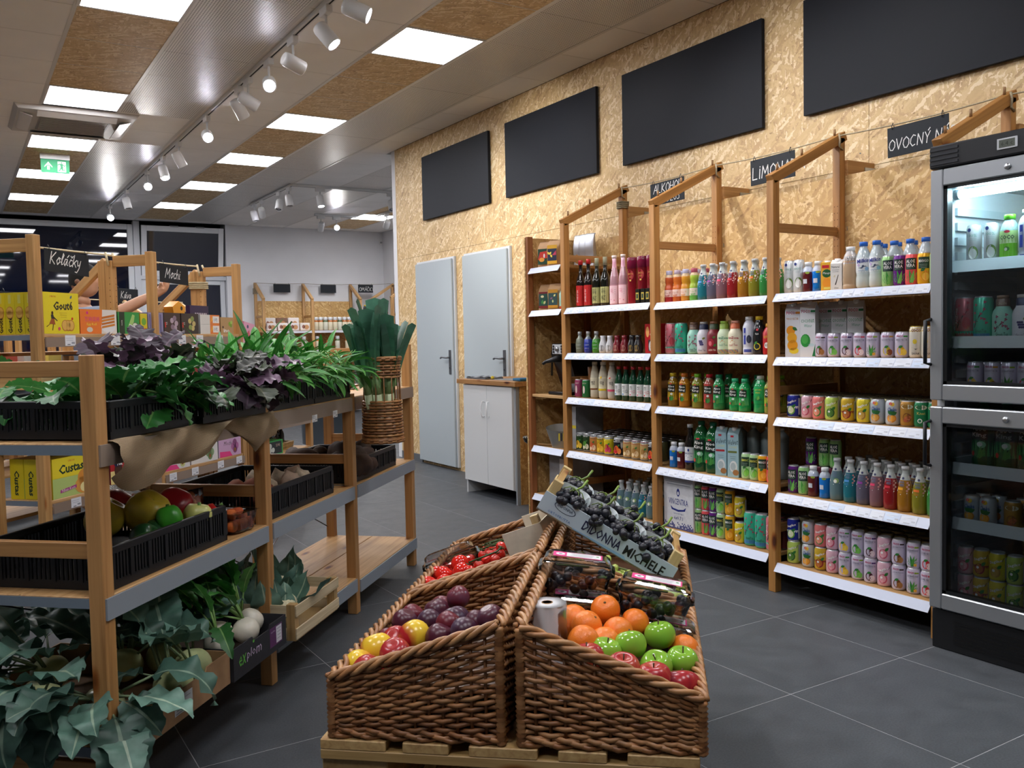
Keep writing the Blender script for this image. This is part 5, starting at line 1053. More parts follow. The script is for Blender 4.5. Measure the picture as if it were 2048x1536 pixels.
for i, (y, z, c, words, art) in enumerate([
  (4.86, 1.676, '#b08a62', 'kraft coffee bag with green and red label, left on the top nook shelf', lambda A: (A.rect(-.036, .02, .036, .12, '#16402a', 1), A.poly([(-.036,.05),(.036,.06),(.036,.105),(-.02,.1)], '#c4342a', 2), A.ell(-.006, .05, .02, .014, '#e09a3a', 3), A.ell(.012, .075, .006, .014, W_, 4))),
  (4.752, 1.676, '#b58f66', 'kraft coffee bag with yellow and navy label, right on the top nook shelf', lambda A: (A.rect(-.036, .015, .036, .135, '#d8a52a', 1), A.rect(-.034, .035, .034, .112, '#1f2a44', 2), A.leaf(-.02, .075, .022, .9, '#e6d24a', 3), A.leaf(-.02, .075, .022, 2.2, '#e6d24a', 3), A.leaf(-.012, .075, .022, -1.0, '#e6d24a', 3), A.poly([(0,.07),(.03,.1),(.03,.07)], '#c43a5a', 3))),
  (4.86, 1.398, '#b08a62', 'kraft coffee bag with red and teal label, left on the second nook shelf', lambda A: (A.rect(-.036, .015, .036, .12, '#7a1f22', 1), A.rect(-.034, .03, .034, .108, '#1f4a40', 2), A.ell(-.008, .09, .012, .008, '#e0d8a5', 3), A.leaf(.002, .04, .026, 1.0, '#c9d08a', 3), A.leaf(-.01, .04, .03, 1.4, '#3f8a45', 3))),
  (4.752, 1.398, '#b58f66', 'kraft coffee bag with ochre and slate label, right on the second nook shelf', lambda A: (A.rect(-.036, .012, .036, .13, '#c08a2a', 1), A.rect(-.034, .03, .034, .108, '#2f4a4c', 2), A.leaf(.006, .085, .02, .8, '#e0d88a', 3), A.leaf(-.02, .07, .02, .4, '#8a5a7a', 3), A.leaf(.0, .045, .02, 1.6, '#c9d08a', 3)))]):
    pouch('coffee_bag', words, (PF+.075, y, z), TURN, .092, .07, .165, c, 'card', art, 'kraft coffee bags in the nook')
o = thing('coffee_tin', 'mint coffee tin with red rim half behind the post', 'tin', (PF+.08, 4.66, 1.398)); b = MB('satin'); b.lathe([(.03,0),(.034,.004),(.036,.02),(.036,.1),(.02,.13),(.012,.14)], 16, ['#c4452a','#c4452a','#9ac4b5','#9ac4b5','#cfe0d8']); b.build('shell', o)
for i, (y, wd) in enumerate(((4.92, 'left'), (4.855, 'middle'), (4.79, 'right'))):
    pouch('foil_pouch', 'silver foil coffee pouch, %s of three behind the kraft bags' % wd, (3.62, y, 1.676), TURN, .066, .05, .225, '#b9bcc2', 'brushed', None if i else (lambda A: A.ell(0, .07, .015, .03, '#b5762a', 1)), 'silver foil pouches')
# ---------------------------------------------------------------- coffee nook bay
nook = thing('nook_shelving', 'narrow pine shelving bay holding coffee bags and an espresso machine', 'shelving', (0, 0, 0))
for x, h_ in ((PF+PT/2, 1.885), (PR+PT/2, 1.885)):
    b = MB('wood', WOOD); b.beam((x, 4.972, 0), (x, 4.972, h_), PT, .026, (0,1,0), '#a5683f'); b.build('post', nook)
b = MB('osb_y', '#f2e4c8'); b.box((PF-.004, 4.986, 0), (X_R-.001, 4.998, 1.88)); b.build('side_panel', nook)
b = MB('osb_x', '#e8d8ba'); b.box((PR+PT+.002, 4.60, 0), (PR+PT+.014, 4.985, 1.88)); b.build('back_panel', nook)
for z, strip in ((1.675, True), (1.397, True), (.85, False), (.508, True), (.188, True)):
    b = MB('wood', '#d9b588'); b.beam((3.49, 4.595, z-.009), (3.49, 4.956, z-.009), .49, .018, (0,0,1), '#d2ae80'); sh = b.build('shelf', nook)
    if strip: price_strip(sh, 4.602, 4.945, z, False)
o = thing('espresso_machine', 'black espresso machine with button panel on the nook shelf', 'coffee machine', (PF+.17, 4.71, .851), -PI/2)
b = MB('gloss', '#16171a'); b.box((-.1, -.13, 0), (.1, .16, .022), ch=.008); b.build('drip_tray', o)
b = MB('gloss', '#131417'); b.add([(-.085,-.02,.02),(.085,-.02,.02),(.085,.16,.02),(-.085,.16,.02),(-.1,-.1,.26),(.1,-.1,.26),(.1,.16,.26),(-.1,.16,.26),(-.1,-.09,.33),(.1,-.09,.33),(.1,.16,.33),(-.1,.16,.33)], [(0,1,5,4),(1,2,6,5),(2,3,7,6),(3,0,4,7),(4,5,9,8),(5,6,10,9),(6,7,11,10),(7,4,8,11),(8,9,10,11),(3,2,1,0)]); b.build('housing', o)
b = MB('satin', '#b9bec4'); b.box((-.075, -.108, .262), (.055, -.098, .325), ch=.002); pn = b.build('control_panel', o)
b = MB('satin', '#1a1c22')
for i in range(3):
    for sx in (-.058, .03): b.lathe([(.008, 0), (.008, .003)], 10, c=(sx, .276+.018*i, .0))
b.build('button', pn, (0, -.108, 0), (PI/2, 0, 0))['kind'] = 'stuff'
b = MB('metal', '#c4c8cc'); b.lathe([(.016, 0), (.014, .012), (.0001, .012)], 14, c=(-.014, .295, 0)); b.build('dial', pn, (0, -.108, 0), (PI/2, 0, 0))
b = MB('satin', '#1b1c1f'); b.tube([(-.02, -.07, .235), (-.02, -.12, .232), (-.06, -.17, .215), (-.075, -.185, .2)], [.026, .02, .011, .009], 10); b.build('filter_holder', o)
b = MB('satin', '#17181b'); b.tube([(-.095, -.06, .25), (-.13, -.07, .24), (-.14, -.07, .12)], .007, 8); b.build('steam_wand', o)
o = thing('grey_carton', 'grey box with black diamond logo on the fourth nook shelf', 'box', (PF+.2, 4.66, .509), -PI/2); b = MB('card', '#9a9da2'); b.box((-.07, -.1, 0), (.07, .12, .27), '#a5a8ac', ch=.002); b.build('carton', o)
A = Art(); A.poly([(0,.17),(.018,.2),(0,.23),(-.018,.2)], '#1c1e22', 1); A.rect(-.07, .13, .07, .15, '#d8c63a', 1); A.txt('RIOBA', 0, .2, .008, W_, 2, .022); A.lines(0, .16, .09, 1, .01, '#777b82'); b = MB('print'); A.flat(b, f=lambda u, v, e: (u, -.1-e, v)); b.build('print', o)
o = thing('foil_bag', 'open silver foil bag with yellow stripes on the fourth nook shelf', 'bag', (PF+.09, 4.72, .509), -.6); b = MB('brushed', '#a9a9a4')
b.grid(lambda u, v: (((.05+.035*v)*math.cos(2*PI*u)*(1.2)+.01*math.sin(9*u)), (.035+.03*v)*math.sin(2*PI*u), .13*v+.02*v*math.sin(2*PI*u)), 18, 5); b.build('foil', o); A = Art(); [A.rect(-.03+.014*i, .05, -.022+.014*i, .1, ('#d8c63a', '#2c2e33')[i % 2], 1, 1) for i in range(5)]; b = MB('print'); A.flat(b, f=lambda u, v, e: (u, -.078-e, v)); b.build('stripes', o)
o = thing('biscuit_packet', 'flat wrapped biscuit packet lying on the fourth nook shelf', 'packet', (PF+.06, 4.86, .509), .3); b = MB('satin', '#b9935f'); b.box((-.03, -.06, 0), (.03, .06, .014), ch=.005); b.build('wrapper', o)
b = MB('film', '#e8e4dc'); b.box((-.034, -.066, .001), (.034, .066, .018), ch=.006); b.build('film', o)
o = thing('appliance_carton', 'grey cardboard appliance box on the bottom nook shelf', 'box', (PF+.2, 4.76, .189), -PI/2); b = MB('card', '#8f9093'); b.box((-.14, -.1, 0), (.12, .15, .27), '#96979a', ch=.002); b.build('carton', o); A = Art(); A.rect(-.02, .06, .03, .24, '#dcdde0', 1); A.rect(.04, .08, .11, .22, '#2a2b2f', 1); b = MB('print'); A.flat(b, f=lambda u, v, e: (u, -.1-e, v)); b.build('print', o)
# ---------------------------------------------------------------- sink cabinet
cb = thing('sink_cabinet', 'white two-door sink cabinet with beech worktop', 'cabinet', (3.45, 5.87, 0))
b = MB('satin', '#d2d5d6'); b.box((.002, -.36, .1), (.48, .38, .87), '#c9cccd'); b.box((.002, .36, 0), (.49, .38, .1)); b.box((.002, -.38, 0), (.49, -.36, .87), '#8f969c'); b.build('body', cb)
b = MB('osb_y', '#d8c4a0'); b.box((.03, -.386, 0), (.49, -.3805, .87)); b.build('side_cladding', cb)
for y0, y1, hy in ((-.352, .012, -.02), (.016, .376, .048)):
    b = MB('satin', '#d5d9da'); b.box((-.016, y0, .105), (.001, y1, .865), ch=.002); d = b.build('door', cb)
    b = MB('gloss', '#eceeef'); b.tube([(-.014, hy, .74), (-.034, hy+.004, .745), (-.04, hy+.018, .69), (-.04, hy+.018, .67), (-.034, hy+.004, .625), (-.014, hy, .63)] if hy > 0 else [(-.014, hy, .74), (-.034, hy, .742), (-.038, hy, .69), (-.034, hy, .628), (-.014, hy, .63)], .005, 6); b.build('handle', d)
b = MB('wood', '#c89a66'); b.beam((.225, -.42, .888), (.225, .46, .888), .51, .036, (0,0,1), '#b98c5c'); b.build('worktop', cb)
b = MB('brushed', '#8d949a'); b.box((.06, -.38, .9062), (.44, .08, .909), ch=.001); b.build('sink_rim', cb)
def small(name, label, cat, loc, rz=0): return thing(name, label, cat, loc, rz)
o = small('dish_towel', 'folded dark striped dish towel lying on the sink worktop', 'towel', (3.56, 6.12, .9075)); b = MB('cloth', '#5a6068'); b.grid(lambda u, v: (.16*(u-.5), .3*(v-.5), .012+.006*math.sin(7*u+9*v)), 8, 12, cols=[('#4a5058', '#8f959a')[j % 2] for i in range(8) for j in range(12)]); b.box((-.08, -.15, 0), (.08, .15, .011)); b.build('cloth', o)
o = small('sponge_cloth', 'blue cleaning cloth at the sink edge', 'cloth', (3.52, 5.51, .9095)); b = MB('cloth', '#2f6f9a'); b.box((-.05, -.05, 0), (.05, .05, .02), ch=.008); b.build('cloth', o)
o = small('lemon', 'small yellow lemon piece beside the dish towel', 'lemon', (3.52, 5.93, .9075)); b = MB('skin_veg', '#d8c83a'); b.lathe([(.001,0),(.012,.004),(.015,.014),(.011,.024),(.001,.028)], 12); b.build('fruit', o)
o = small('detergent_bottle', 'white detergent bottle with red cap behind the nook panel', 'bottle', (3.74, 5.50, .9095)); b = MB('satin', '#cfe0dc'); b.lathe([(.03,0),(.036,.006),(.038,.1),(.034,.16),(.016,.185),(.014,.2)], 16); b.build('container', o); b = MB('plastic', '#c4202c'); b.lathe([(.016,.198),(.016,.215),(.007,.235),(.0001,.236)], 12); b.build('cap', o); A = Art(); A.ell(0, .1, .02, .04, '#8ac4b5', 1); A.txt('fairy'[:0]+'eco', 0, .13, .014, '#c4303a', 2, .03); b = MB('print'); A.wrap(b, .038); b.build('label', o, rz=-.9)
cbx = b
o = small('utensil_jar', 'steel jar of kitchen utensils by the sink', 'jar', (3.60, 5.46, .909)); b = MB('metal', '#9a9fa5'); b.lathe([(.03,0),(.032,.004),(.032,.1),(.029,.1),(.029,.008),(.0001,.008)], 16); b.build('jar_wall', o)
for i, (dx, dy) in enumerate(((.012,.01),(-.012,.006),(.0,-.014))):
    b = MB('brushed', '#7d8288'); b.tube([(dx*.4,dy*.4,.012),(dx*2,dy*2,.19)], .004, 6); b.build('utensil', o)
o = small('paper_notice', 'small white paper notice with dark photo behind the sink', 'notice', (3.947, 5.42, 1.06)); b = MB('print', '#d2d2ce'); b.box((-.002, -.09, 0), (0, .09, .12)); b.build('sheet', o); b = MB('print'); Art().rect(-.07, .03, -.02, .08, '#4a4038', 1).lines(.02, .1, .06, 3, .012, '#4a4e55').flat(b, f=lambda u, v, e: (-.002-e, -u, v)); b.build('print', o)
o = small('glass_bowl', 'clear glass bowl hanging off the cabinet side near the nook', 'bowl', (3.30, 5.06, .50)); b = MB('clear', '#e4ecee'); b.lathe([(.02,0),(.05,.02),(.06,.055),(.057,.055),(.047,.022),(.0001,.006)], 18); b.build('bowl_wall', o); b = MB('metal', '#b5b9bd'); b.box((-.03, -.072, .04), (.03, .062, .05)); b.build('clamp', o)
# ---------------------------------------------------------------- the glass-door fridge
fr = thing('display_fridge', 'tall two-door glass drinks fridge with black header', 'fridge', (3.16, 1.75, 0))
FW = .29; FX = 3.16
b = MB('satin', '#d5d9de'); b.box((.03, -FW, .02), (.62, -FW+.03, 1.82)); b.box((.03, FW-.03, .02), (.62, FW, 1.82)); b.box((.59, -FW+.03, .02), (.62, FW-.03, 1.82), '#3a4046'); b.box((.03, -FW+.03, 1.76), (.59, FW-.03, 1.82)); b.box((.03, -FW+.03, .02), (.59, FW-.03, .175), '#9aa3aa'); b.build('cabinet', fr)
b = MB('black_plastic', '#191b1f'); b.box((-.02, -FW-.005, 1.82), (.62, FW+.005, 1.905), ch=.006); hd = b.build('header', fr)
for i in range(4):
    b = MB('black_plastic', '#24262b'); b.box((-.0235, .18, 1.832+.017*i), (-.0195, FW, 1.841+.017*i)); b.build('ridge', hd)
b = MB('satin', '#c9ccd0'); b.box((-.024, -.035, 1.845), (-.0195, .035, 1.882)); ds = b.build('display', hd); b = MB('print', '#4a5048'); Art().rect(-.028, 1.85, .028, 1.877, '#545a50', 1).txt('6.4 c', 0, 1.8635, .014, '#22261f', 2, .04).flat(b, f=lambda u, v, e: (-.024-e, -u, v)); b.build('digits', hd)
b = MB('black_plastic', '#0f1013'); b.box((.0, -FW, .0), (.58, FW, .155), ch=.004); kk = b.build('kick_plate', fr)
for i in range(6):
    b = MB('black_plastic', '#050506'); b.box((-.003, -.2, .03+.016*i), (.001, .2, .037+.016*i)); b.build('vent_slot', kk)
def fridge_door(z0, z1, gl):
    b = MB('brushed', '#aeb2b6'); t = .05
    for a, c in (((-FW, z0), (-FW+t, z1)), ((FW-t, z0), (FW, z1)), ((-FW+t, z0), (FW-t, z0+t+.01)), ((-FW+t, z1-t-.012), (FW-t, z1))): b.box((-.02, a[0], a[1]), (.026, c[0], c[1]), '#a9adb1', 'brushed', ch=.004)
    d = b.build('door', fr)
    b = MB('black_plastic', '#101215'); e = t; g0, g1 = z0+t+.01, z1-t-.012
    for a, c in (((-FW+e, g0), (-FW+e+.014, g1)), ((FW-e-.014, g0), (FW-e, g1)), ((-FW+e, g0), (FW-e, g0+.012)), ((-FW+e, g1-.012), (FW-e, g1))): b.box((-.012, a[0], a[1]), (.02, c[0], c[1]))
    b.build('gasket', d)
    b = MB('pane', gl); b.add([(-.004, -FW+e+.01, g0+.01), (-.004, FW-e-.01, g0+.01), (-.004, FW-e-.01, g1-.01), (-.004, -FW+e+.01, g1-.01)], [(0,3,2,1)]); b.build('pane', d)
    b = MB('metal', '#c9ccd0'); b.lathe([(.011, 0), (.011, .006), (.006, .009), (.0001, .009)], 14); b.build('lock', d, (-.02, -.002, z1-.032), (0, -PI/2, 0))
    b = MB('black_plastic', '#15161a'); zc = z0+.22 if z0 > .5 else z1-.14
    b.tube([(-.018, FW-.004, zc-.085), (-.045, FW+.002, zc-.08), (-.045, FW+.002, zc+.08), (-.018, FW-.004, zc+.085)], .007, 8); b.build('handle', d)
fridge_door(.955, 1.815, '#eef6f8'); fridge_door(.16, .93, '#d3dcdf')
for i, z in enumerate((1.455, 1.172, .99, .695, .485, .18)):
    b = MB('satin', '#cfd6da'); b.box((.045, -FW+.032, z-.006), (.58, FW-.032, z)); s_ = b.build('shelf', fr)
    if i not in (2, 5): b = MB('satin', '#d8e0e6'); b.add([(.05,-FW+.035,z+.022),(.05,FW-.035,z+.022),(.038,FW-.035,z-.022),(.038,-FW+.035,z-.022)], [(0,3,2,1)]); b.box((.05, -FW+.035, z-.002), (.053, FW-.035, z+.022)); b.build('price_strip', s_)
for sgn in (-1, 1):
    b = MB('satin', '#c4ced4'); y = sgn*(FW-.036)
    for q_ in range(26): b.box((.09, y-.006, .25+.056*q_), (.5, y+.006, .28+.056*q_))
    b.build('shelf_rail', fr)['kind'] = 'stuff'
b = MB('tube_light'); b.tube([(.07, -FW+.05, 1.725), (.07, FW-.06, 1.725)], .016, 10); tl = b.build('lamp_tube', fr); b = MB('satin', '#b9c4c9')
for y in (-FW+.045, FW-.055): b.tube([(.07, y-.008, 1.725), (.07, y+.012, 1.725)], .019, 10)
b.build('lamp_holder', tl)
for i, (nm, z, wd) in enumerate((('fr1', 1.456, 'top shelf in the fridge'), ('fr2', 1.173, 'second shelf in the fridge'), ('fr3', .991, 'third shelf in the fridge'), ('fr4', .696, 'fourth shelf in the fridge'), ('fr5', .486, 'fifth shelf in the fridge'), ('fr6', .181, 'bottom of the fridge'))):
    row = list(ROWS[nm]); y = row[-1][1]; k = row[-1][0]; extra = {'fr1': ['milk_soda', 'tea_white', 'tea_black'], 'fr2': ['tea_pome', 'tea_half_green', 'tea_half_red'], 'fr3': ['foc_guava', 'foc_coconut', 'foc_mango'], 'fr4': ['king_green', 'king_yellow', 'king_lime'], 'fr5': ['melon_green', 'tamarind', 'thai_pine'], 'fr6': ['sag_coral', 'sag_blue', 'sag_pink']}[nm]
    for e_ in extra:
        y -= .075; row.append((e_, y))
    tu = -PI/2+.25
    stock(row, FX+.07, z, 1.75-FW+.04, 1.75+FW-.045, wd, 'drinks inside the fridge', tu)
    if nm == 'fr6': stock(row, FX+.07, z+.1055, 1.75-FW+.04, 1.75+FW-.045, 'upper layer, '+wd, 'drinks inside the fridge', tu)
    elif nm in ('fr3', 'fr5'): stock([(k_, y_) for k_, y_ in row], FX+.145, z, 1.75-FW+.04, 1.75+FW-.045, wd, 'drinks inside the fridge', tu, 'second-row ')
# ================================================================ the produce rack (front left)
PINE = '#dab080'; STEEL = '#7d8894'
RA = math.radians(46.9); RB = (.913, 3.12)
def frame(loc, ang): return M.Translation(V((loc[0], loc[1], 0))) @ M.Rotation(ang, 4, 'Z')
RF = frame(RB, RA)
def rp(x, y, z): return RF @ V((x, y, z))      # rack coordinates: x along the front, y inward, z up
def rack_thing(name, label, cat, x, y, z, rz=0.0, group=None): return thing(name, label, cat, rp(x, y, z), RA+rz, group)
rack = thing('produce_rack', 'low pine produce rack standing diagonally in the shop', 'shelving', (RB[0], RB[1], 0), RA)
PX = (-.90, 0.0, .835, 1.69); PW = .044; RD = .5
for i, x in enumerate(PX):
    for y in (0, RD-PW):
        h_ = 1.2 if i in (0, 3) else 1.08
        if i == 2 and y == 0: h_ = .99
        b = MB('wood', PINE); b.beam((x+PW/2, y+PW/2, 0), (x+PW/2, y+PW/2, h_), PW, PW, (0,1,0), '#cf9f6c'); b.build('post', rack)
    for z in ((1.165, .697, .12) if i in (0, 3) else (.697, .12)):
        b = MB('wood', PINE); b.beam((x+PW/2, PW, z), (x+PW/2, RD-PW, z), .022, .042, (0,0,1), '#cf9f6c'); b.build('rung', rack)
BAYZ = ((.975, .58, .19), (.975, .58, .165), (.975, .58, .15))
for i in range(3):
    x0, x1 = PX[i]+.004, PX[i+1]+PW-.004
    if i: x0 = PX[i]+PW-.002
    if i < 2: x1 = PX[i+1]+.002
    for k, z in enumerate(BAYZ[i]):
        b = MB('wood', '#e0bb8c')
        for yb in (.0, .2515): b.beam((x0, yb+.1245, z-.009), (x1, yb+.1245, z-.009), .248, .018, (0,0,1), '#dcb484')
        sh = b.build('shelf', rack)
        b = MB('brushed' if k else 'satin', '#9aa3ad' if k else '#8a7b6c'); b.box((x0, -.006, z-.06), (x1, .0, z-.004), '#8f98a2' if k else '#97877a', 'satin'); b.build('front_rail', sh)
        for xe in (x0-.002, x1-.004):
            b = MB('satin', STEEL); b.box((xe, .01, z-.03), (xe+.006, RD-.01, z-.004), '#76828f'); b.build('end_rail', sh)
    b = MB('metal', '#8f9398'); b.tube([(x0+.02, RD-.01, .2), (x1-.02, RD-.01, .56)], .003, 6); b.build('brace', rack)
    b = MB('metal', '#3a3c40'); b.tube([(x0+.02, RD-.004, .56), (x1-.02, RD-.004, .2)], .003, 6); b.build('brace', rack)
def tag_card(parent, x, z, y=-.008, col='#e8ebf0', w_=.062, h_=.04):
    b = MB('print', col); A = Art(); A.rect(-w_/2, 0, w_/2, h_, col, 1); A.lines(-.006, h_*.7, w_*.7, 2, h_*.2, '#aab0bc', 2, .002); A.rect(w_*.1, h_*.18, w_*.4, h_*.36, '#9aa0ac', 2); A.rect(-w_*.3, h_*.08, -w_*.02, h_*.16, '#555b66', 2)
    A.flat(b, f=lambda u, v, e: (x+u, y-e, z+v)); b.build('price_card', parent)
for x in (.42, .63): tag_card(rack, x, .905, w_=.05, h_=.028)
# ---- black plastic crates with slotted walls
def crate_meshes(l, w_, h):
    out = {}
    def wall(n, length):
        b = MB('black_plastic', '#15171b'); t = .006
        b.box((0, 0, h-.022), (length, t+.006, h), ch=.003); b.box((0, 0, 0), (length, t, .024)); nb = max(3, int(length/.0135)); s_ = length/nb
        for q in range(nb):
            wide = q % 6 == 0; b.box((q*s_, 0 if not wide else -.003, .02), (q*s_+(s_*.52 if not wide else s_), t, h-.02))
        b.box((length-.014, -.002, .02), (length, t, h-.02))
        return b.mesh(n)
    out['long'] = wall('side_wall', l); out['short'] = wall('end_wall', w_)
    b = MB('black_plastic', '#0f1114'); b.box((.004, .004, 0), (l-.004, w_-.004, .008)); out['base'] = b.mesh('base'); return out
CR = {}
def crate(label, x, y, z, l=.6, w_=.4, h=.12, rz=0.0, group='black plastic produce crates'):
    key = (l, w_, h)
    if key not in CR: CR[key] = crate_meshes(*key)
    m = CR[key]; o = rack_thing('plastic_crate', label, 'crate', x, y, z, rz, group)
    link('base', m['base'], o); link('side_wall', m['long'], o); link('side_wall', m['long'], o, (l, w_, 0), rz=PI); link('end_wall', m['short'], o, (l, 0, 0), rz=PI/2); link('end_wall', m['short'], o, (0, w_, 0), rz=-PI/2)
    return o
TZ, MZ = .976, .581
crate('black crate of green perilla leaves, nearest on the top shelf', -.845, -.0, TZ+.004, .41, .56, .10)
crate('black crate of purple perilla, second on the top shelf', -.43, -.02, TZ+.004, .41, .54, .10)
crate('black crate of water spinach, third on the top shelf', .04, .0, TZ, .4, .5, .11)
crate('black crate of water spinach beside the leek basket, fourth on the top shelf', .445, .0, TZ, .38, .5, .11)
crate('black crate of peppers and zucchini on the middle shelf', -.84, .02, MZ, .6, .42, .115)
crate('black crate of sweet potatoes on the middle shelf', .055, .02, MZ, .6, .42, .115)
crate('black crate of dark yams on the middle shelf', .885, .02, MZ, .6, .42, .105)
# ---- leaves
def leaf_mesh(name, L, W, col, rib, serr=.0, bend=.6, fold=.25, wave=.0, pet=.03, n=12, lobe=0.0, petcol=None, tip=.75, seed=0):
    b = MB('leaf', col); q = random.Random(seed); S_ = (-1, -.55, -.07, .07, .55, 1); vs = []; ang = 0.0; x = pet; z = 0.0; path = []
    for i in range(n+1):
        path.append((x, z, ang)); d = L/n; x += d*math.cos(ang); z += d*math.sin(ang); ang -= bend/n
    for i, (px_, pz, an) in enumerate(path):
        t = i/n; w_ = W/2*math.sin(PI*min(1, t**tip))**.8 if 0 < t < 1 else .0015
        if serr and 0 < i < n: w_ *= (1+serr) if i % 2 else (1-serr)
        if lobe and 0 < i < n: w_ *= 1-lobe*(i % 3 == 0)
        for s_ in S_:
            up = fold*abs(s_)*w_ + (wave*W*math.sin(i*1.3+(2 if s_ > 0 else 0)+seed)*abs(s_) if wave else 0)
            vs.append((px_-math.sin(an)*up, s_*w_, pz+math.cos(an)*up))
    fs, cs = [], []
    for i in range(n):
        for j in range(5): fs.append((i*6+j, (i+1)*6+j, (i+1)*6+j+1, i*6+j+1)); cs.append(rib if j == 2 else col)
    b.add(vs, fs, col, 'leaf', True, cs)
    if pet > 0: b.tube([(0, 0, -.004), (pet*.5, 0, -.001), (pet+.004, 0, 0)], [L*.016+.0012, L*.014+.001, L*.01+.0008], 5, petcol or rib, 'leaf')
    return b.mesh(name)
def place_leaf(me, parent, p, az, el, roll=0.0, sc=1.0, name='leaf'):
    o = link(name, me, parent, p); o.rotation_euler = (M.Rotation(az, 3, 'Z') @ M.Rotation(-el, 3, 'Y') @ M.Rotation(roll, 3, 'X')).to_euler(); o.scale = (sc, sc, sc); return o
LF = {
 'perilla': [leaf_mesh('leaf', .125, .085, c, r_, .1, bd, .18, .05, .03, 20, seed=i) for i, (c, r_, bd) in enumerate((('#3c8a3e', '#7fae62', .7), ('#2f7536', '#6fa058', 1.1), ('#56a050', '#98c07a', .5), ('#7fae86', '#a9c9a0', .9)))],
 'shiso': [leaf_mesh('leaf', .12, .095, c, r_, .12, bd, .2, .07, .03, 20, seed=i) for i, (c, r_, bd) in enumerate((('#33352c', '#5a5a48', .8), ('#6d5068', '#8a7084', 1.2), ('#3f4a35', '#6a6a52', .6), ('#4a3a48', '#7a6474', 1.0)))],
 'spinach': [leaf_mesh('leaf', L_, W__, c, r_, 0, bd, .35, .02, .05, 8, seed=i, petcol='#6ca048') for i, (c, r_, bd, L_, W__) in enumerate((('#3f8f36', '#7fb85a', .7, .13, .026), ('#4fa03f', '#8ac464', 1.0, .1, .03), ('#347f30', '#70aa52', .4, .16, .022), ('#62b04c', '#a0d07a', 1.3, .09, .034)))],
 'kohl': [leaf_mesh('leaf', L_, W__, c, r_, .04, bd, .16, .1, .09, 16, seed=i, petcol='#9db58a') for i, (c, r_, bd, L_, W__) in enumerate((('#648a7a', '#a9c2a6', .9, .2, .125), ('#567a6c', '#98b39c', 1.5, .17, .115), ('#6f9484', '#b5cab2', .5, .23, .12), ('#4e7264', '#93ae98', 2.0, .19, .12)))],
 'turnip': [leaf_mesh('leaf', L_, .055, c, r_, .14, bd, .3, .06, .09, 14, seed=i, petcol='#9fcc78') for i, (c, r_, bd, L_) in enumerate((('#438a3a', '#9ac878', 1.0, .2), ('#357534', '#88b868', 1.5, .17), ('#57a048', '#aad888', .7, .22)))],
 'cauli': [leaf_mesh('leaf', L_, .11, c, r_, .03, bd, .25, .08, .02, 12, seed=i, petcol='#a9c4a0') for i, (c, r_, bd, L_) in enumerate((('#6a9484', '#b9d0b6', -.9, .19), ('#5b8474', '#a8c3aa', -.5, .21), ('#7aa08e', '#c5d9c0', -1.3, .17)))]}
q = random.Random(11)
def herb(name, label, cat, x, y, z, fam, n, spread, el, sc=(.8, 1.15), group='bunches of leafy greens', lean=None, dz=.06):
    o = rack_thing(name, label, cat, x, y, z, 0, group)
    for i in range(n):
        az = q.uniform(0, 2*PI) if lean is None else lean+q.gauss(0, 1.0)
        place_leaf(q.choice(LF[fam]), o, (q.uniform(-1, 1)*spread[0], q.uniform(-1, 1)*spread[1], q.uniform(0, dz)), az, q.uniform(*el), q.uniform(-.6, .6), q.uniform(*sc))
    return o
herb('perilla_bunch', 'bright green serrated perilla bunch spilling over the rack front', 'herbs', -.56, .06, TZ+.07, 'perilla', 44, (.13, .1), (-.25, .9), (.85, 1.3), lean=-.75)
herb('perilla_bunch', 'green perilla bunch lying deeper in the nearest top crate', 'herbs', -.66, .3, TZ+.05, 'perilla', 36, (.14, .16), (-.1, .7), (.8, 1.1))
herb('purple_perilla_bunch', 'dark purple perilla bunch hanging over the rack front', 'herbs', -.17, .06, TZ+.08, 'shiso', 42, (.15, .1), (-.3, .8), (.85, 1.25), lean=-.8)
herb('purple_perilla_bunch', 'dark purple perilla bunch standing behind in its crate', 'herbs', -.24, .3, TZ+.09, 'shiso', 34, (.16, .14), (.3, 1.3), (.85, 1.3), dz=.1)
herb('water_spinach_bunch', 'long-leaved water spinach bunch in the third top crate', 'herbs', .22, .2, TZ+.09, 'spinach', 120, (.17, .17), (.1, 1.35), (.8, 1.25), dz=.07)
herb('water_spinach_bunch', 'long-leaved water spinach bunch beside the leek basket', 'herbs', .62, .2, TZ+.09, 'spinach', 110, (.16, .17), (.1, 1.3), (.8, 1.25), dz=.07)
herb('water_spinach_bunch', 'water spinach tips hanging over the crate front', 'herbs', .42, .0, TZ+.11, 'spinach', 90, (.36, .05), (-.5, .6), (.7, 1.1), lean=-1.2, dz=.04)
for o_ in list(bpy.data.objects):
    if o_.name.startswith('water_spinach_bunch') and o_.parent is None:
        b = MB('leaf', '#7db356')
        for i in range(26):
            x, y = q.uniform(-.16, .16), q.uniform(-.1, .16); b.tube([(x, y, -.03), (x+q.uniform(-.04, .04), y+q.uniform(-.05, .03), .05), (x+q.uniform(-.1, .1), y+q.uniform(-.12, .05), .1)], .0022, 5, q.choice(('#7db356', '#94c46a', '#5f9a44')), 'leaf')
        s_ = b.build('stems', o_); s_['kind'] = 'stuff'
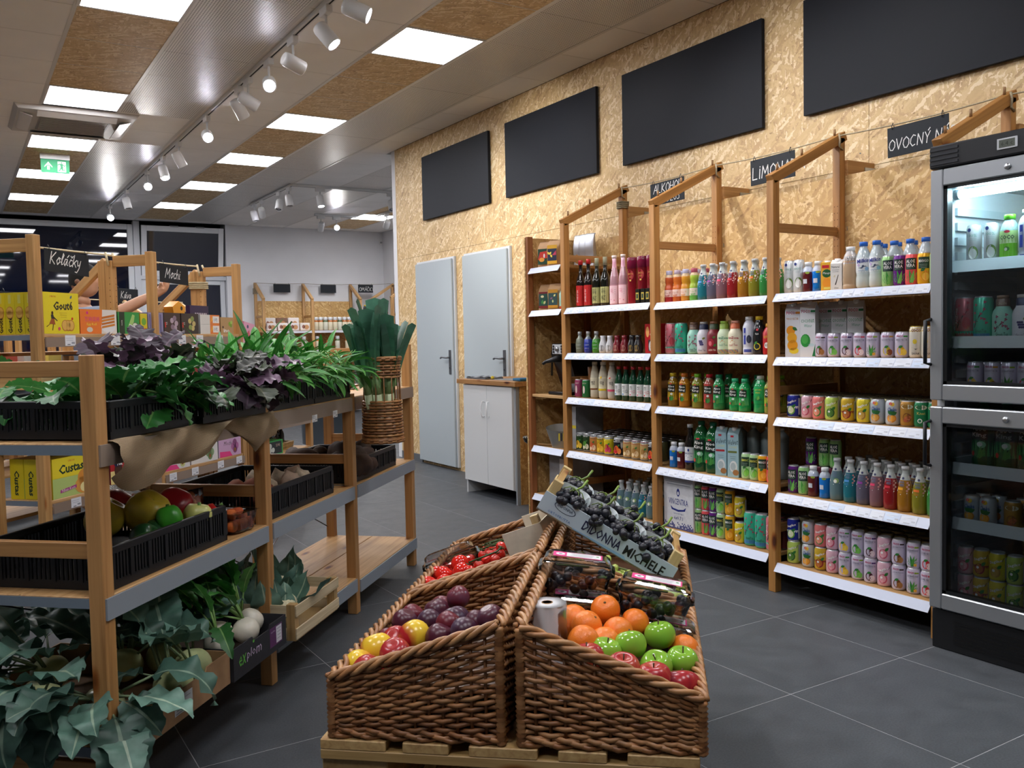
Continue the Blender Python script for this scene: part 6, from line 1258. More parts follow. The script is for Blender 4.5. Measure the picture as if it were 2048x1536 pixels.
# wooden crate standing behind the perilla
def slat_crate(label, x, y, z, l, w_, h, rz=0.0, col='#e3c99a', group=None, nsl=2, corner=.03):
    o = rack_thing('wooden_crate', label, 'crate', x, y, z, rz, group)
    for cx in (0, l-corner):
        for cy in (.006, w_-corner-.006):
            b = MB('wood', col); b.beam((cx+corner/2, cy+corner/2, 0), (cx+corner/2, cy+corner/2, h), corner, corner, (0,1,0), '#d2b282', 'wood', .001); b.build('corner_post', o)
    for k in range(nsl):
        z0 = .006+k*(h*.62/max(1, nsl-1)) if nsl > 1 else .01; sh = h*.3
        for yy in (.0, w_-.005):
            b = MB('wood', col); b.beam((0, yy+.0025, z0+sh/2), (l, yy+.0025, z0+sh/2), .005, sh, (0,0,1), col, 'wood', .0006); b.build('slat', o)
        for xx in (.003, l-.008):
            b = MB('wood', col); b.beam((xx+.0025, .008, z0+sh/2), (xx+.0025, w_-.008, z0+sh/2), .005, sh, (0,0,1), col, 'wood', .0006); b.build('slat', o)
    b = MB('wood', col); b.box((.004, .004, 0), (l-.004, w_-.004, .005), '#cbb083', 'wood'); b.build('base', o)
    return o
slat_crate('wooden crate of herbs behind the purple perilla on the top shelf', -.42, .535, TZ, .46, .3, .17)
b = MB('wood', PINE); b.beam((-.86, .67, TZ-.009), (.0, .67, TZ-.009), .33, .018, (0,0,1), '#d2a878'); b.build('rear_shelf', rack)
herb('herb_bunch', 'green herb bunch in the wooden crate behind the purple perilla', 'herbs', -.2, .68, TZ+.11, 'perilla', 16, (.16, .1), (.1, .9), (.6, .9))
# ---- burlap over the shelf edge
o = rack_thing('burlap_cloth', 'crumpled brown burlap sacking hanging from under the top crates', 'cloth', 0, 0, 0); b = MB('burlap', '#a08a6c')
def bur(u, v):
    x = -.86+u*.92; drop = (.05+.055*(1+math.sin(u*7.5+.4))*(.5+.5*math.sin(PI*min(1, u*1.05)))+.03*math.sin(u*17)); yy = .06-.16*v if v < .35 else .004-.012*math.sin(9*u+4*v)-.022*math.sin(PI*v)
    if v < .35: return (x, .05-.15*v, TZ+.0022+.001*math.sin(30*u))
    t = (v-.35)/.65; return (x+.01*math.sin(11*t+20*u), -.012-.02*math.sin(PI*t)-.012*math.sin(23*u+3*t), TZ+.002-drop*t+.006*math.sin(19*u+5*t))
b.grid(bur, 90, 14); b.build('sheet', o)
# ---- peppers, zucchini, carrots, roots
def fruit_mesh(name, prof, mt, col, n=20, lob=0, amp=0.0, seed=0, bumps=0.0):
    q_ = random.Random(seed); b = MB(mt, col); vs, fs = [], []; ph = q_.uniform(0, 6)
    for i, (r, z) in enumerate(prof):
        for j in range(n):
            a = 2*PI*j/n; rr = r*(1+amp*math.cos(lob*a+ph)+(bumps*(q_.random()-.5) if bumps else 0)); vs.append((rr*math.cos(a), rr*math.sin(a), z+(bumps*.3*r*(q_.random()-.5) if bumps else 0)))
    k = len(prof)
    fs = [(i*n+j, i*n+(j+1) % n, (i+1)*n+(j+1) % n, (i+1)*n+j) for i in range(k-1) for j in range(n)]
    fs.append(tuple(range(n-1, -1, -1))); fs.append(tuple((k-1)*n+j for j in range(n)))
    b.add(vs, fs, col, mt, True); return b.mesh(name)
def ballprof(r, h, k=10, dim_t=0.0, dim_b=0.0, skew=0.0):
    out = []
    for i in range(k+1):
        t = i/k; a = PI*t; rr = r*math.sin(a)**.85*(1+skew*(t-.5)); z = h/2*(1-math.cos(a))
        if t > .8: z -= dim_t*((t-.8)/.2)**2
        if t < .2: z += dim_b*((.2-t)/.2)**2
        out.append((max(rr, .0006), z))
    return out
stem_b = MB('skin_veg', '#5f8a3a'); stem_b.tube([(0, 0, -.01), (.002, 0, .008), (.006, 0, .024)], [.007, .0045, .0055], 7); STEM = stem_b.mesh('stem')
def produce(name, label, cat, me, p, rot, stem=None, sz=0.0, group=None, sc=1.0, raw=False, partname=None):
    loc = V(p) if raw else rp(*p); o = link(name, me, None, loc); e = M.Rotation(0 if raw else RA, 3, 'Z') @ (M.Rotation(rot[2], 3, 'Z') @ M.Rotation(rot[1], 3, 'Y') @ M.Rotation(rot[0], 3, 'X'))
    o.rotation_euler = e.to_euler(); o.scale = (sc, sc, sc); tag(o, label, cat, group)
    if stem: link('stem', stem, o, (0, 0, sz))
    return o
def pep(col, r=.043, h=.095, seed=0): return fruit_mesh('pepper_body', ballprof(r, h, 11, .022, .012, .25), 'skin_veg', col, 24, 4, .08, seed)
PY, PR_, PG, PP = pep('#d8c043', .062, .13, 1), pep('#9a1a22', .055, .12, 2), pep('#3f9a2c', .037, .082, 3), pep('#cfd07a', .042, .085, 4)
PDG, PR2 = pep('#24502a', .04, .085, 5), pep('#b8221f', .032, .07, 6)
cz = MZ+.012
for i, (me, x, y, z, rot, lab, sc) in enumerate([
  (PY, -.50, .32, .05, (.5, .3, 0), 'large dull yellow pepper at the back of the crate', 1.0), (PY, -.43, .22, .055, (.3, -.5, 1), 'large yellow pepper leaning on the red ones', 1.05),
  (PR_, -.36, .34, .06, (.9, .2, 2), 'dark red pepper farthest back', 1.05), (PR_, -.31, .21, .06, (1.0, .4, 1.2), 'glossy crimson pepper beside the yellow one', 1.1),
  (PG, -.46, .075, .055, (-.35, .2, 0), 'glossy green pepper with a curved stem in front', 1.1), (PDG, -.56, .15, .05, (1.2, .3, 0), 'dark green pepper behind the zucchini', 1.0), (PDG, -.52, .12, .045, (1.0, -.6, 2), 'dark green pepper next to the glossy green one', .9),
  (PP, -.345, .07, .04, (.15, .1, .4), 'pale yellow green pepper at the crate front', 1.05), (PR2, -.265, .085, .05, (.6, .5, 0), 'small bright red pepper in the crate corner', .95)]):
    produce('bell_pepper', lab, 'pepper', me, (x, y, cz+z), rot, STEM, .085 if me in (PY, PR_) else .06, 'peppers in the middle shelf crate', sc)
def zuc(L, col, seed):
    q_ = random.Random(seed); b = MB('skin_veg', col); pts = [(t*L, .012*math.sin(t*3+seed), 0) for t in [i/10 for i in range(11)]]; b.tube(pts, [.014+.011*math.sin(PI*min(1, .12+t*.85)) for t in [i/10 for i in range(11)]], 14, col); return b.mesh('zucchini_body')
zc = MB('skin_veg', '#b9bd8a'); zc.lathe([(.012, 0), (.011, .006), (.0001, .007)], 10); ZC = zc.mesh('cut_end')
for i, (x, y, z, a, L, lab) in enumerate([(-.79, .075, .052, .12, .23, 'dark zucchini lying behind the rack post'), (-.66, .07, .075, .03, .22, 'dark zucchini resting on top beside the post'), (-.7, .1, .045, .2, .2, 'zucchini partly under the others'), (-.62, .075, .04, .02, .15, 'small zucchini low in the crate front')]):
    o = rack_thing('zucchini', lab, 'zucchini', x, y, cz+z-.012, a); link('zucchini_body', zuc(L, '#2f5a28', i), o); link('cut_end', ZC, o, (L, .004, 0), (0, PI/2, 0))
def carrot_mesh(seed):
    q_ = random.Random(seed); b = MB('root', '#e0702a'); L = q_.uniform(.13, .16); b.tube([(t*L, .008*math.sin(t*4+seed), .004*math.cos(t*5)) for t in [i/8 for i in range(9)]], [.017*(1-.75*t**1.4)+.002 for t in [i/8 for i in range(9)]], 9, q_.choice(('#e0702a', '#d9652a', '#cf5a22'))); return b.mesh('carrot')
CAR = [carrot_mesh(i) for i in range(4)]
def tray_mesh(l, w_, h):
    b = MB('clear', '#f4f6f6'); n = 16
    def ring(z, ex): 
        out = []
        for i in range(n*2):
            t = i/(n*2); a = 2*PI*t; e = .3; c_, s_ = math.cos(a), math.sin(a); rib = 1+(.012 if i % 2 else 0); out.append((l/2*ex*rib*math.copysign(abs(c_)**e, c_), w_/2*ex*rib*math.copysign(abs(s_)**e, s_), z))
        return out
    R_ = [ring(0, .86), ring(.004, .9), ring(h, 1.0), ring(h+.002, 1.06)]; vs = sum(R_, []); m = n*2
    fs = [(k*m+i, k*m+(i+1) % m, (k+1)*m+(i+1) % m, (k+1)*m+i) for k in range(3) for i in range(m)]; fs.append(tuple(range(m))); b.add(vs, fs); return b.mesh('tray')
TRAY = tray_mesh(.19, .13, .065)
for i, (x, y, z, a, tl, lab) in enumerate([(-.11, .1, .004, 1.45, 0, 'clear tray of carrots at the shelf edge'), (-.13, .27, .06, 1.3, .25, 'clear tray of carrots lying on top behind'), (-.24, .38, .085, 1.1, -.2, 'clear tray of carrots at the back'), (-.11, .3, .002, 1.5, 0, 'clear tray of carrots underneath at the back')]):
    o = rack_thing('carrot_tray', lab, 'carrot tray', x, y, MZ+z, a, 'carrot trays on the middle shelf'); o.rotation_euler = (0, tl, RA+a); link('tray', TRAY, o)
    for k in range(7): c_ = link('carrot', CAR[k % 4], o, (-.075+.012*(k % 2), -.045+.015*k, .02+.022*(k % 2)+(.015 if k in (3, 5) else 0)), (0, q.uniform(-.1, .1), q.uniform(-.15, .15)))
    b = MB('film', '#f6f6f6'); b.box((-.097, -.068, .066), (.097, .068, .0665)); b.build('film_lid', o)
    b = MB('print', '#e4e6e8'); b.add([(-.06,-.04,.068),(.02,-.04,.068),(.02,.03,.068),(-.06,.03,.068)], [(0,1,2,3)]); b.add([(-.05,-.03,.0684),(.01,-.03,.0684),(.01,-.012,.0684),(-.05,-.012,.0684)], [(0,1,2,3)], '#5a5e64'); b.build('sticker', o)
def rootm(L, r, col, seed, mt='root'):
    q_ = random.Random(seed); b = MB(mt, col); n = 9; b.tube([(i/n*L, .02*math.sin(i*.7+seed), .01*math.cos(i*.9+seed)) for i in range(n+1)], [r*(.15+.95*math.sin(PI*(.06+.88*i/n))**.7)*(1+.18*(q_.random()-.5)) for i in range(n+1)], 9, col, mt); return b.mesh('root_body')
SWP = [rootm(.2, .035, c, i) for i, c in enumerate(('#a5583a', '#8f4a35', '#b06548'))]
MUS = [fruit_mesh('mushroom_body', ballprof(.035, .05, 8, -.02, 0, .3), 'root', c, 12, 3, .2, i, .35) for i, c in enumerate(('#c9b59a', '#b59a84', '#d8c8ae'))]
for i in range(7): produce('sweet_potato', 'reddish sweet potato, %s in the middle shelf crate' % ('lying foremost', 'second from the front', 'third from the front', 'fourth along', 'half buried', 'at the back', 'nearest the crate end')[i], 'sweet potato', SWP[i % 3], (.09+.04*i, .08+.05*(i % 4), cz+.03+.022*(i % 2)), (0, 0, .2*i), None, 0, 'sweet potatoes in the crate')
for i, (x, y) in enumerate(((.36, .16), (.42, .1), (.48, .17), (.53, .1), (.58, .18), (.44, .26))): produce('oyster_mushroom', 'pale crumpled mushroom, %s beside the sweet potatoes' % ORD[i], 'mushroom', MUS[i % 3], (x, y, cz+.04), (q.uniform(-.5, .5), q.uniform(-.5, .5), i), None, 0, 'pale mushrooms in the crate', 1.2)
YAM = [rootm(.24, .05, c, 9+i) for i, c in enumerate(('#4a3226', '#3d2a20', '#5a4030'))]
for i in range(6): produce('yam', 'dark brown yam, %s in the far crate' % ('long one pointing to the cookie shelves', 'second', 'third', 'fourth', 'one near the leek basket', 'rearmost')[i], 'yam', YAM[i % 3], (.9+.07*(i % 4), .1+.07*(i//2)-.0*i, cz+.045+.03*(i % 2)), (0, -.05, .3*i-.5), None, 0, 'yams in the far crate')
COC = fruit_mesh('husk', ballprof(.045, .09, 9), 'root', '#4a3524', 16, 3, .04, 4, .12)
for i, (x, y) in enumerate(((1.2, .2), (1.3, .14), (1.38, .24), (1.27, .3))): produce('taro', 'round brown hairy taro, %s behind the leek basket' % ORD[i], 'taro', COC, (x, y, cz+.05), (.4*i, .2, i), None, 0, 'taro roots in the far crate')
# ---- bottom shelf: cardboard box of kohlrabi, black box of turnips, slatted crate of cauliflower
def open_box(name, label, x, y, z, l, w_, h, col, inner, rz=0.0, notch=True):
    o = rack_thing(name, label, 'box', x, y, z, rz); t = .004
    b = MB('card', inner); b.box((t, t, 0), (l-t, w_-t, t), inner); b.build('base', o)
    prof = [(0, 0), (l, 0), (l, h)]+([(l*.68, h), (l*.66, h*.86), (l*.36, h*.86), (l*.34, h)] if notch else [])+[(0, h)]
    for yy in (0, w_-t): b = MB('card', col); b.prism(prof, yy, yy+t, 'xz', col, 'card'); b.build('long_wall', o)
    for xx in (0, l-t): b = MB('card', col); b.box((xx, t, 0), (xx+t, w_-t, h), col); b.build('end_wall', o)
    return o
BZ = BAYZ[0][2]+.001
o = open_box('cardboard_box', 'brown cardboard box of kohlrabi on the bottom shelf', -.85, -.09, BZ, .4, .58, .098, '#a5805c', '#8a6a4c')
b = MB('print'); A = Art(); A.rect(.1, .02, .19, .07, '#e6e8ee', 1); A.txt('Daniel Matěj zelenina', .145, .058, .006, '#2c2f36', 2, .07); A.lines(.125, .048, .04, 4, .008, '#8a8f9a', 2, .002); A.flat(b, f=lambda u, v, e: (u, -e, v)); b.build('address_label', o)
o = open_box('turnip_box', 'black printed cardboard box of turnips beside the kohlrabi', -.445, -.1, BZ, .36, .5, .1, '#26262c', '#5a4a3e')
b = MB('print'); A = Art(); A.txt('ex', .055, .05, .032, '#63b845', 1, .045, .15); A.txt('plo', .112, .052, .036, '#c9b4d0', 1, .055, .15); A.txt('m', .163, .05, .022, '#c9b4d0', 1, .035, .15); A.ell(.128, .085, .006, .005, '#63b845', 2, 8); A.rect(.24, .02, .33, .085, '#5a2a5c', 1); A.rect(.285, .025, .325, .08, '#d6d3dc', 2); A.lines(.305, .07, .03, 4, .011, '#8a8f9a', 3, .002); A.txt('ex plom', .262, .07, .008, '#e0d4e4', 2, .03); A.flat(b, f=lambda u, v, e: (u, -e, v)); b.build('print', o)
KB = [fruit_mesh('bulb', ballprof(.055, .095, 10, .006, .0), 'skin_veg', c, 18, 5, .03, i) for i, c in enumerate(('#cdd6a0', '#c3cd96'))]
def kohlrabi(label, x, y, z, n, lean, el, sc=1.0, bulb=True):
    o = rack_thing('kohlrabi', label, 'kohlrabi', x, y, z, 0, 'kohlrabi in the cardboard box')
    if bulb: link('bulb', q.choice(KB), o, (0, 0, 0))
    for i in range(n):
        az = lean+q.gauss(0, .75); place_leaf(q.choice(LF['kohl']), o, (.03*math.cos(az), .03*math.sin(az), .075), az, q.uniform(*el), q.uniform(-.5, .5), sc*q.uniform(.8, 1.15))
    return o
kohlrabi('kohlrabi with a pale bulb showing at the box front edge', -.52, -.01, BZ+.03, 7, 1.6, (.2, 1.2))
kohlrabi('kohlrabi with a pale bulb beside the rack post', -.64, -.02, BZ+.02, 6, 1.8, (.3, 1.3))
kohlrabi('kohlrabi with large leaves hanging over the near box end', -.80, .09, BZ+.02, 12, 3.3, (-.45, .6), 1.05)
kohlrabi('kohlrabi with broad drooping leaves at the near end', -.8, .28, BZ+.03, 12, 3.2, (-.3, .7), 1.1)
kohlrabi('kohlrabi heap leaf cluster at the back of the box', -.66, .36, BZ+.04, 13, 2.4, (.1, 1.0), 1.05)
kohlrabi('kohlrabi with upright blue green leaves in the middle of the box', -.55, .2, BZ+.03, 12, 1.0, (.4, 1.3), 1.05)
kohlrabi('kohlrabi with leaves leaning towards the turnips', -.46, .12, BZ+.03, 9, .2, (.2, 1.0), 1.0)
kohlrabi('kohlrabi lying rearmost near the cookie shelves', -.78, .46, BZ+.03, 10, 2.6, (.0, .8), 1.0)
TB = fruit_mesh('root_bulb', ballprof(.044, .078, 10, .004, -.012), 'skin_veg', '#e3dccb', 18, 0, 0, 1)
for i, (x, y, lab) in enumerate(((-.22, -.03, 'large white turnip at the black box front'), (-.13, .03, 'white turnip at the right end of the black box'), (-.28, .05, 'white turnip behind the front one'), (-.36, -.01, 'small white turnip by the cabbage leaves'), (-.2, .22, 'white turnip hidden under its leaves'), (-.31, .26, 'white turnip at the back with dark leaves'))):
    o = rack_thing('turnip', lab, 'turnip', x, y, BZ+.052, 0, 'turnips in the black box'); bl = link('root_bulb', TB, o, (0, 0, .0), (.5*(i % 2), -.3, i)); bl.scale = (1, 1, 1)
    for k in range(10): az = 2.2+q.gauss(0, .6); place_leaf(q.choice(LF['turnip']), o, (.0, .01, .07), az, q.uniform(.35, 1.4), q.uniform(-.5, .5), q.uniform(.8, 1.15))
slat_crate('slatted wooden crate of cauliflowers on the bottom shelf', .0, -.1, BAYZ[1][2]+.001, .39, .58, .13, 0, '#f2e6cc', None, 2, .032)
CUR = [fruit_mesh('curd', [(.03,0),(.055,.012),(.072,.03),(.07,.05),(.05,.068),(.02,.076),(.001,.077)], 'curd', c, 22, 7, .05, i, .12) for i, c in enumerate(('#e2d9b4', '#d9c98a'))]
for i, (x, y, ln, lab) in enumerate(((.1, .04, 3.0, 'cauliflower with pale curd showing beside the post'), (.12, .32, 2.6, 'cauliflower at the back left of the slatted crate'), (.27, .1, .8, 'leafy cauliflower at the slatted crate front'), (.29, .34, .9, 'leafy cauliflower at the back of the slatted crate'))):
    o = rack_thing('cauliflower', lab, 'cauliflower', x, y, BAYZ[1][2]+.012, 0, 'cauliflowers in the slatted crate'); link('curd', CUR[i % 2], o, (0, -.01, .065), (.5 if i % 2 == 0 else .2, -.2, i))
    for k in range(12): az = k*.55+q.uniform(-.2, .2); place_leaf(q.choice(LF['cauli']), o, (.035*math.cos(az), .035*math.sin(az), .03), az, q.uniform(.35, 1.1), q.uniform(-.4, .4), q.uniform(.8, 1.1))
# ---- leek basket hung on the rack
def wicker_ring(b, r0, r1, z, n, rr, ph, amp, col):
    pts = []
    for i in range(n*2):
        a = 2*PI*i/(n*2); off = amp*(1 if (i+ph) % 2 else -1); r = r0+off; pts.append((r*math.cos(a), r*math.sin(a), z))
    b.tube(pts, rr, 5, col, 'wicker', closed=True)
o = rack_thing('leek_basket', 'tall open wicker cylinder basket holding leeks on the rack', 'basket', .92, -.115, .77); WK = ('#b07a48', '#9a6638', '#c08a55', '#8a5a32')
b = MB('wicker', WK[0])
for k in range(15): wicker_ring(b, .088-.0004*k, 0, .006+.0125*k, 14, .0058, k, .003, WK[k % 4])
for k in range(4): wicker_ring(b, .09, 0, .001+.004*k, 14, .006, k, .004, WK[(k+1) % 4])
b.build('lower_weave', o)['kind'] = 'stuff'
b = MB('wicker', WK[2])
for k in range(6): wicker_ring(b, .08, 0, .29+.0125*k, 14, .0055, k, .003, WK[(k+2) % 4])
for k in range(3): wicker_ring(b, .083, 0, .366+.005*k, 14, .0062, k, .005, WK[k])
b.build('upper_weave', o)['kind'] = 'stuff'
for i in range(14):
    a = 2*PI*i/14; b = MB('wicker', WK[1]); b.tube([(.084*math.cos(a), .084*math.sin(a), .0), (.082*math.cos(a), .082*math.sin(a), .2), (.079*math.cos(a), .079*math.sin(a), .375)], .0028, 6, WK[1]); b.build('stake', o)
b = MB('wicker', '#8a5a32'); b.lathe([(.0001, .004), (.086, .004), (.086, .008), (.0001, .008)], 16); b.build('base', o); b = MB('metal', '#9a9da2'); b.tube([(-.03, .08, .36), (-.03, .118, .375), (-.03, .14, .35)], .003, 6); b.build('hook', o)
for i, (x, y, tx, ty, L, r) in enumerate(((-.03, .0, -.75, .1, .6, .019), (.02, .02, .05, .05, .56, .017), (.045, -.015, 1.1, -.1, .52, .015), (-.01, -.035, -.25, -.15, .56, .018), (-.045, .03, -.95, .3, .54, .016), (.01, .05, .1, .4, .54, .016), (.0, .0, -.2, .1, .64, .018))):
    lk = rack_thing('leek', 'leek, %s' % ('tallest, leaning to the spinach crate', 'straight one in the middle', 'short one leaning towards the doors', 'front one with crossing leaves', 'one spread farthest left', 'one at the back of the basket', 'upright one with cut top')[i], 'leek', .92+x, -.115+y, .785, 0, 'leeks in the tall basket'); dx, dy = tx*.12, ty*.12
    b = MB('skin_veg'); b.tube([(0, 0, 0), (dx*.1, dy*.1, .1)], r, 10, '#e2e6d0'); b.tube([(dx*.1, dy*.1, .1), (dx*.25, dy*.25, .2)], [r, r*1.02], 10, '#cfdcb0'); b.tube([(dx*.25, dy*.25, .2), (dx*.4, dy*.4, .28)], [r*1.02, r*1.1], 10, '#8fae72'); b.build('shaft', lk)
    for k in range(4):
        sgn = (-1, 1)[k % 2]; a = k*.8+i; b = MB('leaf'); wv = r*1.5; L2 = L*(.92+.08*q.random()); nx, ny = math.cos(a), math.sin(a)
        def lf(u, v, sgn=sgn, nx=nx, ny=ny): 
            t = .24+(L2-.24)*u; s_ = (v-.5)*2; sp = 1+.9*u; off = (u**1.3)*.07*(k*.45-.5); return (dx*t/L*1.0+ny*s_*wv*sp*.8+nx*(r*.7+off)*(1 if k % 2 else -1)*(.6+u*.5)-abs(s_)*nx*.004*sgn, dy*t/L-nx*s_*wv*sp*.8+ny*(r*.7+off)*(1 if k % 2 else -1)*(.6+u*.5), t-.012*abs(s_))
        b.grid(lf, 6, 4, '#3a6a4a', cols=[('#9cc488', '#6aa06c', '#4f8a66', '#44795e', '#3f7258', '#4d8068')[i_] for i_ in range(6) for j_ in range(4)]); b.build('leaf', lk)
# ---- far end of the rack: plate of green fruit, ginger basket
o = rack_thing('fruit_plate', 'brown plate with green mangoes at the far end of the rack', 'plate', 1.46, .3, TZ+.001); b = MB('satin', '#7a4a2a'); b.lathe([(.05,0),(.09,.012),(.1,.02),(.096,.022),(.05,.008),(.0001,.006)], 20); b.build('dish', o)
GM = fruit_mesh('fruit_body', ballprof(.036, .07, 9), 'skin_veg', '#86b53a', 16)
for i, (dx, dy) in enumerate(((-.03, -.02), (.035, .01))): produce('green_mango', 'green mango on the brown plate, %s' % ('left one', 'right one')[i], 'mango', GM, (1.46+dx, .3+dy, TZ+.012), (0, 1.3, i), None, 0, 'green mangoes')
o = rack_thing('ginger_basket', 'small straw basket lined with white cloth at the far rack end', 'basket', 1.59, .16, MZ+.001); b = MB('wicker', '#c9a568')
for k in range(7): wicker_ring(b, .06+.002*k, 0, .005+.009*k, 10, .0048, k, .002, ('#c9a568', '#b89458')[k % 2])
b.build('weave', o)['kind'] = 'stuff'; b = MB('cloth', '#d5d6d8'); b.grid(lambda u, v: ((.062+.022*v)*math.cos(2*PI*u), (.062+.022*v)*math.sin(2*PI*u), .066-.02*v+.012*math.sin(13*u)), 26, 3); b.lathe([(.0001, .05), (.06, .064)], 14); b.build('liner', o)
GIN = [fruit_mesh('rhizome', ballprof(.022, .05, 8), 'root', '#b5946a', 10, 3, .25, i, .4) for i in range(2)]
for i in range(5): produce('ginger', 'knobbly ginger root, %s in the straw basket' % ORD[i], 'ginger', GIN[i % 2], (1.59+.03*math.cos(i*1.3), .16+.03*math.sin(i*1.3), MZ+.06+.016*(i % 3)), (i, .5, i), None, 0, 'ginger roots')
# ================================================================ cookie shelves behind the rack, far shelves, the shopper
CA = PI/4; CB = (.332, 4.634); CF_ = frame(CB, CA)
def cp(x, y, z): return CF_ @ V((x, y, z))
def cthing(name, label, cat, x, y, z, rz=0.0, group=None): return thing(name, label, cat, cp(x, y, z), CA+rz, group)
def gondola(name, label, org, ang, xs, depth, hf, hr, zs, slope, rail=True, mirror=False, col='#d2a672', rz_=1.1):
    """open pine shelf run: front posts, rear posts, rungs, shelves"""
    o = thing(name, label, 'shelving', (org[0], org[1], 0), ang+(PI if mirror else 0)); P = .044
    for i, x in enumerate(xs):
        for y, h_ in ((0, hf), (depth-P, hr)):
            b = MB('wood', col); b.beam((x+P/2, y+P/2, 0), (x+P/2, y+P/2, h_), P, P, (0,1,0), col); po = b.build('post', o)
            if y > 0:
                b = MB('matt', '#5a3a1e')
                for k in range(18):
                    z = h_-.1-.034*k; b.add([(x+.03, y-.0006, z), (x+.035, y-.0006, z), (x+.035, y-.0006, z+.005), (x+.03, y-.0006, z+.005)], [(0,1,2,3)]); b.add([(x-.0006, y+.012, z), (x-.0006, y+.017, z), (x-.0006, y+.017, z+.005), (x-.0006, y+.012, z+.005)], [(0,3,2,1)])
                b.build('peg_hole', po)['kind'] = 'stuff'
        b = MB('wood', col)
        if slope: b.beam((x+P/2, 0, hf), (x+P/2, depth, hr), P*.8, .045, (0,0,1), '#deb684')
        else: b.beam((x+P/2, P, hf-.045), (x+P/2, depth-P, hf-.045), .024, .06, (0,0,1), col)
        b.build('top_rail', o)
        for z in (rz_, .75, .15):
            b = MB('wood', col); b.beam((x+P/2, P, z), (x+P/2, depth-P, z), .022, .04, (0,0,1), '#c89a68'); b.build('rung', o)
    for x0, x1 in zip(xs, xs[1:]):
        for z in zs:
            b = MB('wood', '#dcb688'); b.beam((x0+P-.002, depth/2, z-.009), (x1+.002, depth/2, z-.009), depth-.01, .018, (0,0,1), '#dcb688'); sh = b.build('shelf', o)
            if rail: b = MB('satin', '#a08c7c'); b.box((x0+P, -.008, z-.062), (x1, -.001, z-.016), '#8d7b6e'); b.build('front_rail', sh)
            for xe in (x0+P-.003, x1-.003): b = MB('satin', STEEL); b.box((xe, .01, z-.028), (xe+.005, depth-.01, z-.004), '#7e8894'); b.build('end_rail', sh)
    return o
CXS = (0, .875, 1.775); CZ = (1.285, 1.03, .78, .505, .17)
cook = gondola('cookie_shelving', 'tall pine shelving of cookie boxes behind the produce rack', CB, CA, CXS, .3, 1.74, 1.70, CZ, False)
ob = cp(1.819, .602, 0)
gondola('back_shelving', 'pine shelving back to back with the cookie shelves', (ob.x, ob.y), CA, (0, .9, 1.775), .3, 1.45, 1.7, (1.2, .8, .4), True, False, True)
og = cp(1.55, 1.72, 0); gondola('third_shelving', 'pine shelving beyond the shopper with sloped tops', (og.x, og.y), CA, (0, .875, 1.75, 2.6), .3, 1.42, 1.62, (1.05, .7, .35), True, False)
og = cp(4.2, 2.4, 0); gondola('fourth_shelving', 'farthest diagonal pine shelving before the windows', (og.x, og.y), CA, (0, .875, 1.75, 2.65), .3, 1.42, 1.62, (1.05, .7, .35), True, False, True)
og = cp(3.0, 3.6, 0); gondola('fifth_shelving', 'low pine shelving near the window front', (og.x, og.y), CA, (0, .9, 1.8, 2.7), .3, 1.3, 1.55, (1.0, .6), True, False)
og = cp(1.835, .0, 0); gondola('low_shelving', 'low pine shelf unit with mochi boxes after the cookie shelves', (og.x, og.y), CA, (.0, .93), .3, .70, .70, (.672, .435, .15), False)
# second bay ledge with the pink carton
b = MB('wood', '#dcb688'); b.beam((1.82, .15, 1.16), (2.45, .15, 1.16), .29, .018, (0,0,1), '#d0a878'); b.build('side_ledge', cook)
b = MB('wood', '#d2a672'); b.beam((2.43, .05, .675), (2.43, .05, 1.15), .044, .044, (0,1,0), '#d2a672'); b.build('ledge_post', cook); b = MB('wood', '#d2a672'); b.beam((2.43, .27, .675), (2.43, .27, 1.15), .044, .044, (0,1,0), '#d2a672'); b.build('ledge_post', cook)
# rope and signs on the rear posts
o = thing('rope', 'thick natural rope tied along the cookie shelf tops', 'rope', cp(0, 0, 0), CA); b = MB('rope', '#d8c9a4'); pts = []
for p_, q_ in ((-.3, .897), (.897, 1.797)): pts += rope_pts((p_, .3, 1.735), (q_, .3, 1.735), .008, 8)
b.tube(pts, .0055, 7); b.build('line', o)
for x in (.897, 1.797):
    b = MB('rope', '#d8c9a4'); b.tube([(x-.03, .285, 1.745), (x-.03, .275, 1.70), (x-.024, .272, 1.67)], .006, 6); b.build('loop', o); b = MB('rope', '#d8c9a4'); b.tube([(x+.028, .285, 1.745), (x+.03, .27, 1.71), (x+.026, .272, 1.66)], .006, 6); b.build('loop', o)
for k in range(4):
    b = MB('rope', '#cdbd96'); x = 1.797; z = 1.625-.012*k; b.tube([(x-.03, .25, z), (x+.03, .25, z+.002), (x+.03, .345, z), (x-.03, .345, z+.002)], .0062, 6, closed=True); b.build('coil', o)
def csign(x, y, z, lines, label, w_, h_, tl=0.0):
    s_ = hang_sign(cp(x, y, z), CA, lines, label, w_, h_, tl); return s_
csign(.575, .294, 1.722, [('Koláčky', .062, -.13, -.075, .25)], 'black chalk sign reading Koláčky above the yellow cookie boxes', .33, .115, .04)
csign(1.525, .294, 1.722, [('Mochi', .06, -.1, -.085, .25)], 'black chalk sign reading Mochi above the mochi boxes', .3, .115, .03)
s_ = hang_sign(og.lerp(cp(1.9, 1.95, 0), .75)+V((0, 0, 1.66)), CA, [('Káva', .06, -.09, -.085, .2)], 'black chalk sign reading Káva beyond the shopper', .3, .13)
s_.location = cp(3.36, 1.98, 1.72)
for i, (x, y, z) in enumerate(((1.0, .98, 1.55), (1.75, 2.0, 1.6))): hang_sign(cp(x, y, z), CA, [], 'blank black card hanging %s the cookie shelves' % ('just behind', 'farther behind')[i], .3, .13)
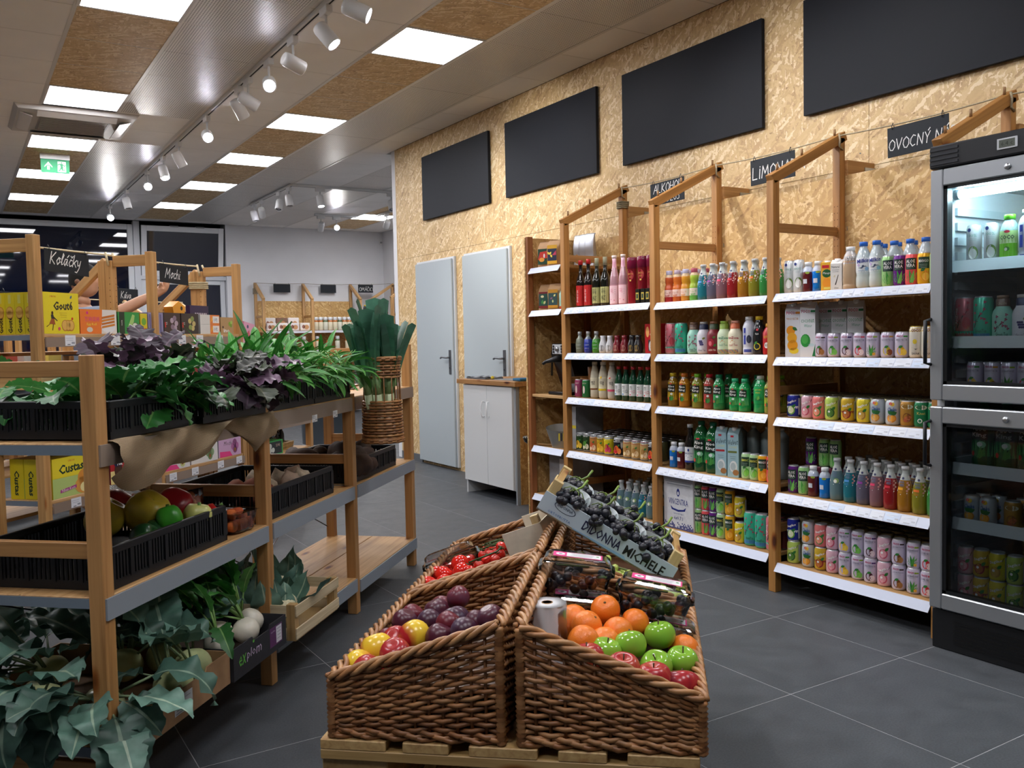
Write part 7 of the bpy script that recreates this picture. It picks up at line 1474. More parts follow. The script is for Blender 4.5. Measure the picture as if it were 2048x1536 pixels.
o = thing('rope', 'rope strung along the shelving beyond the shopper', 'rope', cp(1.55, 1.98, 0), CA); b = MB('rope', '#d8c9a4'); b.tube(rope_pts((0, .01, 1.63), (2.65, .01, 1.63), .02, 12), .005, 6); b.build('line', o)
for x in (.02, .9, 1.77): b = MB('rope', '#d8c9a4'); b.tube([(x-.03, -.02, 1.6), (x+.03, -.02, 1.6), (x+.03, .05, 1.6), (x-.03, .05, 1.6)], .006, 6, closed=True); b.build('coil', o)
for x, y in ((1.0, .655), (1.0, .655)): pass
# ---- printed boxes
def pack(name, label, x0, x1, z, h, d, front, side, art=None, y=.012, sideart=None, group=None, rz=0.0, cat='box', top=None, tilt=0.0):
    w_ = x1-x0; o = cthing(name, label, cat, (x0+x1)/2, y+d/2, z, rz, group)
    if tilt: o.rotation_euler = (0, tilt, CA+rz)
    b = MB('satin'); X, Y = w_/2, d/2; vs = [(-X,-Y,0),(X,-Y,0),(X,Y,0),(-X,Y,0),(-X,-Y,h),(X,-Y,h),(X,Y,h),(-X,Y,h)]
    b.add(vs, [(0,1,5,4),(1,2,6,5),(2,3,7,6),(3,0,4,7),(4,5,6,7),(3,2,1,0)], front, 'satin', cols=[front, side, front, side, top or side, side]); b.build('carton', o)
    if art: A = Art(); art(A, w_, h); b = MB('print'); A.flat(b, f=lambda u, v, e: (u, -Y-e, v)); b.build('front_print', o)
    if sideart: A = Art(); sideart(A, d, h); b = MB('print'); A.flat(b, f=lambda u, v, e: (-X-e, -u, v)); b.build('side_print', o)
    return o
def cookie(A, x, y, r): A.ell(x, y, r, r*1.15, '#c98a35', 2, 14); A.ell(x-.001, y+.001, r*.82, r*.95, '#e3b45c', 3, 12)
def gfront(A, w, h):
    A.txt('ORION', -.055, h*.9, .009, '#c8302a', 1, .04); A.txt('Gouté', .012, h*.68, .042, '#23262a', 2, .13, .1, .03, .03); [A.ell(q.uniform(-.1, .1), q.uniform(.01, h-.01), .004, .004, '#e8d02a', 1, 7) for _ in range(22)]
    for k in range(3): cookie(A, .02+.02*k, h*.2, .024)
    A.ell(-.062, h*.5, .007, .009, '#4a2c1a', 2, 8); A.poly([(-.072, h*.46), (-.056, h*.46), (-.05, h*.36), (-.07, h*.36)], '#2c2e33', 2); A.poly([(-.07, h*.36), (-.05, h*.36), (-.045, h*.22), (-.085, h*.24)], '#a5552a', 2); A.poly([(-.055, h*.42), (-.03, h*.32), (-.032, h*.3), (-.058, h*.39)], '#3a2a22', 3); A.poly([(-.06, h*.23), (-.055, h*.23), (-.062, h*.08), (-.067, h*.08)], '#3a2a22', 2); A.poly([(-.08, h*.24), (-.075, h*.24), (-.1, h*.16), (-.104, h*.17)], '#3a2a22', 2)
    A.ell(-.02, h*.12, .009, .009, '#d8506a', 3, 8); A.ell(.07, h*.37, .007, .007, '#d8402a', 2, 8); A.leaf(.06, h*.86, .02, .9, '#4a6a8a', 2); A.lines(.01, h*.5, .05, 3, .01, '#c4a52a', 2, .002)
def gside(A, d, h): A.txt('Gouté', 0, h*.22, .024, '#23262a', 2, .075, .1, PI/2, .03); cookie(A, 0, h*.55, .02); cookie(A, 0, h*.48, .02); A.rect(-.008, h*.74, .008, h*.95, '#d8d06a', 1)
for k in range(5):
    pack('cookie_box', 'yellow cookie box with a running girl, %s' % ('facing front', 'second in depth', 'third in depth', 'fourth in depth', 'last in depth')[k], .052, .288, 1.286, .195, .05, '#e8d62e', '#dcc926', gfront, .008+k*.0525, gside, 'yellow cookie boxes on the tall shelf')
def egg(A, w, h): A.rect(-w/2, 0, w*.02, h, '#ee7d2f', 1); A.poly([(w*.02, 0), (w*.02, h), (w*.1, h), (w*.06, 0)], '#ee7d2f', 1); A.txt('艺麻蛋捲', -.05, h*.6, .024, '#e0408a', 2, .11); A.txt('Egg Roll', -.055, h*.38, .015, '#f5e24a', 2, .07); A.ell(-.085, h*.85, .008, .008, '#e0308a', 2, 9); A.ell(-.07, h*.17, .022, .013, '#d8d2c4', 2); A.ell(.07, h*.3, .055, .032, '#e9ecef', 2); [A.poly([(.02, h*(.22+.13*k)), (.12, h*(.34+.13*k)), (.12, h*(.43+.13*k)), (.02, h*(.31+.13*k))], ('#d98a3a', '#c9742a')[k % 2], 3) for k in range(4)]
pack('egg_roll_box', 'orange egg roll box beside the yellow cookies', .30, .573, 1.286, .122, .1, '#e4e0da', '#cf5a22', egg, .012, lambda A, d, h: A.txt('蛋捲', 0, h*.5, .03, '#b03a2a', 1, .028))
pack('pandan_box', 'green pandan wafer box with dark side stripe', .585, .76, 1.286, .115, .09, '#2f9a4a', '#1f6e35', lambda A, w, h: (A.rect(-w*.45, 0, -w*.2, h, '#26382a', 1), A.txt('WAFER', -w*.33, h*.5, .008, W_, 2, .03, 0, PI/2), A.poly([(-.01, h*.3), (.03, h*.9), (.05, h*.85), (.03, h*.25)], '#a9d07a', 2), A.ell(.05, h*.35, .026, .02, '#5a2a3a', 2), A.ell(.05, h*.38, .02, .014, '#dfe8d0', 3)))
pack('yellow_bag', 'small bright yellow bag next to the green wafer box', .77, .83, 1.286, .11, .05, '#d8c62a', '#b59a22', lambda A, w, h: (A.ell(0, h*.6, .02, .02, '#6fae3a', 1), A.rect(-.02, .01, .02, .03, '#d8402a', 1)))
pack('lavender_box', 'lavender grey biscuit box left of the brown mochi', .925, .975, 1.286, .118, .1, '#8f8ab0', '#77729a', lambda A, w, h: A.rect(-.008, .01, .008, h-.01, '#6a6590', 1))
pack('lavender_box', 'lavender grey biscuit box hidden behind the tall post', .84, .868, 1.286, .118, .1, '#9a95b8', '#77729a', lambda A, w, h: A.rect(-.006, .01, .006, h-.01, '#6a6590', 1))
def mochi(A, w, h, a, c): A.txt('もち', -w*.34, h*.5, .018, W_, 2, .016, 0, PI/2); A.rect(-w*.45, h*.3, -w*.38, h*.55, '#c8302a', 1); [A.ell(w*.1+.022*math.cos(k*1.3), h*.5+.03*math.sin(k*1.3), .018, .016, (a, c)[k % 2], 2+k % 2, 12) for k in range(5)]
pack('mochi_box', 'dark brown mochi box with pale lilac sweets', .982, 1.14, 1.286, .12, .1, '#3a2a2c', '#2c2224', lambda A, w, h: mochi(A, w, h, '#b9a5b5', '#8f7a8c')); pack('mochi_box', 'dark brown mochi box with green matcha sweets', 1.15, 1.325, 1.286, .12, .1, '#33292a', '#2a2122', lambda A, w, h: mochi(A, w, h, '#c9b878', '#8a9a55'))
for k in range(2): pack('orange_box', 'white and orange snack box, %s of two stacked' % ('lower', 'upper')[k], 1.345, 1.56, 1.286+k*.0585, .058, .1, '#dcdad6', '#9a9a98', lambda A, w, h: (A.rect(0, 0, w/2, h, '#e8833a', 1), A.rect(.03, .008, w/2-.006, h-.008, '#f0ece6', 2), A.txt('小吃', .06, h*.5, .022, '#4a5a8a', 3, .04), A.poly([(.005, .01), (.03, .03), (.02, .05), (.012, .03)], '#f0b03a', 3)))
pack('tan_box', 'tan box with green grapes near the post', 1.572, 1.725, 1.286, .105, .09, '#b5905f', '#8f6f48', lambda A, w, h: (A.ell(.03, h*.6, .014, .014, '#8ab53a', 1), A.ell(.05, h*.7, .012, .012, '#a5c85a', 2), A.ell(.045, h*.5, .012, .012, '#7aa535', 2), A.txt('ino', -.01, h*.2, .024, W_, 2, .07, bold=.03), A.ell(-.05, h*.4, .01, .008, '#5a3a2a', 1)))
pack('striped_box', 'deep purple striped box standing at the back of the shelf', 1.55, 1.76, 1.286, .185, .03, '#2f1c46', '#241538', lambda A, w, h: [A.rect(-.05+.02*k, h*.55, -.04+.02*k, h*.75, '#e4dfe8', 1, 1) for k in range(7)], .21)
pack('display_tray', 'purple display tray behind the pink carton', 1.86, 2.2, 1.17, .2, .03, '#2f1c46', '#241538', None, .2)
pack('pink_carton', 'tall pink carton leaning beside the last cookie post', 1.86, 2.0, 1.172, .19, .05, '#e2a3c0', '#cf8aac', lambda A, w, h: (A.poly([(-.02, h*.3), (.02, h*.55), (0, h*.75), (-.03, h*.6)], '#d85a72', 1), A.ell(.02, h*.25, .02, .02, '#f0c0c9', 1), A.ell(-.02, h*.85, .012, .012, '#4a3a6a', 1)), .03, tilt=.16)
pack('chili_box', 'cream carton printed with red chilies behind the water spinach', 2.06, 2.36, 1.17, .07, .1, '#e6dcb0', '#d0c494', lambda A, w, h: [A.leaf(-.12+.05*k, .012, .05, 1.4-.1*k, ('#c8302a', '#d8842a')[k % 2], 1, .12) for k in range(5)])
# house-shaped orange gift box
o = cthing('house_box', 'small orange house-shaped gift box on the mochi boxes', 'box', 1.19, .08, 1.407); b = MB('satin', '#eaa02a'); b.prism([(-.055, 0), (.055, 0), (.062, .038), (0, .072), (-.062, .038)], -.03, .03, 'xz', '#eaa02a', 'satin', '#d98a1f'); b.build('carton', o); b = MB('print'); Art().ell(.025, .03, .012, .013, '#3a2410', 1).flat(b, f=lambda u, v, e: (u, -.03-e, v)); b.build('window_print', o)
for x in (.2, .53, .8, 1.12, 1.3, 1.52): tag_card(cook, x, 1.228, -.0095, '#e4e7ee', .072, .05)
# fourth shelf
def cust(A, w, h): A.poly([(-w/2, h*.62), (w/2, h*.72), (w/2, h*.45), (w*.2, h*.52), (-w*.2, h*.5), (-w/2, h*.52)], '#e8d62e', 1); A.rect(-w/2, 0, w/2, h*.52, '#b9cf7a', 1); A.rect(-w/2, h*.5, w/2, h, '#e8d62e', 2); A.txt('ORION', -.01, h*.9, .01, '#c8302a', 3, .045); A.txt('Custas', -.01, h*.72, .045, '#1f3a2a', 3, .17, .1, .05, .03); A.ell(.08, h*.42, .05, .04, '#d9903a', 3); A.ell(.07, h*.22, .06, .042, '#e0a04a', 3); A.ell(.075, h*.16, .03, .024, '#f3e4a0', 4); A.poly([(-.09, h*.12), (.02, h*.18), (.02, h*.26), (-.09, h*.2)], '#b03a8a', 4); A.txt('Nhan Kem', -.035, h*.19, .014, W_, 5, .09, .1, .08); A.ell(.095, h*.83, .01, .01, '#ea6a2a', 3)
def cside(A, d, h): A.txt('Custas', 0, h*.4, .028, '#1f3a2a', 2, .12, .1, -PI/2, .03)
for k in range(3): pack('custard_cake_box', 'yellow custard cake box, %s' % ('front one low on the tall shelves', 'second spine seen past the post', 'third spine seen past the post')[k], .06, .335, .506, .19, .075, '#e8d62e', '#dfc924', cust, .008+k*.079, cside, 'yellow custard cake boxes')
pack('chocolate_box', 'dark red chocolate cookie box beside the custard cakes', .345, .47, .506, .18, .1, '#5a1418', '#4a1014', lambda A, w, h: (A.txt('O!', 0, h*.8, .03, W_, 1, .05, bold=.03),)); pack('chocolate_box', 'red and yellow chocolate toy biscuit box', .475, .6, .506, .155, .1, '#b52228', '#8a181e', lambda A, w, h: (A.rect(-w/2, 0, w/2, h*.45, '#e6d28a', 1), A.ell(0, h*.45, .032, .04, '#4a2a1c', 2), A.txt('Tok', .01, h*.68, .022, W_, 3, .05, bold=.03), A.ell(0, h*.68, .034, .018, '#1f2a55', 2), A.txt('O!', -.03, h*.9, .016, W_, 3, .03)))
pack('chocolate_box', 'brown chocolate bar box with almond picture', .61, .80, .506, .15, .1, '#7a2026', '#4a2a1c', lambda A, w, h: (A.ell(.02, h*.7, .03, .022, '#3a1f16', 1), A.ell(-.03, h*.3, .02, .012, '#b5743a', 1), A.rect(-.02, .01, .08, h*.35, '#d8cf8a', 1), A.txt('70%', .04, h*.2, .014, '#4a5a2a', 2, .04)))
def mo2(A, w, h, fc, fc2, pk): A.txt('Mochi', -.02, h*.7, .026, '#2c2e33', 1, .08, .2); [A.ell(.05+.018*math.cos(k*1.6), h*.5+.022*math.sin(k*1.6), .022, .024, (fc, fc2)[k % 2], 2, 12) for k in range(4)]; A.ell(.05, h*.3, .011, .012, '#8a5a2a', 3); A.poly([(-w*.45, .0), (w*.1, .0), (w*.0, h*.25), (-w*.45, h*.3)], pk, 1)
pack('mochi_carton', 'white mochi box with yellow filling and pink bow', .94, 1.17, .506, .105, .1, '#dcdadc', '#b9b5b9', lambda A, w, h: mo2(A, w, h, '#d8d8a5', '#c4cc8a', '#e0408a'), rz=-.1); pack('mochi_carton', 'white mochi box with green sweets', 1.22, 1.47, .506, .11, .1, '#dcdcda', '#b9b5b9', lambda A, w, h: mo2(A, w, h, '#8aa57a', '#6f8f62', '#dcdcda'), rz=-.1); pack('mochi_carton', 'lilac mochi box with purple taro sweets', 1.52, 1.75, .506, .12, .1, '#cfa9cf', '#9a9aa8', lambda A, w, h: mo2(A, w, h, '#b56aa5', '#8a4a80', '#e0408a'), rz=-.1)
for x in (.19, .52, .98, 1.2, 1.48, 1.7): tag_card(cook, x, .45, -.0095, '#e4e7ee', .07, .045)
# second and third shelf goods, mostly in shade
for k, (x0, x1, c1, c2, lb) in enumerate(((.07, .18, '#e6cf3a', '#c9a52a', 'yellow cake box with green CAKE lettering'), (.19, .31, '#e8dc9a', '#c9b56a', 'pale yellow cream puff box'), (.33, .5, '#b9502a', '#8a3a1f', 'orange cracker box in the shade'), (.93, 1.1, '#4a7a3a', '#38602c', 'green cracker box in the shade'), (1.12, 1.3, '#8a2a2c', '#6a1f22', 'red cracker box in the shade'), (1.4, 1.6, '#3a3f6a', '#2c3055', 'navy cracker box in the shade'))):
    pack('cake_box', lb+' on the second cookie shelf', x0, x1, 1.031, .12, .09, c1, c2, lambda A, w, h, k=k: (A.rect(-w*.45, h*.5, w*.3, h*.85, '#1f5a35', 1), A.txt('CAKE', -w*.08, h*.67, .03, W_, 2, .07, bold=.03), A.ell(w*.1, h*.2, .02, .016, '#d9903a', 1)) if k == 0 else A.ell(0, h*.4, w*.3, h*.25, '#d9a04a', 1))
for k in range(3): pack('cake_box', 'yellow cake box spine %s at the end of the second cookie shelf' % ('first', 'second', 'third')[k], .01+.0, .06, 1.031, .1, .055, '#e0cc3a', ('#e0cc3a', '#7a2430', '#d9c22f')[k], None, .02+.09*k)
for k, (x, y, c, lb) in enumerate(((.12, .1, '#c9a52a', 'yellow'), (.3, .12, '#a58a4a', 'tan'), (.5, .12, '#8f7a3a', 'olive'), (.7, .12, '#b59a4a', 'straw'), (1.0, .12, '#8a4a35', 'rust'), (1.2, .12, '#a5643a', 'copper'), (1.45, .12, '#8a2a2c', 'red'))):
    pouch('noodle_bag', '%s cellophane noodle bag low on the cookie shelves' % lb, cp(x, y, .171), CA, .16, .11, .2, c, 'gloss', None, 'noodle bags')
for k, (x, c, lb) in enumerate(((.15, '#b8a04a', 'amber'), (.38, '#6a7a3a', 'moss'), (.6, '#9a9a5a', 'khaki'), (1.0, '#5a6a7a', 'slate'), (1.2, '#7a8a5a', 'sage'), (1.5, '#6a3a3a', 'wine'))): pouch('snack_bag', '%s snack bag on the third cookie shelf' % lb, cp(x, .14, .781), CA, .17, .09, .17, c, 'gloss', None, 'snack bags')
o = cthing('magenta_box', 'magenta packet at the near end of the lowest cookie shelf', 'packet', .06, .1, .171); b = MB('satin', '#6a1f45'); b.box((-.05, -.06, 0), (.12, .06, .07), ch=.008); b.build('wrapper', o)
# low unit goods
pack('green_mochi_box', 'green framed mochi box with grey sweets', 2.05, 2.32, .436, .1, .1, '#2a9a45', '#1f7a35', lambda A, w, h: (A.rect(-w*.38, .008, w*.45, h-.008, '#23282a', 1), [A.ell(-.06+.035*(k % 3), h*(.35+.3*(k//3)), .02, .018, '#c9cfc9', 2) for k in range(5)], A.txt('모찌', .07, h*.65, .022, '#d8b5a5', 2, .05)), rz=-.08)
pack('green_mochi_box', 'bright green box at the start of the low shelf', 1.9, 2.02, .436, .1, .1, '#2a9a45', '#1f7a35', None)
o = cthing('packet_basket', 'small straw tray of black snack packets on the low shelf', 'basket', 2.52, .14, .436); b = MB('wicker', '#d0aa68'); 
for k in range(5):
    z = .004+.011*k; e = .1+.004*k; b.tube([(-e, -.06, z), (e, -.06, z), (e, .06, z), (-e, .06, z)], .006, 5, ('#d0aa68', '#bd975a')[k % 2], 'wicker', closed=True)
b.box((-.1, -.06, 0), (.1, .06, .004)); b.build('weave', o)['kind'] = 'stuff'
for k in range(3): pouch('seaweed_packet', 'black seaweed snack packet, %s in the straw tray' % ORD[k], cp(2.46+.06*k, .16, .442), CA+.4*k, .09, .04, .15, '#2a2622', 'gloss', lambda A: (A.rect(-.03, .05, .03, .09, '#5a3a2c', 1), A.ell(0, .11, .015, .012, '#c9c2b5', 1)), 'seaweed packets')
for x in (2.17, 2.4): tag_card(cook, x, .38, -.0095, '#e4e7ee', .06, .04)
# red goods on the lowest level
pouch('red_pouch', 'shiny red snack pouch low behind the carrots', cp(1.62, .14, .172), CA+.2, .2, .1, .2, '#7a1c1a', 'gloss', None)
# goods along the shelves farther back
q2 = random.Random(5)
for k in range(10):
    x = 1.65+.24*k; c = q2.choice(('#b59a5a', '#8a5a3a', '#c9c4ba', '#5a6a4a', '#a54a3a', '#d8c05a')); pack('pantry_box', '%s pantry box on the shelving beyond the shopper' % ('first', 'second', 'third', 'fourth', 'fifth', 'sixth', 'seventh', 'eighth', 'ninth', 'tenth')[k], x, x+.18, 1.052, .14, .12, c, c, None, 1.76)
# waste bin
o = thing('waste_bin', 'large slate grey waste bin with pale rings beyond the rack', 'bin', (3.02, 8.2, 0)); b = MB('plastic', '#3a4148'); b.lathe([(.2,0),(.23,.01),(.235,.16),(.24,.17),(.24,.19),(.238,.2),(.245,.24),(.245,.26),(.243,.27),(.26,.72),(.272,.73),(.272,.76),(.25,.76),(.24,.7)], 24, ['#3a4148','#3a4148','#3a4148','#9aa3ac','#3a4148','#3a4148','#9aa3ac','#3a4148','#3a4148','#30363c','#30363c','#30363c','#1c2024']); b.build('tub', o); b = MB('plastic', '#2c3238'); b.lathe([(.26,.755),(.26,.78),(.12,.83),(.0001,.84)], 24); b.build('lid', o)
# ---------------------------------------------------------------- shelving on the far white wall
fw = thing('far_wall_shelving', 'pine shelving with sloped tops against the far white wall', 'shelving', (0, 0, 0))
for i, x in enumerate((4.31, 5.13, 5.99)):
    yb, yf = 14.93, 14.5
    for y, h_ in ((yb, 2.2), (yf, 1.93)):
        b = MB('wood', '#c9a274'); b.beam((x, y, 0), (x, y, h_), .045, .045, (0,1,0), '#c9a274'); b.build('post', fw)
    b = MB('wood', '#c9a274'); b.beam((x, yf-.02, 1.935), (x, yb+.02, 2.215), .045, .045, (0,0,1), '#cfaa7c'); b.build('sloped_rail', fw)
    b = MB('wood', '#c9a274'); b.beam((x, yf, 1.66), (x, yb, 1.66), .02, .04, (0,0,1), '#bd9464'); b.build('rung', fw)
b = MB('osb_y', '#f0e2c4'); b.box((4.31, 14.96, .3), (5.99, 14.972, 1.93)); b.build('back_panel', fw)
for x0, x1 in ((4.335, 5.107), (5.155, 5.967)):
    for z in (1.42, 1.1, .78, .46, .15):
        b = MB('wood', '#dcb688'); b.beam((x0, 14.72, z-.009), (x1, 14.72, z-.009), .44, .018, (0,0,1), '#d8b080'); sh = b.build('shelf', fw); b = MB('satin', '#dfe3ec'); b.add([(x0,14.49,z),(x1,14.49,z),(x1,14.475,z-.04),(x0,14.475,z-.04)], [(0,3,2,1),(0,1,2,3)]); b.build('price_strip', sh)
sw = thing('corner_shelving', 'pine shelving on the side wall in the far corner', 'shelving', (0, 0, 0))
for y in (14.55, 13.7):
    for x, h_ in ((6.62, 2.2), (6.22, 1.93)): b = MB('wood', '#c9a274'); b.beam((x, y, 0), (x, y, h_), .045, .045, (0,1,0), '#c9a274'); b.build('post', sw)
    b = MB('wood', '#c9a274'); b.beam((6.2, y, 1.935), (6.64, y, 2.215), .045, .045, (0,0,1), '#cfaa7c'); b.build('sloped_rail', sw); b = MB('wood', '#c9a274'); b.beam((6.22, y, 1.66), (6.62, y, 1.66), .02, .04, (0,0,1), '#bd9464'); b.build('rung', sw)
for z in (1.42, 1.1, .78, .46, .15):
    b = MB('wood', '#dcb688'); b.beam((6.42, 13.725, z-.009), (6.42, 14.525, z-.009), .42, .018, (0,0,1), '#d8b080'); sh = b.build('shelf', sw); b = MB('satin', '#dfe3ec'); b.add([(6.205,13.73,z),(6.205,14.52,z),(6.19,14.52,z-.04),(6.19,13.73,z-.04)], [(0,3,2,1),(0,1,2,3)]); b.build('price_strip', sh)
b = MB('wood', '#dcb688'); b.beam((6.015, 14.74, 1.661), (6.35, 14.74, 1.661), .3, .018, (0,0,1), '#d8b080'); led = b.build('upper_ledge', fw); b = MB('satin', '#dfe3ec'); b.box((6.015, 14.575, 1.635), (6.35, 14.585, 1.675)); b.build('price_strip', led)
b = MB('wood', '#c9a274'); b.beam((6.36, 14.74, 0), (6.36, 14.74, 1.652), .03, .04, (0,1,0), '#c9a274'); b.build('ledge_post', fw)
o = thing('rope', 'thin cord along the far wall shelving holding small signs', 'rope', (4.31, 14.93, 2.23)); b = MB('rope', '#8f8878'); b.tube(rope_pts((0, 0, 0), (.82, 0, 0), .01)+rope_pts((.82, 0, 0), (1.68, 0, 0), .01)+rope_pts((1.68, 0, 0), (2.3, -.35, 0), .01), .004, 5); b.build('line', o)
for k in range(5): b = MB('rope', '#9a8f78'); z = -.1-.02*k; b.tube([(-.03, -.03, z), (.03, -.03, z), (.03, .03, z), (-.03, .03, z)], .008, 5, closed=True); b.build('coil', o)
hang_sign((4.76, 14.925, 2.215), 0, [], 'blank black card over the far wall packets', .29, .14); hang_sign((5.58, 14.925, 2.215), 0, [], 'blank black card over the far wall jars', .28, .14); hang_sign((6.2, 14.75, 2.215), 0, [('OMÁČKY', .062, -.12, -.11, .05)], 'small black chalk sign reading OMÁČKY in the far corner', .28, .14)
mk_bottle('jar_far', 'amber sauce jar with silver lid', [(.036,0),(.042,.006),(.042,.14),(.036,.17),(.02,.185),(.02,.2)], ['#8a4a1f','#d8cfb5','#a5602a','#8a5a35','#c9c4bc'], '#d5d8dc', None, capr=.034, caph=.06); mk_bottle('jar_far2', 'dark sauce jar with silver lid', [(.036,0),(.042,.006),(.042,.14),(.036,.17),(.02,.185),(.02,.2)], ['#3a4a2a','#d0d0c0','#4a5a35','#5a5a45','#c9c4bc'], '#d5d8dc', None, capr=.034, caph=.06)
for k in range(9): put(('jar_far', 'jar_far', 'jar_far2')[k % 3], 5.2+.085*k, 14.55, 1.421, 0, '%s sauce jar along the far wall shelf' % ORD[k], 'sauce jars on the far wall')
for k in range(8): put(('jar_far2', 'jar_far', 'jar_far')[k % 3], 5.24+.085*k, 14.64, 1.421, 0, '%s back-row sauce jar along the far wall shelf' % ORD[k], 'sauce jars on the far wall')
def fpack(name, label, x0, x1, y, z, h, c, a=None):
    o = thing(name, label, 'packet', ((x0+x1)/2, y, z)); b = MB('satin', c); X = (x1-x0)/2; b.box((-X, -.03, 0), (X, .03, h), c, ch=.012); b.build('wrapper', o); b = MB('print'); A = Art(); A.ell(X*.2, h*.45, X*.5, h*.3, '#b5855a', 1); A.ell(-X*.4, h*.5, X*.3, h*.25, '#8a5a4a', 1); A.flat(b, f=lambda u, v, e: (u, -.03-e, v)); b.build('print', o)
for k in range(4): fpack('cake_packet', 'pale wrapped cake packet, %s on the far wall shelf' % ORD[k], 4.36+.19*k, 4.53+.19*k, 14.56, 1.421, .13, ('#d8d0cc', '#e0d8d4', '#d5cfd0', '#dcd4cc')[k])
for k in range(3): fpack('cake_packet', 'pale wrapped cake packet, %s of the upper far wall row' % ORD[k], 4.36+.2*k, 4.55+.2*k, 14.68, 1.421, .22, ('#d8d0cc', '#7a5a4a', '#e0d8d4')[k])
for k in range(4): put(('sake_green', 'tea_black', 'tea_black', 'sake_green')[k], 6.07+.085*k, 14.7, 1.672, 0, '%s dark sauce bottle on the small upper ledge' % ORD[k], 'dark sauce bottles')
for k in range(8): put(('herb_red', 'sake_red', 'herb_red', 'soju_berry')[k % 4], 6.27, 14.46-.09*k, 1.421, -PI/2, '%s red capped sauce bottle in the far corner' % ORD[k], 'chili sauces in the far corner')
for k in range(8): put(('soju_pink', 'tea_black', 'jar_far2', 'soju_blue')[k % 4], 6.27, 14.46-.09*k, 1.101, -PI/2, '%s bottle on the second corner shelf' % ORD[k], 'bottles on the second corner shelf')
for k in range(8): put(('jar_far2', 'jar_far', 'herb_red')[k % 3], 4.42+.19*k if k < 4 else 5.22+.18*(k-4), 14.56, 1.101, 0, '%s jar on the second far wall shelf' % ORD[k], 'jars on the second far wall shelf')
# ---------------------------------------------------------------- the shopper (seen from behind between the shelves)
def skin_body(name, verts, edges, radii, mt, col, parent, sub=2):
    me = bpy.data.meshes.new(name); me.from_pydata([V(v) for v in verts], edges, []); o = link(name, me, parent)
    md = o.modifiers.new('skin', 'SKIN'); md.use_smooth_shade = True
    for i, r in enumerate(radii): me.skin_vertices[0].data[i].radius = (r, r) if not isinstance(r, tuple) else r
    me.skin_vertices[0].data[0].use_root = True
    s_ = o.modifiers.new('sub', 'SUBSURF'); s_.levels = sub; s_.render_levels = sub
    dg = bpy.context.evaluated_depsgraph_get(); m2 = bpy.data.meshes.new_from_object(o.evaluated_get(dg)); o.modifiers.clear(); o.data = m2
    m2.materials.clear(); m2.materials.append(mat(mt)); a = m2.attributes.new('Col', 'FLOAT_COLOR', 'CORNER'); a.data.foreach_set('color', np.tile(np.array([*hx(col), 1], np.float32), len(m2.loops)))
    for p in m2.polygons: p.use_smooth = True
    return o
man = thing('person', 'person with short dark hair in a grey-blue T-shirt reaching for a shelf', 'person', (.80, 7.21, 0), math.radians(-32))
# local axes: +x faces the shelf reached for, +y away from the camera
body = skin_body('body', [(0,0,.98),(.0,0,1.15),(.01,0,1.32),(.0,0,1.45),(.02,0,1.53),(.03,0,1.6), (.03,-.18,1.42),(.24,-.2,1.44),(.36,-.19,1.46),(.5,-.14,1.54),(.6,-.1,1.59), (.01,.18,1.42),(.02,.22,1.15),(.1,.2,.95), (0,-.1,.9),(.01,-.1,.5),(0,-.1,.1),(.0,.1,.9),(.01,.1,.5),(0,.1,.1),(.12,-.1,.04),(.12,.1,.04)],
    [(0,1),(1,2),(2,3),(3,4),(4,5),(3,6),(6,7),(7,8),(8,9),(9,10),(3,11),(11,12),(12,13),(0,14),(14,15),(15,16),(0,17),(17,18),(18,19),(16,20),(19,21)],
    [(.14,.15),(.13,.145),(.13,.16),(.1,.13),.055,.055,.065,.052,.047,.042,.03,.065,.045,.032,.085,.06,.045,.085,.06,.045,.04,.04], 'skin', '#c08f70', man)
skin_body('t_shirt', [(0,0,.93),(.0,0,1.15),(.01,0,1.32),(.0,0,1.46),(.03,-.18,1.42),(.2,-.195,1.44),(.3,-.195,1.45),(.01,.18,1.42),(.02,.21,1.24)], [(0,1),(1,2),(2,3),(3,4),(4,5),(5,6),(3,7),(7,8)], [(.155,.165),(.145,.16),(.145,.172),(.09,.12),.082,.074,.07,.08,.07], 'cloth', '#7d8795', man)
skin_body('trousers', [(0,0,.98),(0,-.1,.86),(.01,-.1,.5),(0,-.1,.08),(0,.1,.86),(.01,.1,.5),(0,.1,.08)], [(0,1),(1,2),(2,3),(0,4),(4,5),(5,6)], [(.15,.16),.1,.075,.065,.1,.075,.065], 'cloth', '#2c313c', man)
b = MB('skin', '#c39272')
def headf(u, v):
    a, p = 2*PI*u, PI*v; c_, s_ = math.cos(a), math.sin(a); r = math.sin(p)**.9; x = .098*c_*r; y = .075*s_*r; z = .118*math.cos(p)
    if c_ > .75 and -.04 < z < .02: x += .018*(c_-.75)/.25*(1-abs(z+.02)/.05 if abs(z+.02) < .05 else 0)
    if z < -.06: x += .012*max(0, c_)
    return (x+.04, y, 1.70+z)
b.grid(headf, 24, 16); hd = b.build('head', man)
b = MB('skin', '#b9866a')
for sy in (-1, 1): b.lathe([(.012,0),(.02,.006),(.018,.012),(.001,.014)], 10, c=(0, 0, 0))
b.build('ear', hd, (.03, -.083, 1.69), (PI/2, 0, 0)); b = MB('satin', '#2a211c'); b.lathe([(.008, 0), (.005, .004)], 8); b.build('eye', hd, (.118, -.034, 1.715), (PI/2, 0, .9)); b = MB('skin', '#8f4f45'); b.tube([(.122, -.02, 1.635), (.13, 0, 1.636), (.122, .02, 1.635)], .004, 6); b.build('mouth', hd)
b = MB('cloth', '#15120f')
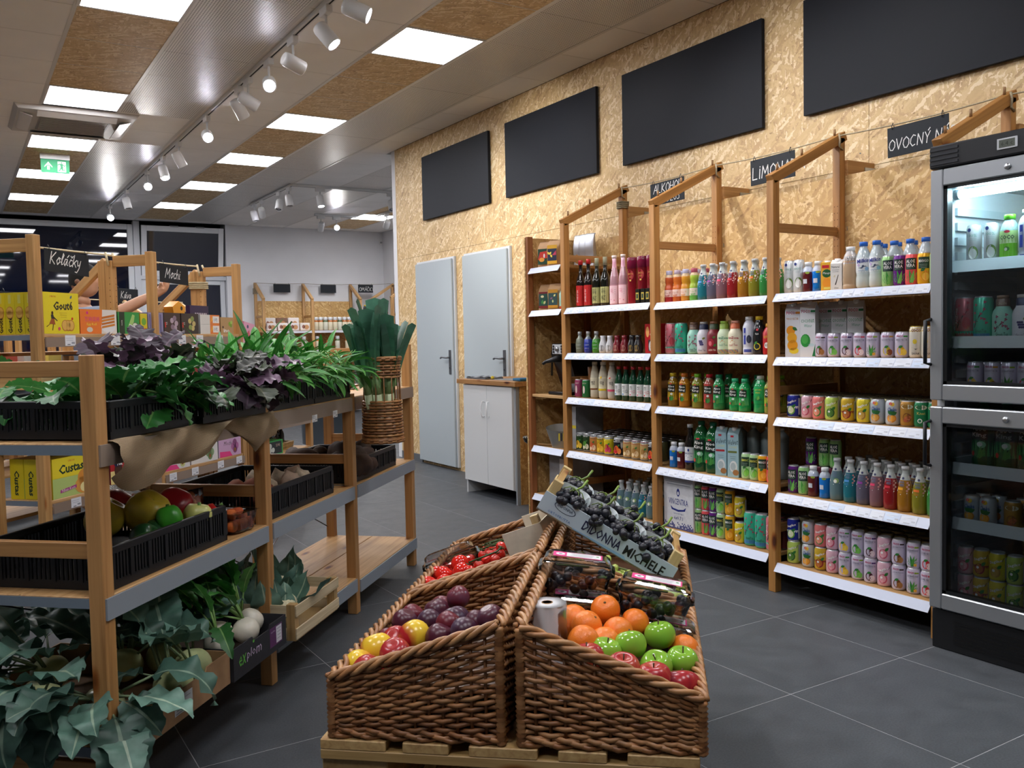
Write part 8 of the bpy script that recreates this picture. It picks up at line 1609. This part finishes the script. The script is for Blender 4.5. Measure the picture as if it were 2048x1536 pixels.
def hairf(u, v):
    a, p = 2*PI*u, .62*PI*v; c_, s_ = math.cos(a), math.sin(a); k = 1-.42*max(0, c_)*v; p *= k; r = math.sin(p)**.9; return (.107*c_*r+.035, .084*s_*r, 1.708+.124*math.cos(p)+.004*math.sin(11*a))
b.grid(hairf, 26, 12); b.build('hair', man)
hand_o = skin_body('hand', [(x_+.1, y_, z_-.01) for x_, y_, z_ in ((.47,-.115,1.58),(.53,-.09,1.62),(.56,-.07,1.66),(.575,-.06,1.70),(.575,-.06,1.725),(.545,-.05,1.71),(.55,-.04,1.735),(.56,-.1,1.69),(.57,-.1,1.715),(.54,-.125,1.66),(.55,-.14,1.68))], [(0,1),(1,2),(2,3),(3,4),(2,5),(5,6),(2,7),(7,8),(1,9),(9,10)], [.03,.034,.03,.012,.009,.012,.009,.012,.009,.012,.009], 'skin', '#c39272', man)
# ================================================================ pallet with four sloped wicker baskets
KA = math.radians(-40.9); KO = (.631, 1.821); KF = frame(KO, KA); KZ = .37
def kp(x, y, z): return KF @ V((x, y, z))
def kthing(name, label, cat, x, y, z, rz=0.0, group=None): return thing(name, label, cat, kp(x, y, z), KA+rz, group)
for lvl, (z0, z1, wd) in enumerate(((.187, KZ, 'upper'), (0.0, .186, 'lower'))):
    o = kthing('pallet', '%s wooden pallet of the stack under the fruit baskets' % wd, 'pallet', 0, 0, z0); h = z1-z0; PC = '#d9bd8c'
    for x0, x1 in ((0, .145), (.182, .282), (.325, .47), (.513, .613), (.655, .8)):
        b = MB('wood', PC); b.beam(((x0+x1)/2, 0, h-.011), ((x0+x1)/2, 1.2, h-.011), x1-x0, .022, (0,0,1), '#d8b986', 'wood', .002); b.build('deck_board', o)
    for y in (.0, .53, 1.06):
        b = MB('wood', PC); b.beam((0, y+.07, h-.033), (.8, y+.07, h-.033), .1 if y else .14, .022, (0,0,1), '#ceb07c', 'wood', .002); b.build('cross_board', o)
        for x in (0, .3275, .655): b = MB('wood', PC); b.beam((x+.0725, y+.01, h*.5-.01), (x+.0725, y+.13, h*.5-.01), .145, h-.068, (0,0,1), '#b99a6c', 'wood', .002); b.build('block', o)
    for x in (0, .3275, .655): b = MB('wood', PC); b.beam((x+.0725, 0, .011), (x+.0725, 1.2, .011), .1, .022, (0,0,1), '#ceb07c', 'wood', .002); b.build('runner', o)
WC = ('#b07848', '#9c6538', '#c08a58', '#8a5830', '#b57f4e')
def weave(b, p0, p1, h0, h1, rng):
    """woven panel from p0 to p1; heights h0, h1 at the two ends; rows fan out to follow the sloped rim"""
    p0, p1 = V(p0), V(p1); d = p1-p0; L = d.length; d.normalize(); n = V((d.y, -d.x, 0)); ns = max(4, int(L/.03)); 
    for i in range(ns+1):
        t = i/ns; p = p0+d*(L*t); h = h0+(h1-h0)*t; b.tube([p, p+V((0, 0, h))], .0038, 5, WC[3], 'wicker')
    nr = max(6, int((h0+h1)/2/.0096))
    for r in range(nr):
        pts = []; tr = (r+.5)/nr; jit = rng.uniform(-.0012, .0012)
        for i in range(ns*2+1):
            t = i/(ns*2); h = h0+(h1-h0)*t; odd = (i//2+r) % 2; off = .0052*(1 if odd else -1) if i % 2 == 0 else 0.0
            pts.append(p0+d*(L*t)+n*off+V((0, 0, .012+tr*(h-.016)+jit+.0018*math.sin(i*.9+r))))
        b.tube(pts, .0052, 5, rng.choice(WC), 'wicker')
    for k in range(3):
        pts = [p0+d*(L*i/(ns*2))+n*(.006*math.sin(i*1.6+k*2.1)+.002)+V((0, 0, .006+.006*k+.003*math.cos(i*1.6+k*2.1))) for i in range(ns*2+1)]; b.tube(pts, .0058, 5, rng.choice(WC[:3]), 'wicker')
def rim(b, p0, p1, rng):
    p0, p1 = V(p0), V(p1); d = p1-p0; L = d.length; d.normalize(); up = V((0, 0, 1)); n = d.cross(up).normalized(); up = n.cross(d); m = int(L/.011)
    for k in range(3):
        b.tube([p0+d*(L*i/m)+n*(.0095*math.cos(i*.62+k*2.094))+up*(.0065*math.sin(i*.62+k*2.094)+.003) for i in range(m+1)], .0062, 6, (WC[2], '#c99562', WC[0])[k], 'wicker')
def basket(label, x0, x1, y0, y1, hl, hr, seed):
    o = kthing('wicker_basket', label, 'basket', x0, y0, KZ+.001, 0, 'sloped wicker display baskets'); w_, l = x1-x0, y1-y0; g = random.Random(seed); e = .012
    for nm, a, c, ha, hb in (('front_weave', (e, e), (w_-e, e), hl, hr), ('back_weave', (w_-e, l-e), (e, l-e), hr, hl), ('left_weave', (e, l-e), (e, e), hl, hl), ('right_weave', (w_-e, e), (w_-e, l-e), hr, hr)):
        b = MB('wicker'); weave(b, (*a, 0), (*c, 0), ha, hb, g); b.build(nm, o)['kind'] = 'stuff'
    b = MB('wicker'); C_ = [(e, e, hl), (w_-e, e, hr), (w_-e, l-e, hr), (e, l-e, hl)]
    for i in range(4): rim(b, C_[i], C_[(i+1) % 4], g)
    b.build('rim', o)['kind'] = 'stuff'
    for i in range(4): b = MB('wicker', WC[0]); x, y, h = C_[i]; m = int(h/.0098); b.lathe([(.0085+.0035*(k_ % 2), h*k_/(2*m)) for k_ in range(2*m+1)], 8, [WC[(k_//2*3) % 5] for k_ in range(2*m)], 'wicker', (x, y, 0)); b.build('corner_post', o)
    b = MB('wicker', '#6d4526'); b.box((e, e, .002), (w_-e, l-e, .008), '#6a4325'); b.build('base', o)
    b = MB('wicker', '#6d4526'); k = .45; b.add([(e+.008, e+.008, hl*k), (w_-e-.008, e+.008, hr*k+.012), (w_-e-.008, l-e-.008, hr*k+.012), (e+.008, l-e-.008, hl*k)], [(0,1,2,3)], '#5c3a20'); b.build('liner', o)
    return o
basket('wicker basket of plums and nectarines, front left of four', .013, .405, .0, .632, .128, .252, 1)
basket('wicker basket of apples and oranges, front right of four', .424, .818, .0, .632, .25, .112, 2)
basket('wicker basket of tomatoes, rear left of four', .013, .405, .645, 1.275, .128, .252, 3)
basket('wicker basket under the tilted grape crate, rear right of four', .424, .818, .645, 1.275, .25, .112, 4)
# ---- round fruit
NEC = fruit_mesh('fruit_body', ballprof(.034, .064, 12, .006, .002), 'peach', '#e8c235', 22); NER = fruit_mesh('fruit_body', ballprof(.033, .062, 12, .006, .002), 'apple', '#a8302c', 22)
PLU = [fruit_mesh('fruit_body', ballprof(r, r*1.9, 11, .005, .001), 'plum', c, 20) for r, c in ((.030, '#4f1a2c'), (.028, '#6a1c2a'), (.029, '#40182e'))]
TOM = fruit_mesh('fruit_body', ballprof(.03, .052, 11, .007, .002), 'gloss', '#d8281c', 22, 6, .02); CHE = fruit_mesh('tomato', ballprof(.0165, .032, 9, .002), 'gloss', '#d02a1e', 14)
GAP = fruit_mesh('fruit_body', ballprof(.037, .066, 13, .013, .006, .12), 'gloss', '#86b83c', 24, 5, .015); RAP = fruit_mesh('fruit_body', ballprof(.038, .068, 13, .013, .006, .14), 'apple', '#b04a38', 24, 5, .015); DAP = fruit_mesh('fruit_body', ballprof(.04, .066, 13, .013, .006, .14), 'apple', '#7d1a2a', 24, 5, .02)
ORA = fruit_mesh('fruit_body', ballprof(.036, .068, 12, .003), 'orange', '#ee7f22', 24)
sm = MB('root', '#5a4428'); sm.tube([(0, 0, -.012), (.001, 0, 0), (.004, 0, .012)], [.0016, .0014, .002], 5); ASTEM = sm.mesh('stem')
sk = MB('print', '#2c2f33'); sk.lathe([(.009, 0), (.0001, .0008)], 12); STK = sk.mesh('sticker')
nv = MB('root', '#7a5a2a'); nv.lathe([(.0035, 0), (.0025, .0015), (.0001, .002)], 8); NAV = nv.mesh('navel')
def fruit(name, label, cat, me, p, rot, grp, stem=None, sz=0, sc=1.0, r=.033, nm='stem'):
    o = link(name, me, None, kp(p[0], p[1], p[2]-r)); o.scale = (sc, sc, sc); tag(o, label, cat, grp)
    R_ = M.Rotation(KA+rot[2], 4, 'Z') @ M.Rotation(rot[1], 4, 'Y') @ M.Rotation(rot[0], 4, 'X'); c = V((0, 0, r))
    o.matrix_world = M.Translation(kp(*p)) @ R_ @ M.Diagonal((sc, sc, sc, 1)) @ M.Translation(-c)
    if stem: link(nm, stem, o, (0, 0, sz))
    return o
PL_N = [(.068,.2,.497),(.153,.221,.525),(.128,.146,.51),(.095,.268,.498),(.05,.125,.485),(.085,.082,.492)]
NW = ('large yellow nectarine near the low rim', 'yellow nectarine resting highest', 'dark red nectarine at the front', 'red nectarine behind the yellow ones', 'yellow nectarine at the basket corner', 'red nectarine at the front corner')
for i, p in enumerate(PL_N): fruit('nectarine', NW[i], 'nectarine', NEC if i in (0, 1, 4) else NER, p, (.6*(i % 2), .5, 2.5+i), 'nectarines in the front left basket', None, sc=(1.2, 1.15, 1.1, 1.05, 1.1, 1.1)[i], r=.032)
PP_ = [(.083,.383,.505),(.085,.455,.5),(.159,.345,.52),(.16,.417,.524),(.206,.46,.55),(.226,.312,.535),(.218,.204,.53),(.231,.247,.55),(.28,.19,.552),(.335,.235,.568),(.15,.50,.51),(.22,.39,.515),(.29,.3,.535),(.06,.32,.48)]
PWD = ('large bluish plum beside the nectarines', 'plum at the low left rim', 'plum in the middle of the pile', 'plum near the divider', 'plum lying highest on the pile', 'dark plum right of the pile', 'dusky plum at the basket front', 'rosy plum between darker ones', 'reddish plum at the front right', 'lone plum by the high rim', 'plum behind the top one', 'plum half under the top one', 'plum under the lone one', 'plum tucked behind the nectarines')
for i, p in enumerate(PP_): fruit('plum', PWD[i], 'plum', PLU[i % 3], p, (.5*(i % 3), .4, i*1.1), 'plums in the front left basket', None, sc=1.1, r=.028)
TT = [(.04,.80,.482),(.075,.859,.499),(.102,.76,.5),(.11,.93,.515),(.135,.835,.515),(.04,.9,.484),(.075,.73,.49)]
TW = ('lone tomato at the low rim', 'tomato behind the lone one', 'tomato at the divider rim', 'large tomato lying highest', 'tomato below the highest one', 'tomato half under the clear lid', 'tomato at the front corner')
for i, p in enumerate(TT): fruit('tomato', TW[i], 'tomato', TOM, p, (.3*i, .5, i), 'tomatoes in the rear left basket', None, r=.026)
CW = [(.165,.80,.528),(.19,.82,.535),(.162,1.013,.523),(.165,1.06,.523),(.198,1.018,.54),(.229,.933,.548),(.239,.996,.552),(.21,.866,.542),(.24,.859,.548),(.25,.889,.555),(.241,1.06,.55),(.28,.988,.556),(.214,1.07,.537),(.176,.967,.53),(.265,.95,.56),(.215,.902,.55),(.29,1.03,.556),(.2,.96,.55),(.235,.94,.57)]
o = kthing('vine_tomatoes', 'bright cherry tomatoes on their green vine in the rear left basket', 'vine tomatoes', .2, .93, .53)
for p in CW: link('tomato', CHE, o, (p[0]-.2, p[1]-.93, p[2]-.53-.012), (rnd.uniform(-.6, .6), rnd.uniform(-.6, .6), 0))
b = MB('leaf', '#3f5a2c'); pts = sorted(CW, key=lambda t: t[1])
b.tube([(p[0]-.2, p[1]-.93, p[2]-.53+.026) for p in pts[::2]], .0028, 5, '#4a6a30')
for p in CW:
    for k in range(5): a = k*1.25+p[0]*40; b.tube([(p[0]-.2, p[1]-.93, p[2]-.53+.02), (p[0]-.2+.012*math.cos(a), p[1]-.93+.012*math.sin(a), p[2]-.53+.024)], [.0018, .0006], 4, '#3f6a2c')
b.build('vine', o)
fr_ = [(GAP, (.658,.196,.53), 'green apple with a deep stem hollow in front'), (GAP, (.724,.30,.52), 'green apple lying highest'), (GAP, (.772,.215,.49), 'green apple at the right rim'), (GAP, (.715,.165,.495), 'green apple between the red ones'), (GAP, (.605,.15,.527), 'green apple with a dark sticker'), (RAP, (.71,.088,.497), 'blushed red apple at the front'), (DAP, (.768,.1,.48), 'dark crimson apple at the front right corner'), (RAP, (.57,.085,.535), 'red apple half hidden by the front rim'), (RAP, (.645,.1,.51), 'red and green apple behind the front rim')]
for i, (me, p, wd) in enumerate(fr_):
    oo = fruit('apple', wd+' of the fruit basket', 'apple', me, p, (-.45+.25*(i % 3), -.2+.2*(i % 2), i), 'apples in the front right basket', ASTEM, .056, r=.034)
    if i == 4: link('sticker', STK, oo, (.012, -.028, .05), (.9, .3, 0))
for i, (p, wd) in enumerate((((.595,.351,.56), 'orange lying highest'), ((.557,.25,.552), 'orange beside the bag roll'), ((.556,.165,.545), 'orange in front of the bag roll'), ((.628,.262,.535), 'orange behind the green apples'), ((.665,.345,.53), 'orange below the grape boxes'), ((.78,.31,.482), 'orange at the right rim'), ((.6,.21,.527), 'orange under the others'), ((.522,.3,.55), 'orange behind the bag roll'))):
    fruit('orange', wd+' of the fruit basket', 'orange', ORA, p, (.7, .3*i, i), 'oranges in the front right basket', NAV, .065, r=.034, nm='navel')
# ---- roll of plastic bags
o = kthing('bag_roll', 'upright white roll of thin plastic bags in the fruit basket', 'bag roll', .472, .2, KZ+.115); b = MB('satin', '#e4e4e6')
b.grid(lambda u, v: ((.044+.0012*math.sin(9*2*PI*u+5*v)+.0008*math.sin(30*v))*math.cos(2*PI*u), (.044+.0012*math.sin(9*2*PI*u+5*v))*math.sin(2*PI*u), .135*v), 40, 10); b.lathe([(.0445, .134), (.013, .135)], 24, ['#dcdcdf']); b.build('plastic_roll', o); b = MB('card', '#a8835a'); b.lathe([(.013, .136), (.013, .1), (.011, .1), (.011, .136)], 14); b.build('core', o)
b = MB('film', '#f4f4f6'); b.grid(lambda u, v: ((.045+.02*u*u)*math.cos(-.9+1.3*u), (.045+.02*u*u)*math.sin(-.9+1.3*u), .02+.1*v+.01*math.sin(5*u)), 8, 4); b.build('loose_end', o)
# ---- clear grape boxes
GR = fruit_mesh('grape', ballprof(.0125, .027, 8), 'grape', '#1f2029', 12); GG = fruit_mesh('grape', ballprof(.0105, .023, 8), 'gloss', '#a9b858', 12)
def clam_mesh():
    b = MB('clear', '#f2f4f5'); l, w_ = .092, .058
    def ring(z, s): 
        out = []
        for i in range(24): a = 2*PI*i/24; c_, s_ = math.cos(a), math.sin(a); out.append((l*s*math.copysign(abs(c_)**.35, c_), w_*s*math.copysign(abs(s_)**.35, s_), z))
        return out
    R_ = [ring(0, .84), ring(.05, .97), ring(.053, 1.06), ring(.06, 1.06), ring(.063, .98), ring(.082, .9), ring(.088, .8)]; vs = sum(R_, []); b.add(vs, [(k*24+i, k*24+(i+1) % 24, (k+1)*24+(i+1) % 24, (k+1)*24+i) for k in range(6) for i in range(24)]+[tuple(range(6*24, 7*24))], smooth=False); return b.mesh('clear_shell')
CLM = clam_mesh(); lb_ = MB('print'); A = Art(); A.rect(-.062, -.026, .062, .02, '#e0408a', 1); A.rect(-.028, -.022, .058, .016, '#e9eaec', 2); A.ell(-.044, -.003, .012, .012, '#f2f0f2', 2); A.leaf(-.05, -.004, .012, .2, '#3a2f4a', 3); A.lines(.012, .008, .06, 4, .008, '#a9adb5', 3, .002); A.ell(.05, .0, .004, .004, '#3f9a4a', 3); A.flat(lb_, f=lambda u, v, e: (u, v, .0885+e)); CLL = lb_.mesh('label')
RB_ = MB('clear', '#e8ecee')
for i in range(5): RB_.box((-.066+.03*i, -.05, .0886), (-.05+.03*i, -.034, .0895))
CLR = RB_.mesh('lid_ribs')
for i, (x, y, z, rz, tl, wd) in enumerate(((.515, .45, .482, .1, .2, 'lower one of the left pair'), (.512, .455, .578, .05, .2, 'top one of the left pair'), (.715, .42, .435, -.02, .3, 'lower one of the right pair'), (.705, .425, .53, -.04, .3, 'top one of the right pair'))):
    o = kthing('grape_punnet', 'clear box of dark grapes with pink label, '+wd, 'punnet', x, y, z, rz, 'clear grape boxes'); o.rotation_euler = (0, tl*.55, KA+rz); link('clear_shell', CLM, o); link('label', CLL, o); link('lid_ribs', CLR, o)
    for k in range(22): link('grape', GR, o, (-.066+.026*(k % 6)+(.012 if k//6 % 2 else 0), -.036+.024*((k//6) % 4), .006+.02*(k % 3)), (k, k*.7, 0))
    b = MB('leaf', '#6a7a3a'); b.tube([(-.05, -.04, .07), (-.01, -.05, .074), (.03, -.03, .07)], .0022, 5); b.build('stem', o)
# ---- tilted grape crate
TL = math.radians(30.8); o = kthing('grape_crate', 'tilted printed wooden crate of black grapes on the rear right basket', 'crate', .371, .80, .719); gx = KF @ M.Translation(V((.371, .80, .719))) @ M.Rotation(TL, 4, 'Y'); o.matrix_world = gx; L_, D_, H_ = .44, .31, .062
for y in (0, D_-.005):
    b = MB('wood', '#cfd8de'); b.box((0, y, 0), (L_, y+.005, H_), '#b9cbd8', 'paint'); bd = b.build('side_board', o)
    if y == 0:
        b = MB('print'); A = Art(); A.ell(.075, .042, .035, .014, '#44546a', 1, 20); A.ell(.075, .042, .032, .0118, '#b9cbd8', 2, 20); A.txt('DIDONNA', .075, .044, .009, '#33415a', 3, .05, bold=.02); A.txt('ORTOFRUTTA', .07, .014, .0075, '#3a6ab0', 3, .075); A.txt('DIDONNA', .205, .031, .03, '#22294a', 3, .125, bold=.02); A.txt('MICHELE', .345, .031, .03, '#1c2023', 3, .13, bold=.02); A.poly([(.12, .003), (.3, .003), (.29, .012), (.12, .006)], '#8fb5d8', 1); A.flat(b, f=lambda u, v, e: (u, -e, v)); b.build('print', bd)
for x in (0, L_-.006): b = MB('wood', '#e0cfa4'); b.beam((x+.003, .006, H_*.5), (x+.003, D_-.006, H_*.5), .006, H_, (0,0,1), '#dcc795', 'wood', .0008); b.build('end_board', o)
for x in (.004, L_-.034):
    for y in (.006, D_-.036): b = MB('wood', '#e8d6a8'); b.beam((x+.015, y+.015, 0), (x+.015, y+.015, H_+.04), .03, .03, (0,1,0), '#e4d2a2', 'wood', .001); b.build('corner_post', o)
    b = MB('wood', '#e8d6a8'); b.beam((x+.015, .036, H_+.02), (x+.015, D_-.036, H_+.02), .02, .03, (0,0,1), '#c9a56c', 'wood', .001); b.build('end_rail', o)
b = MB('wood', '#cbb788'); b.box((0, 0, 0), (L_, D_, .005), '#bda877', 'wood'); b.build('base', o)
def tilted(name, label, cat, x, y, z, grp=None): t = thing(name, label, cat, (0, 0, 0), 0, grp); t.matrix_world = gx @ M.Translation(V((x, y, z))); return t
FW_ = ('first', 'second', 'third', 'fourth')
for r_ in range(2):
    for k in range(4):
        x, y = .075+.095*k, .06+.135*r_; t = tilted('foam_wrap', 'white foam wrap, %s along the %s row of the grape crate' % (FW_[k], ('front', 'back')[r_]), 'wrap', x, y, .006, 'white foam wraps'); b = MB('satin', '#e4ecee')
        def fw_(u, v):
            a = -.35+u*(PI+.7); R = .05+.006*v; return (R*math.cos(a), -.004+R*.95*math.sin(a), .01+(.05+.036*math.sin(PI*u)+.006*math.sin(9*u))*v)
        b.grid(fw_, 18, 5); b.build('sheet', t)
gq = random.Random(8)
for r_ in range(2):
    for k in range(4):
        x, y = .075+.095*k, .055+.13*r_; t = tilted('grape_bunch', 'black grape bunch, %s along the %s row of the crate' % (FW_[k], ('front', 'back')[r_]), 'grapes', x, y, .048+.012*r_, 'black grape bunches')
        for i in range(44):
            a = gq.uniform(0, 2*PI); rr = .047*math.sqrt(gq.random()); link('grape', GR, t, (rr*math.cos(a), rr*1.1*math.sin(a)-.006, .036*(1-rr/.06)+gq.uniform(-.012, .012)), (gq.random()*6, gq.random()*6, 0))
        b = MB('leaf', '#7d9a3c'); b.tube([(-.02, -.02, .03), (0, 0, .05), (.012, .015, .065), (.016, .04, .085)], [.0022, .003, .0034, .004], 6, '#86a545')
        for i in range(6): a = i*1.05; b.tube([(0, 0, .05), (.02*math.cos(a), .02*math.sin(a), .05), (.034*math.cos(a), .034*math.sin(a), .036)], .0015, 4, '#7d9a3c')
        b.build('stem', t)
# ---- green grapes on paper, clear dome, small pale crate in the tomato basket
o = kthing('paper_wrap', 'pale green tissue paper under the green grapes', 'paper', .66, .72, .5); b = MB('cloth', '#bcd094'); b.grid(lambda u, v: (-.12+.26*u, -.05+.1*v+.01*math.sin(8*u), .03*math.sin(7*u+3*v)*.6-.085*u*.9+.05), 18, 8); b.build('tissue', o)
t = kthing('green_grapes', 'green grape bunch on tissue below the grape crate', 'grapes', .66, .71, .53)
for i in range(34): link('grape', GG, t, (-.1+.24*gq.random(), -.04+.07*gq.random(), .0+.03*gq.random()-.0), (gq.random()*6, 0, 0)); 
for c_ in t.children: c_.location.z -= c_.location.x*.32
b = MB('leaf', '#8a9a4a'); b.tube([(-.08, 0, .05), (0, .01, .025), (.09, 0, -.005)], .003, 5); b.build('stem', t)
o = kthing('clear_punnet', 'clear plastic dome punnet of cherry tomatoes at the low rim', 'punnet', .075, 1.03, .45); o.rotation_euler = (0, -.3, KA+.3); link('clear_shell', CLM, o)
for k in range(12): link('tomato', CHE, o, (-.06+.03*(k % 5), -.03+.03*(k//5), .01+.01*(k % 2)))
o = kthing('small_crate', 'pale wooden punnet crate leaning in the tomato basket', 'crate', .27, .86, .50); o.matrix_world = KF @ M.Translation(V((.275, .90, .545))) @ M.Rotation(-.35, 4, 'Y') @ M.Rotation(-.12, 4, 'Z')
for y in (0, .24): b = MB('wood', '#e9e2cf'); b.box((0, y, 0), (.13, y+.004, .075), '#e4ddc8', 'card'); b.build('side_board', o)
b = MB('wood', '#e9e2cf'); b.box((0, 0, 0), (.13, .244, .004), '#d8d0b8', 'card'); b.box((.126, 0, 0), (.13, .244, .075), '#e4ddc8', 'card'); b.build('base', o)
for y in (.004, .216): b = MB('wood', '#e8d6a8'); b.beam((.115, y+.012, .0), (.115, y+.012, .1), .024, .024, (0,1,0), '#e8d8ae', 'wood', .001); b.build('corner_post', o)
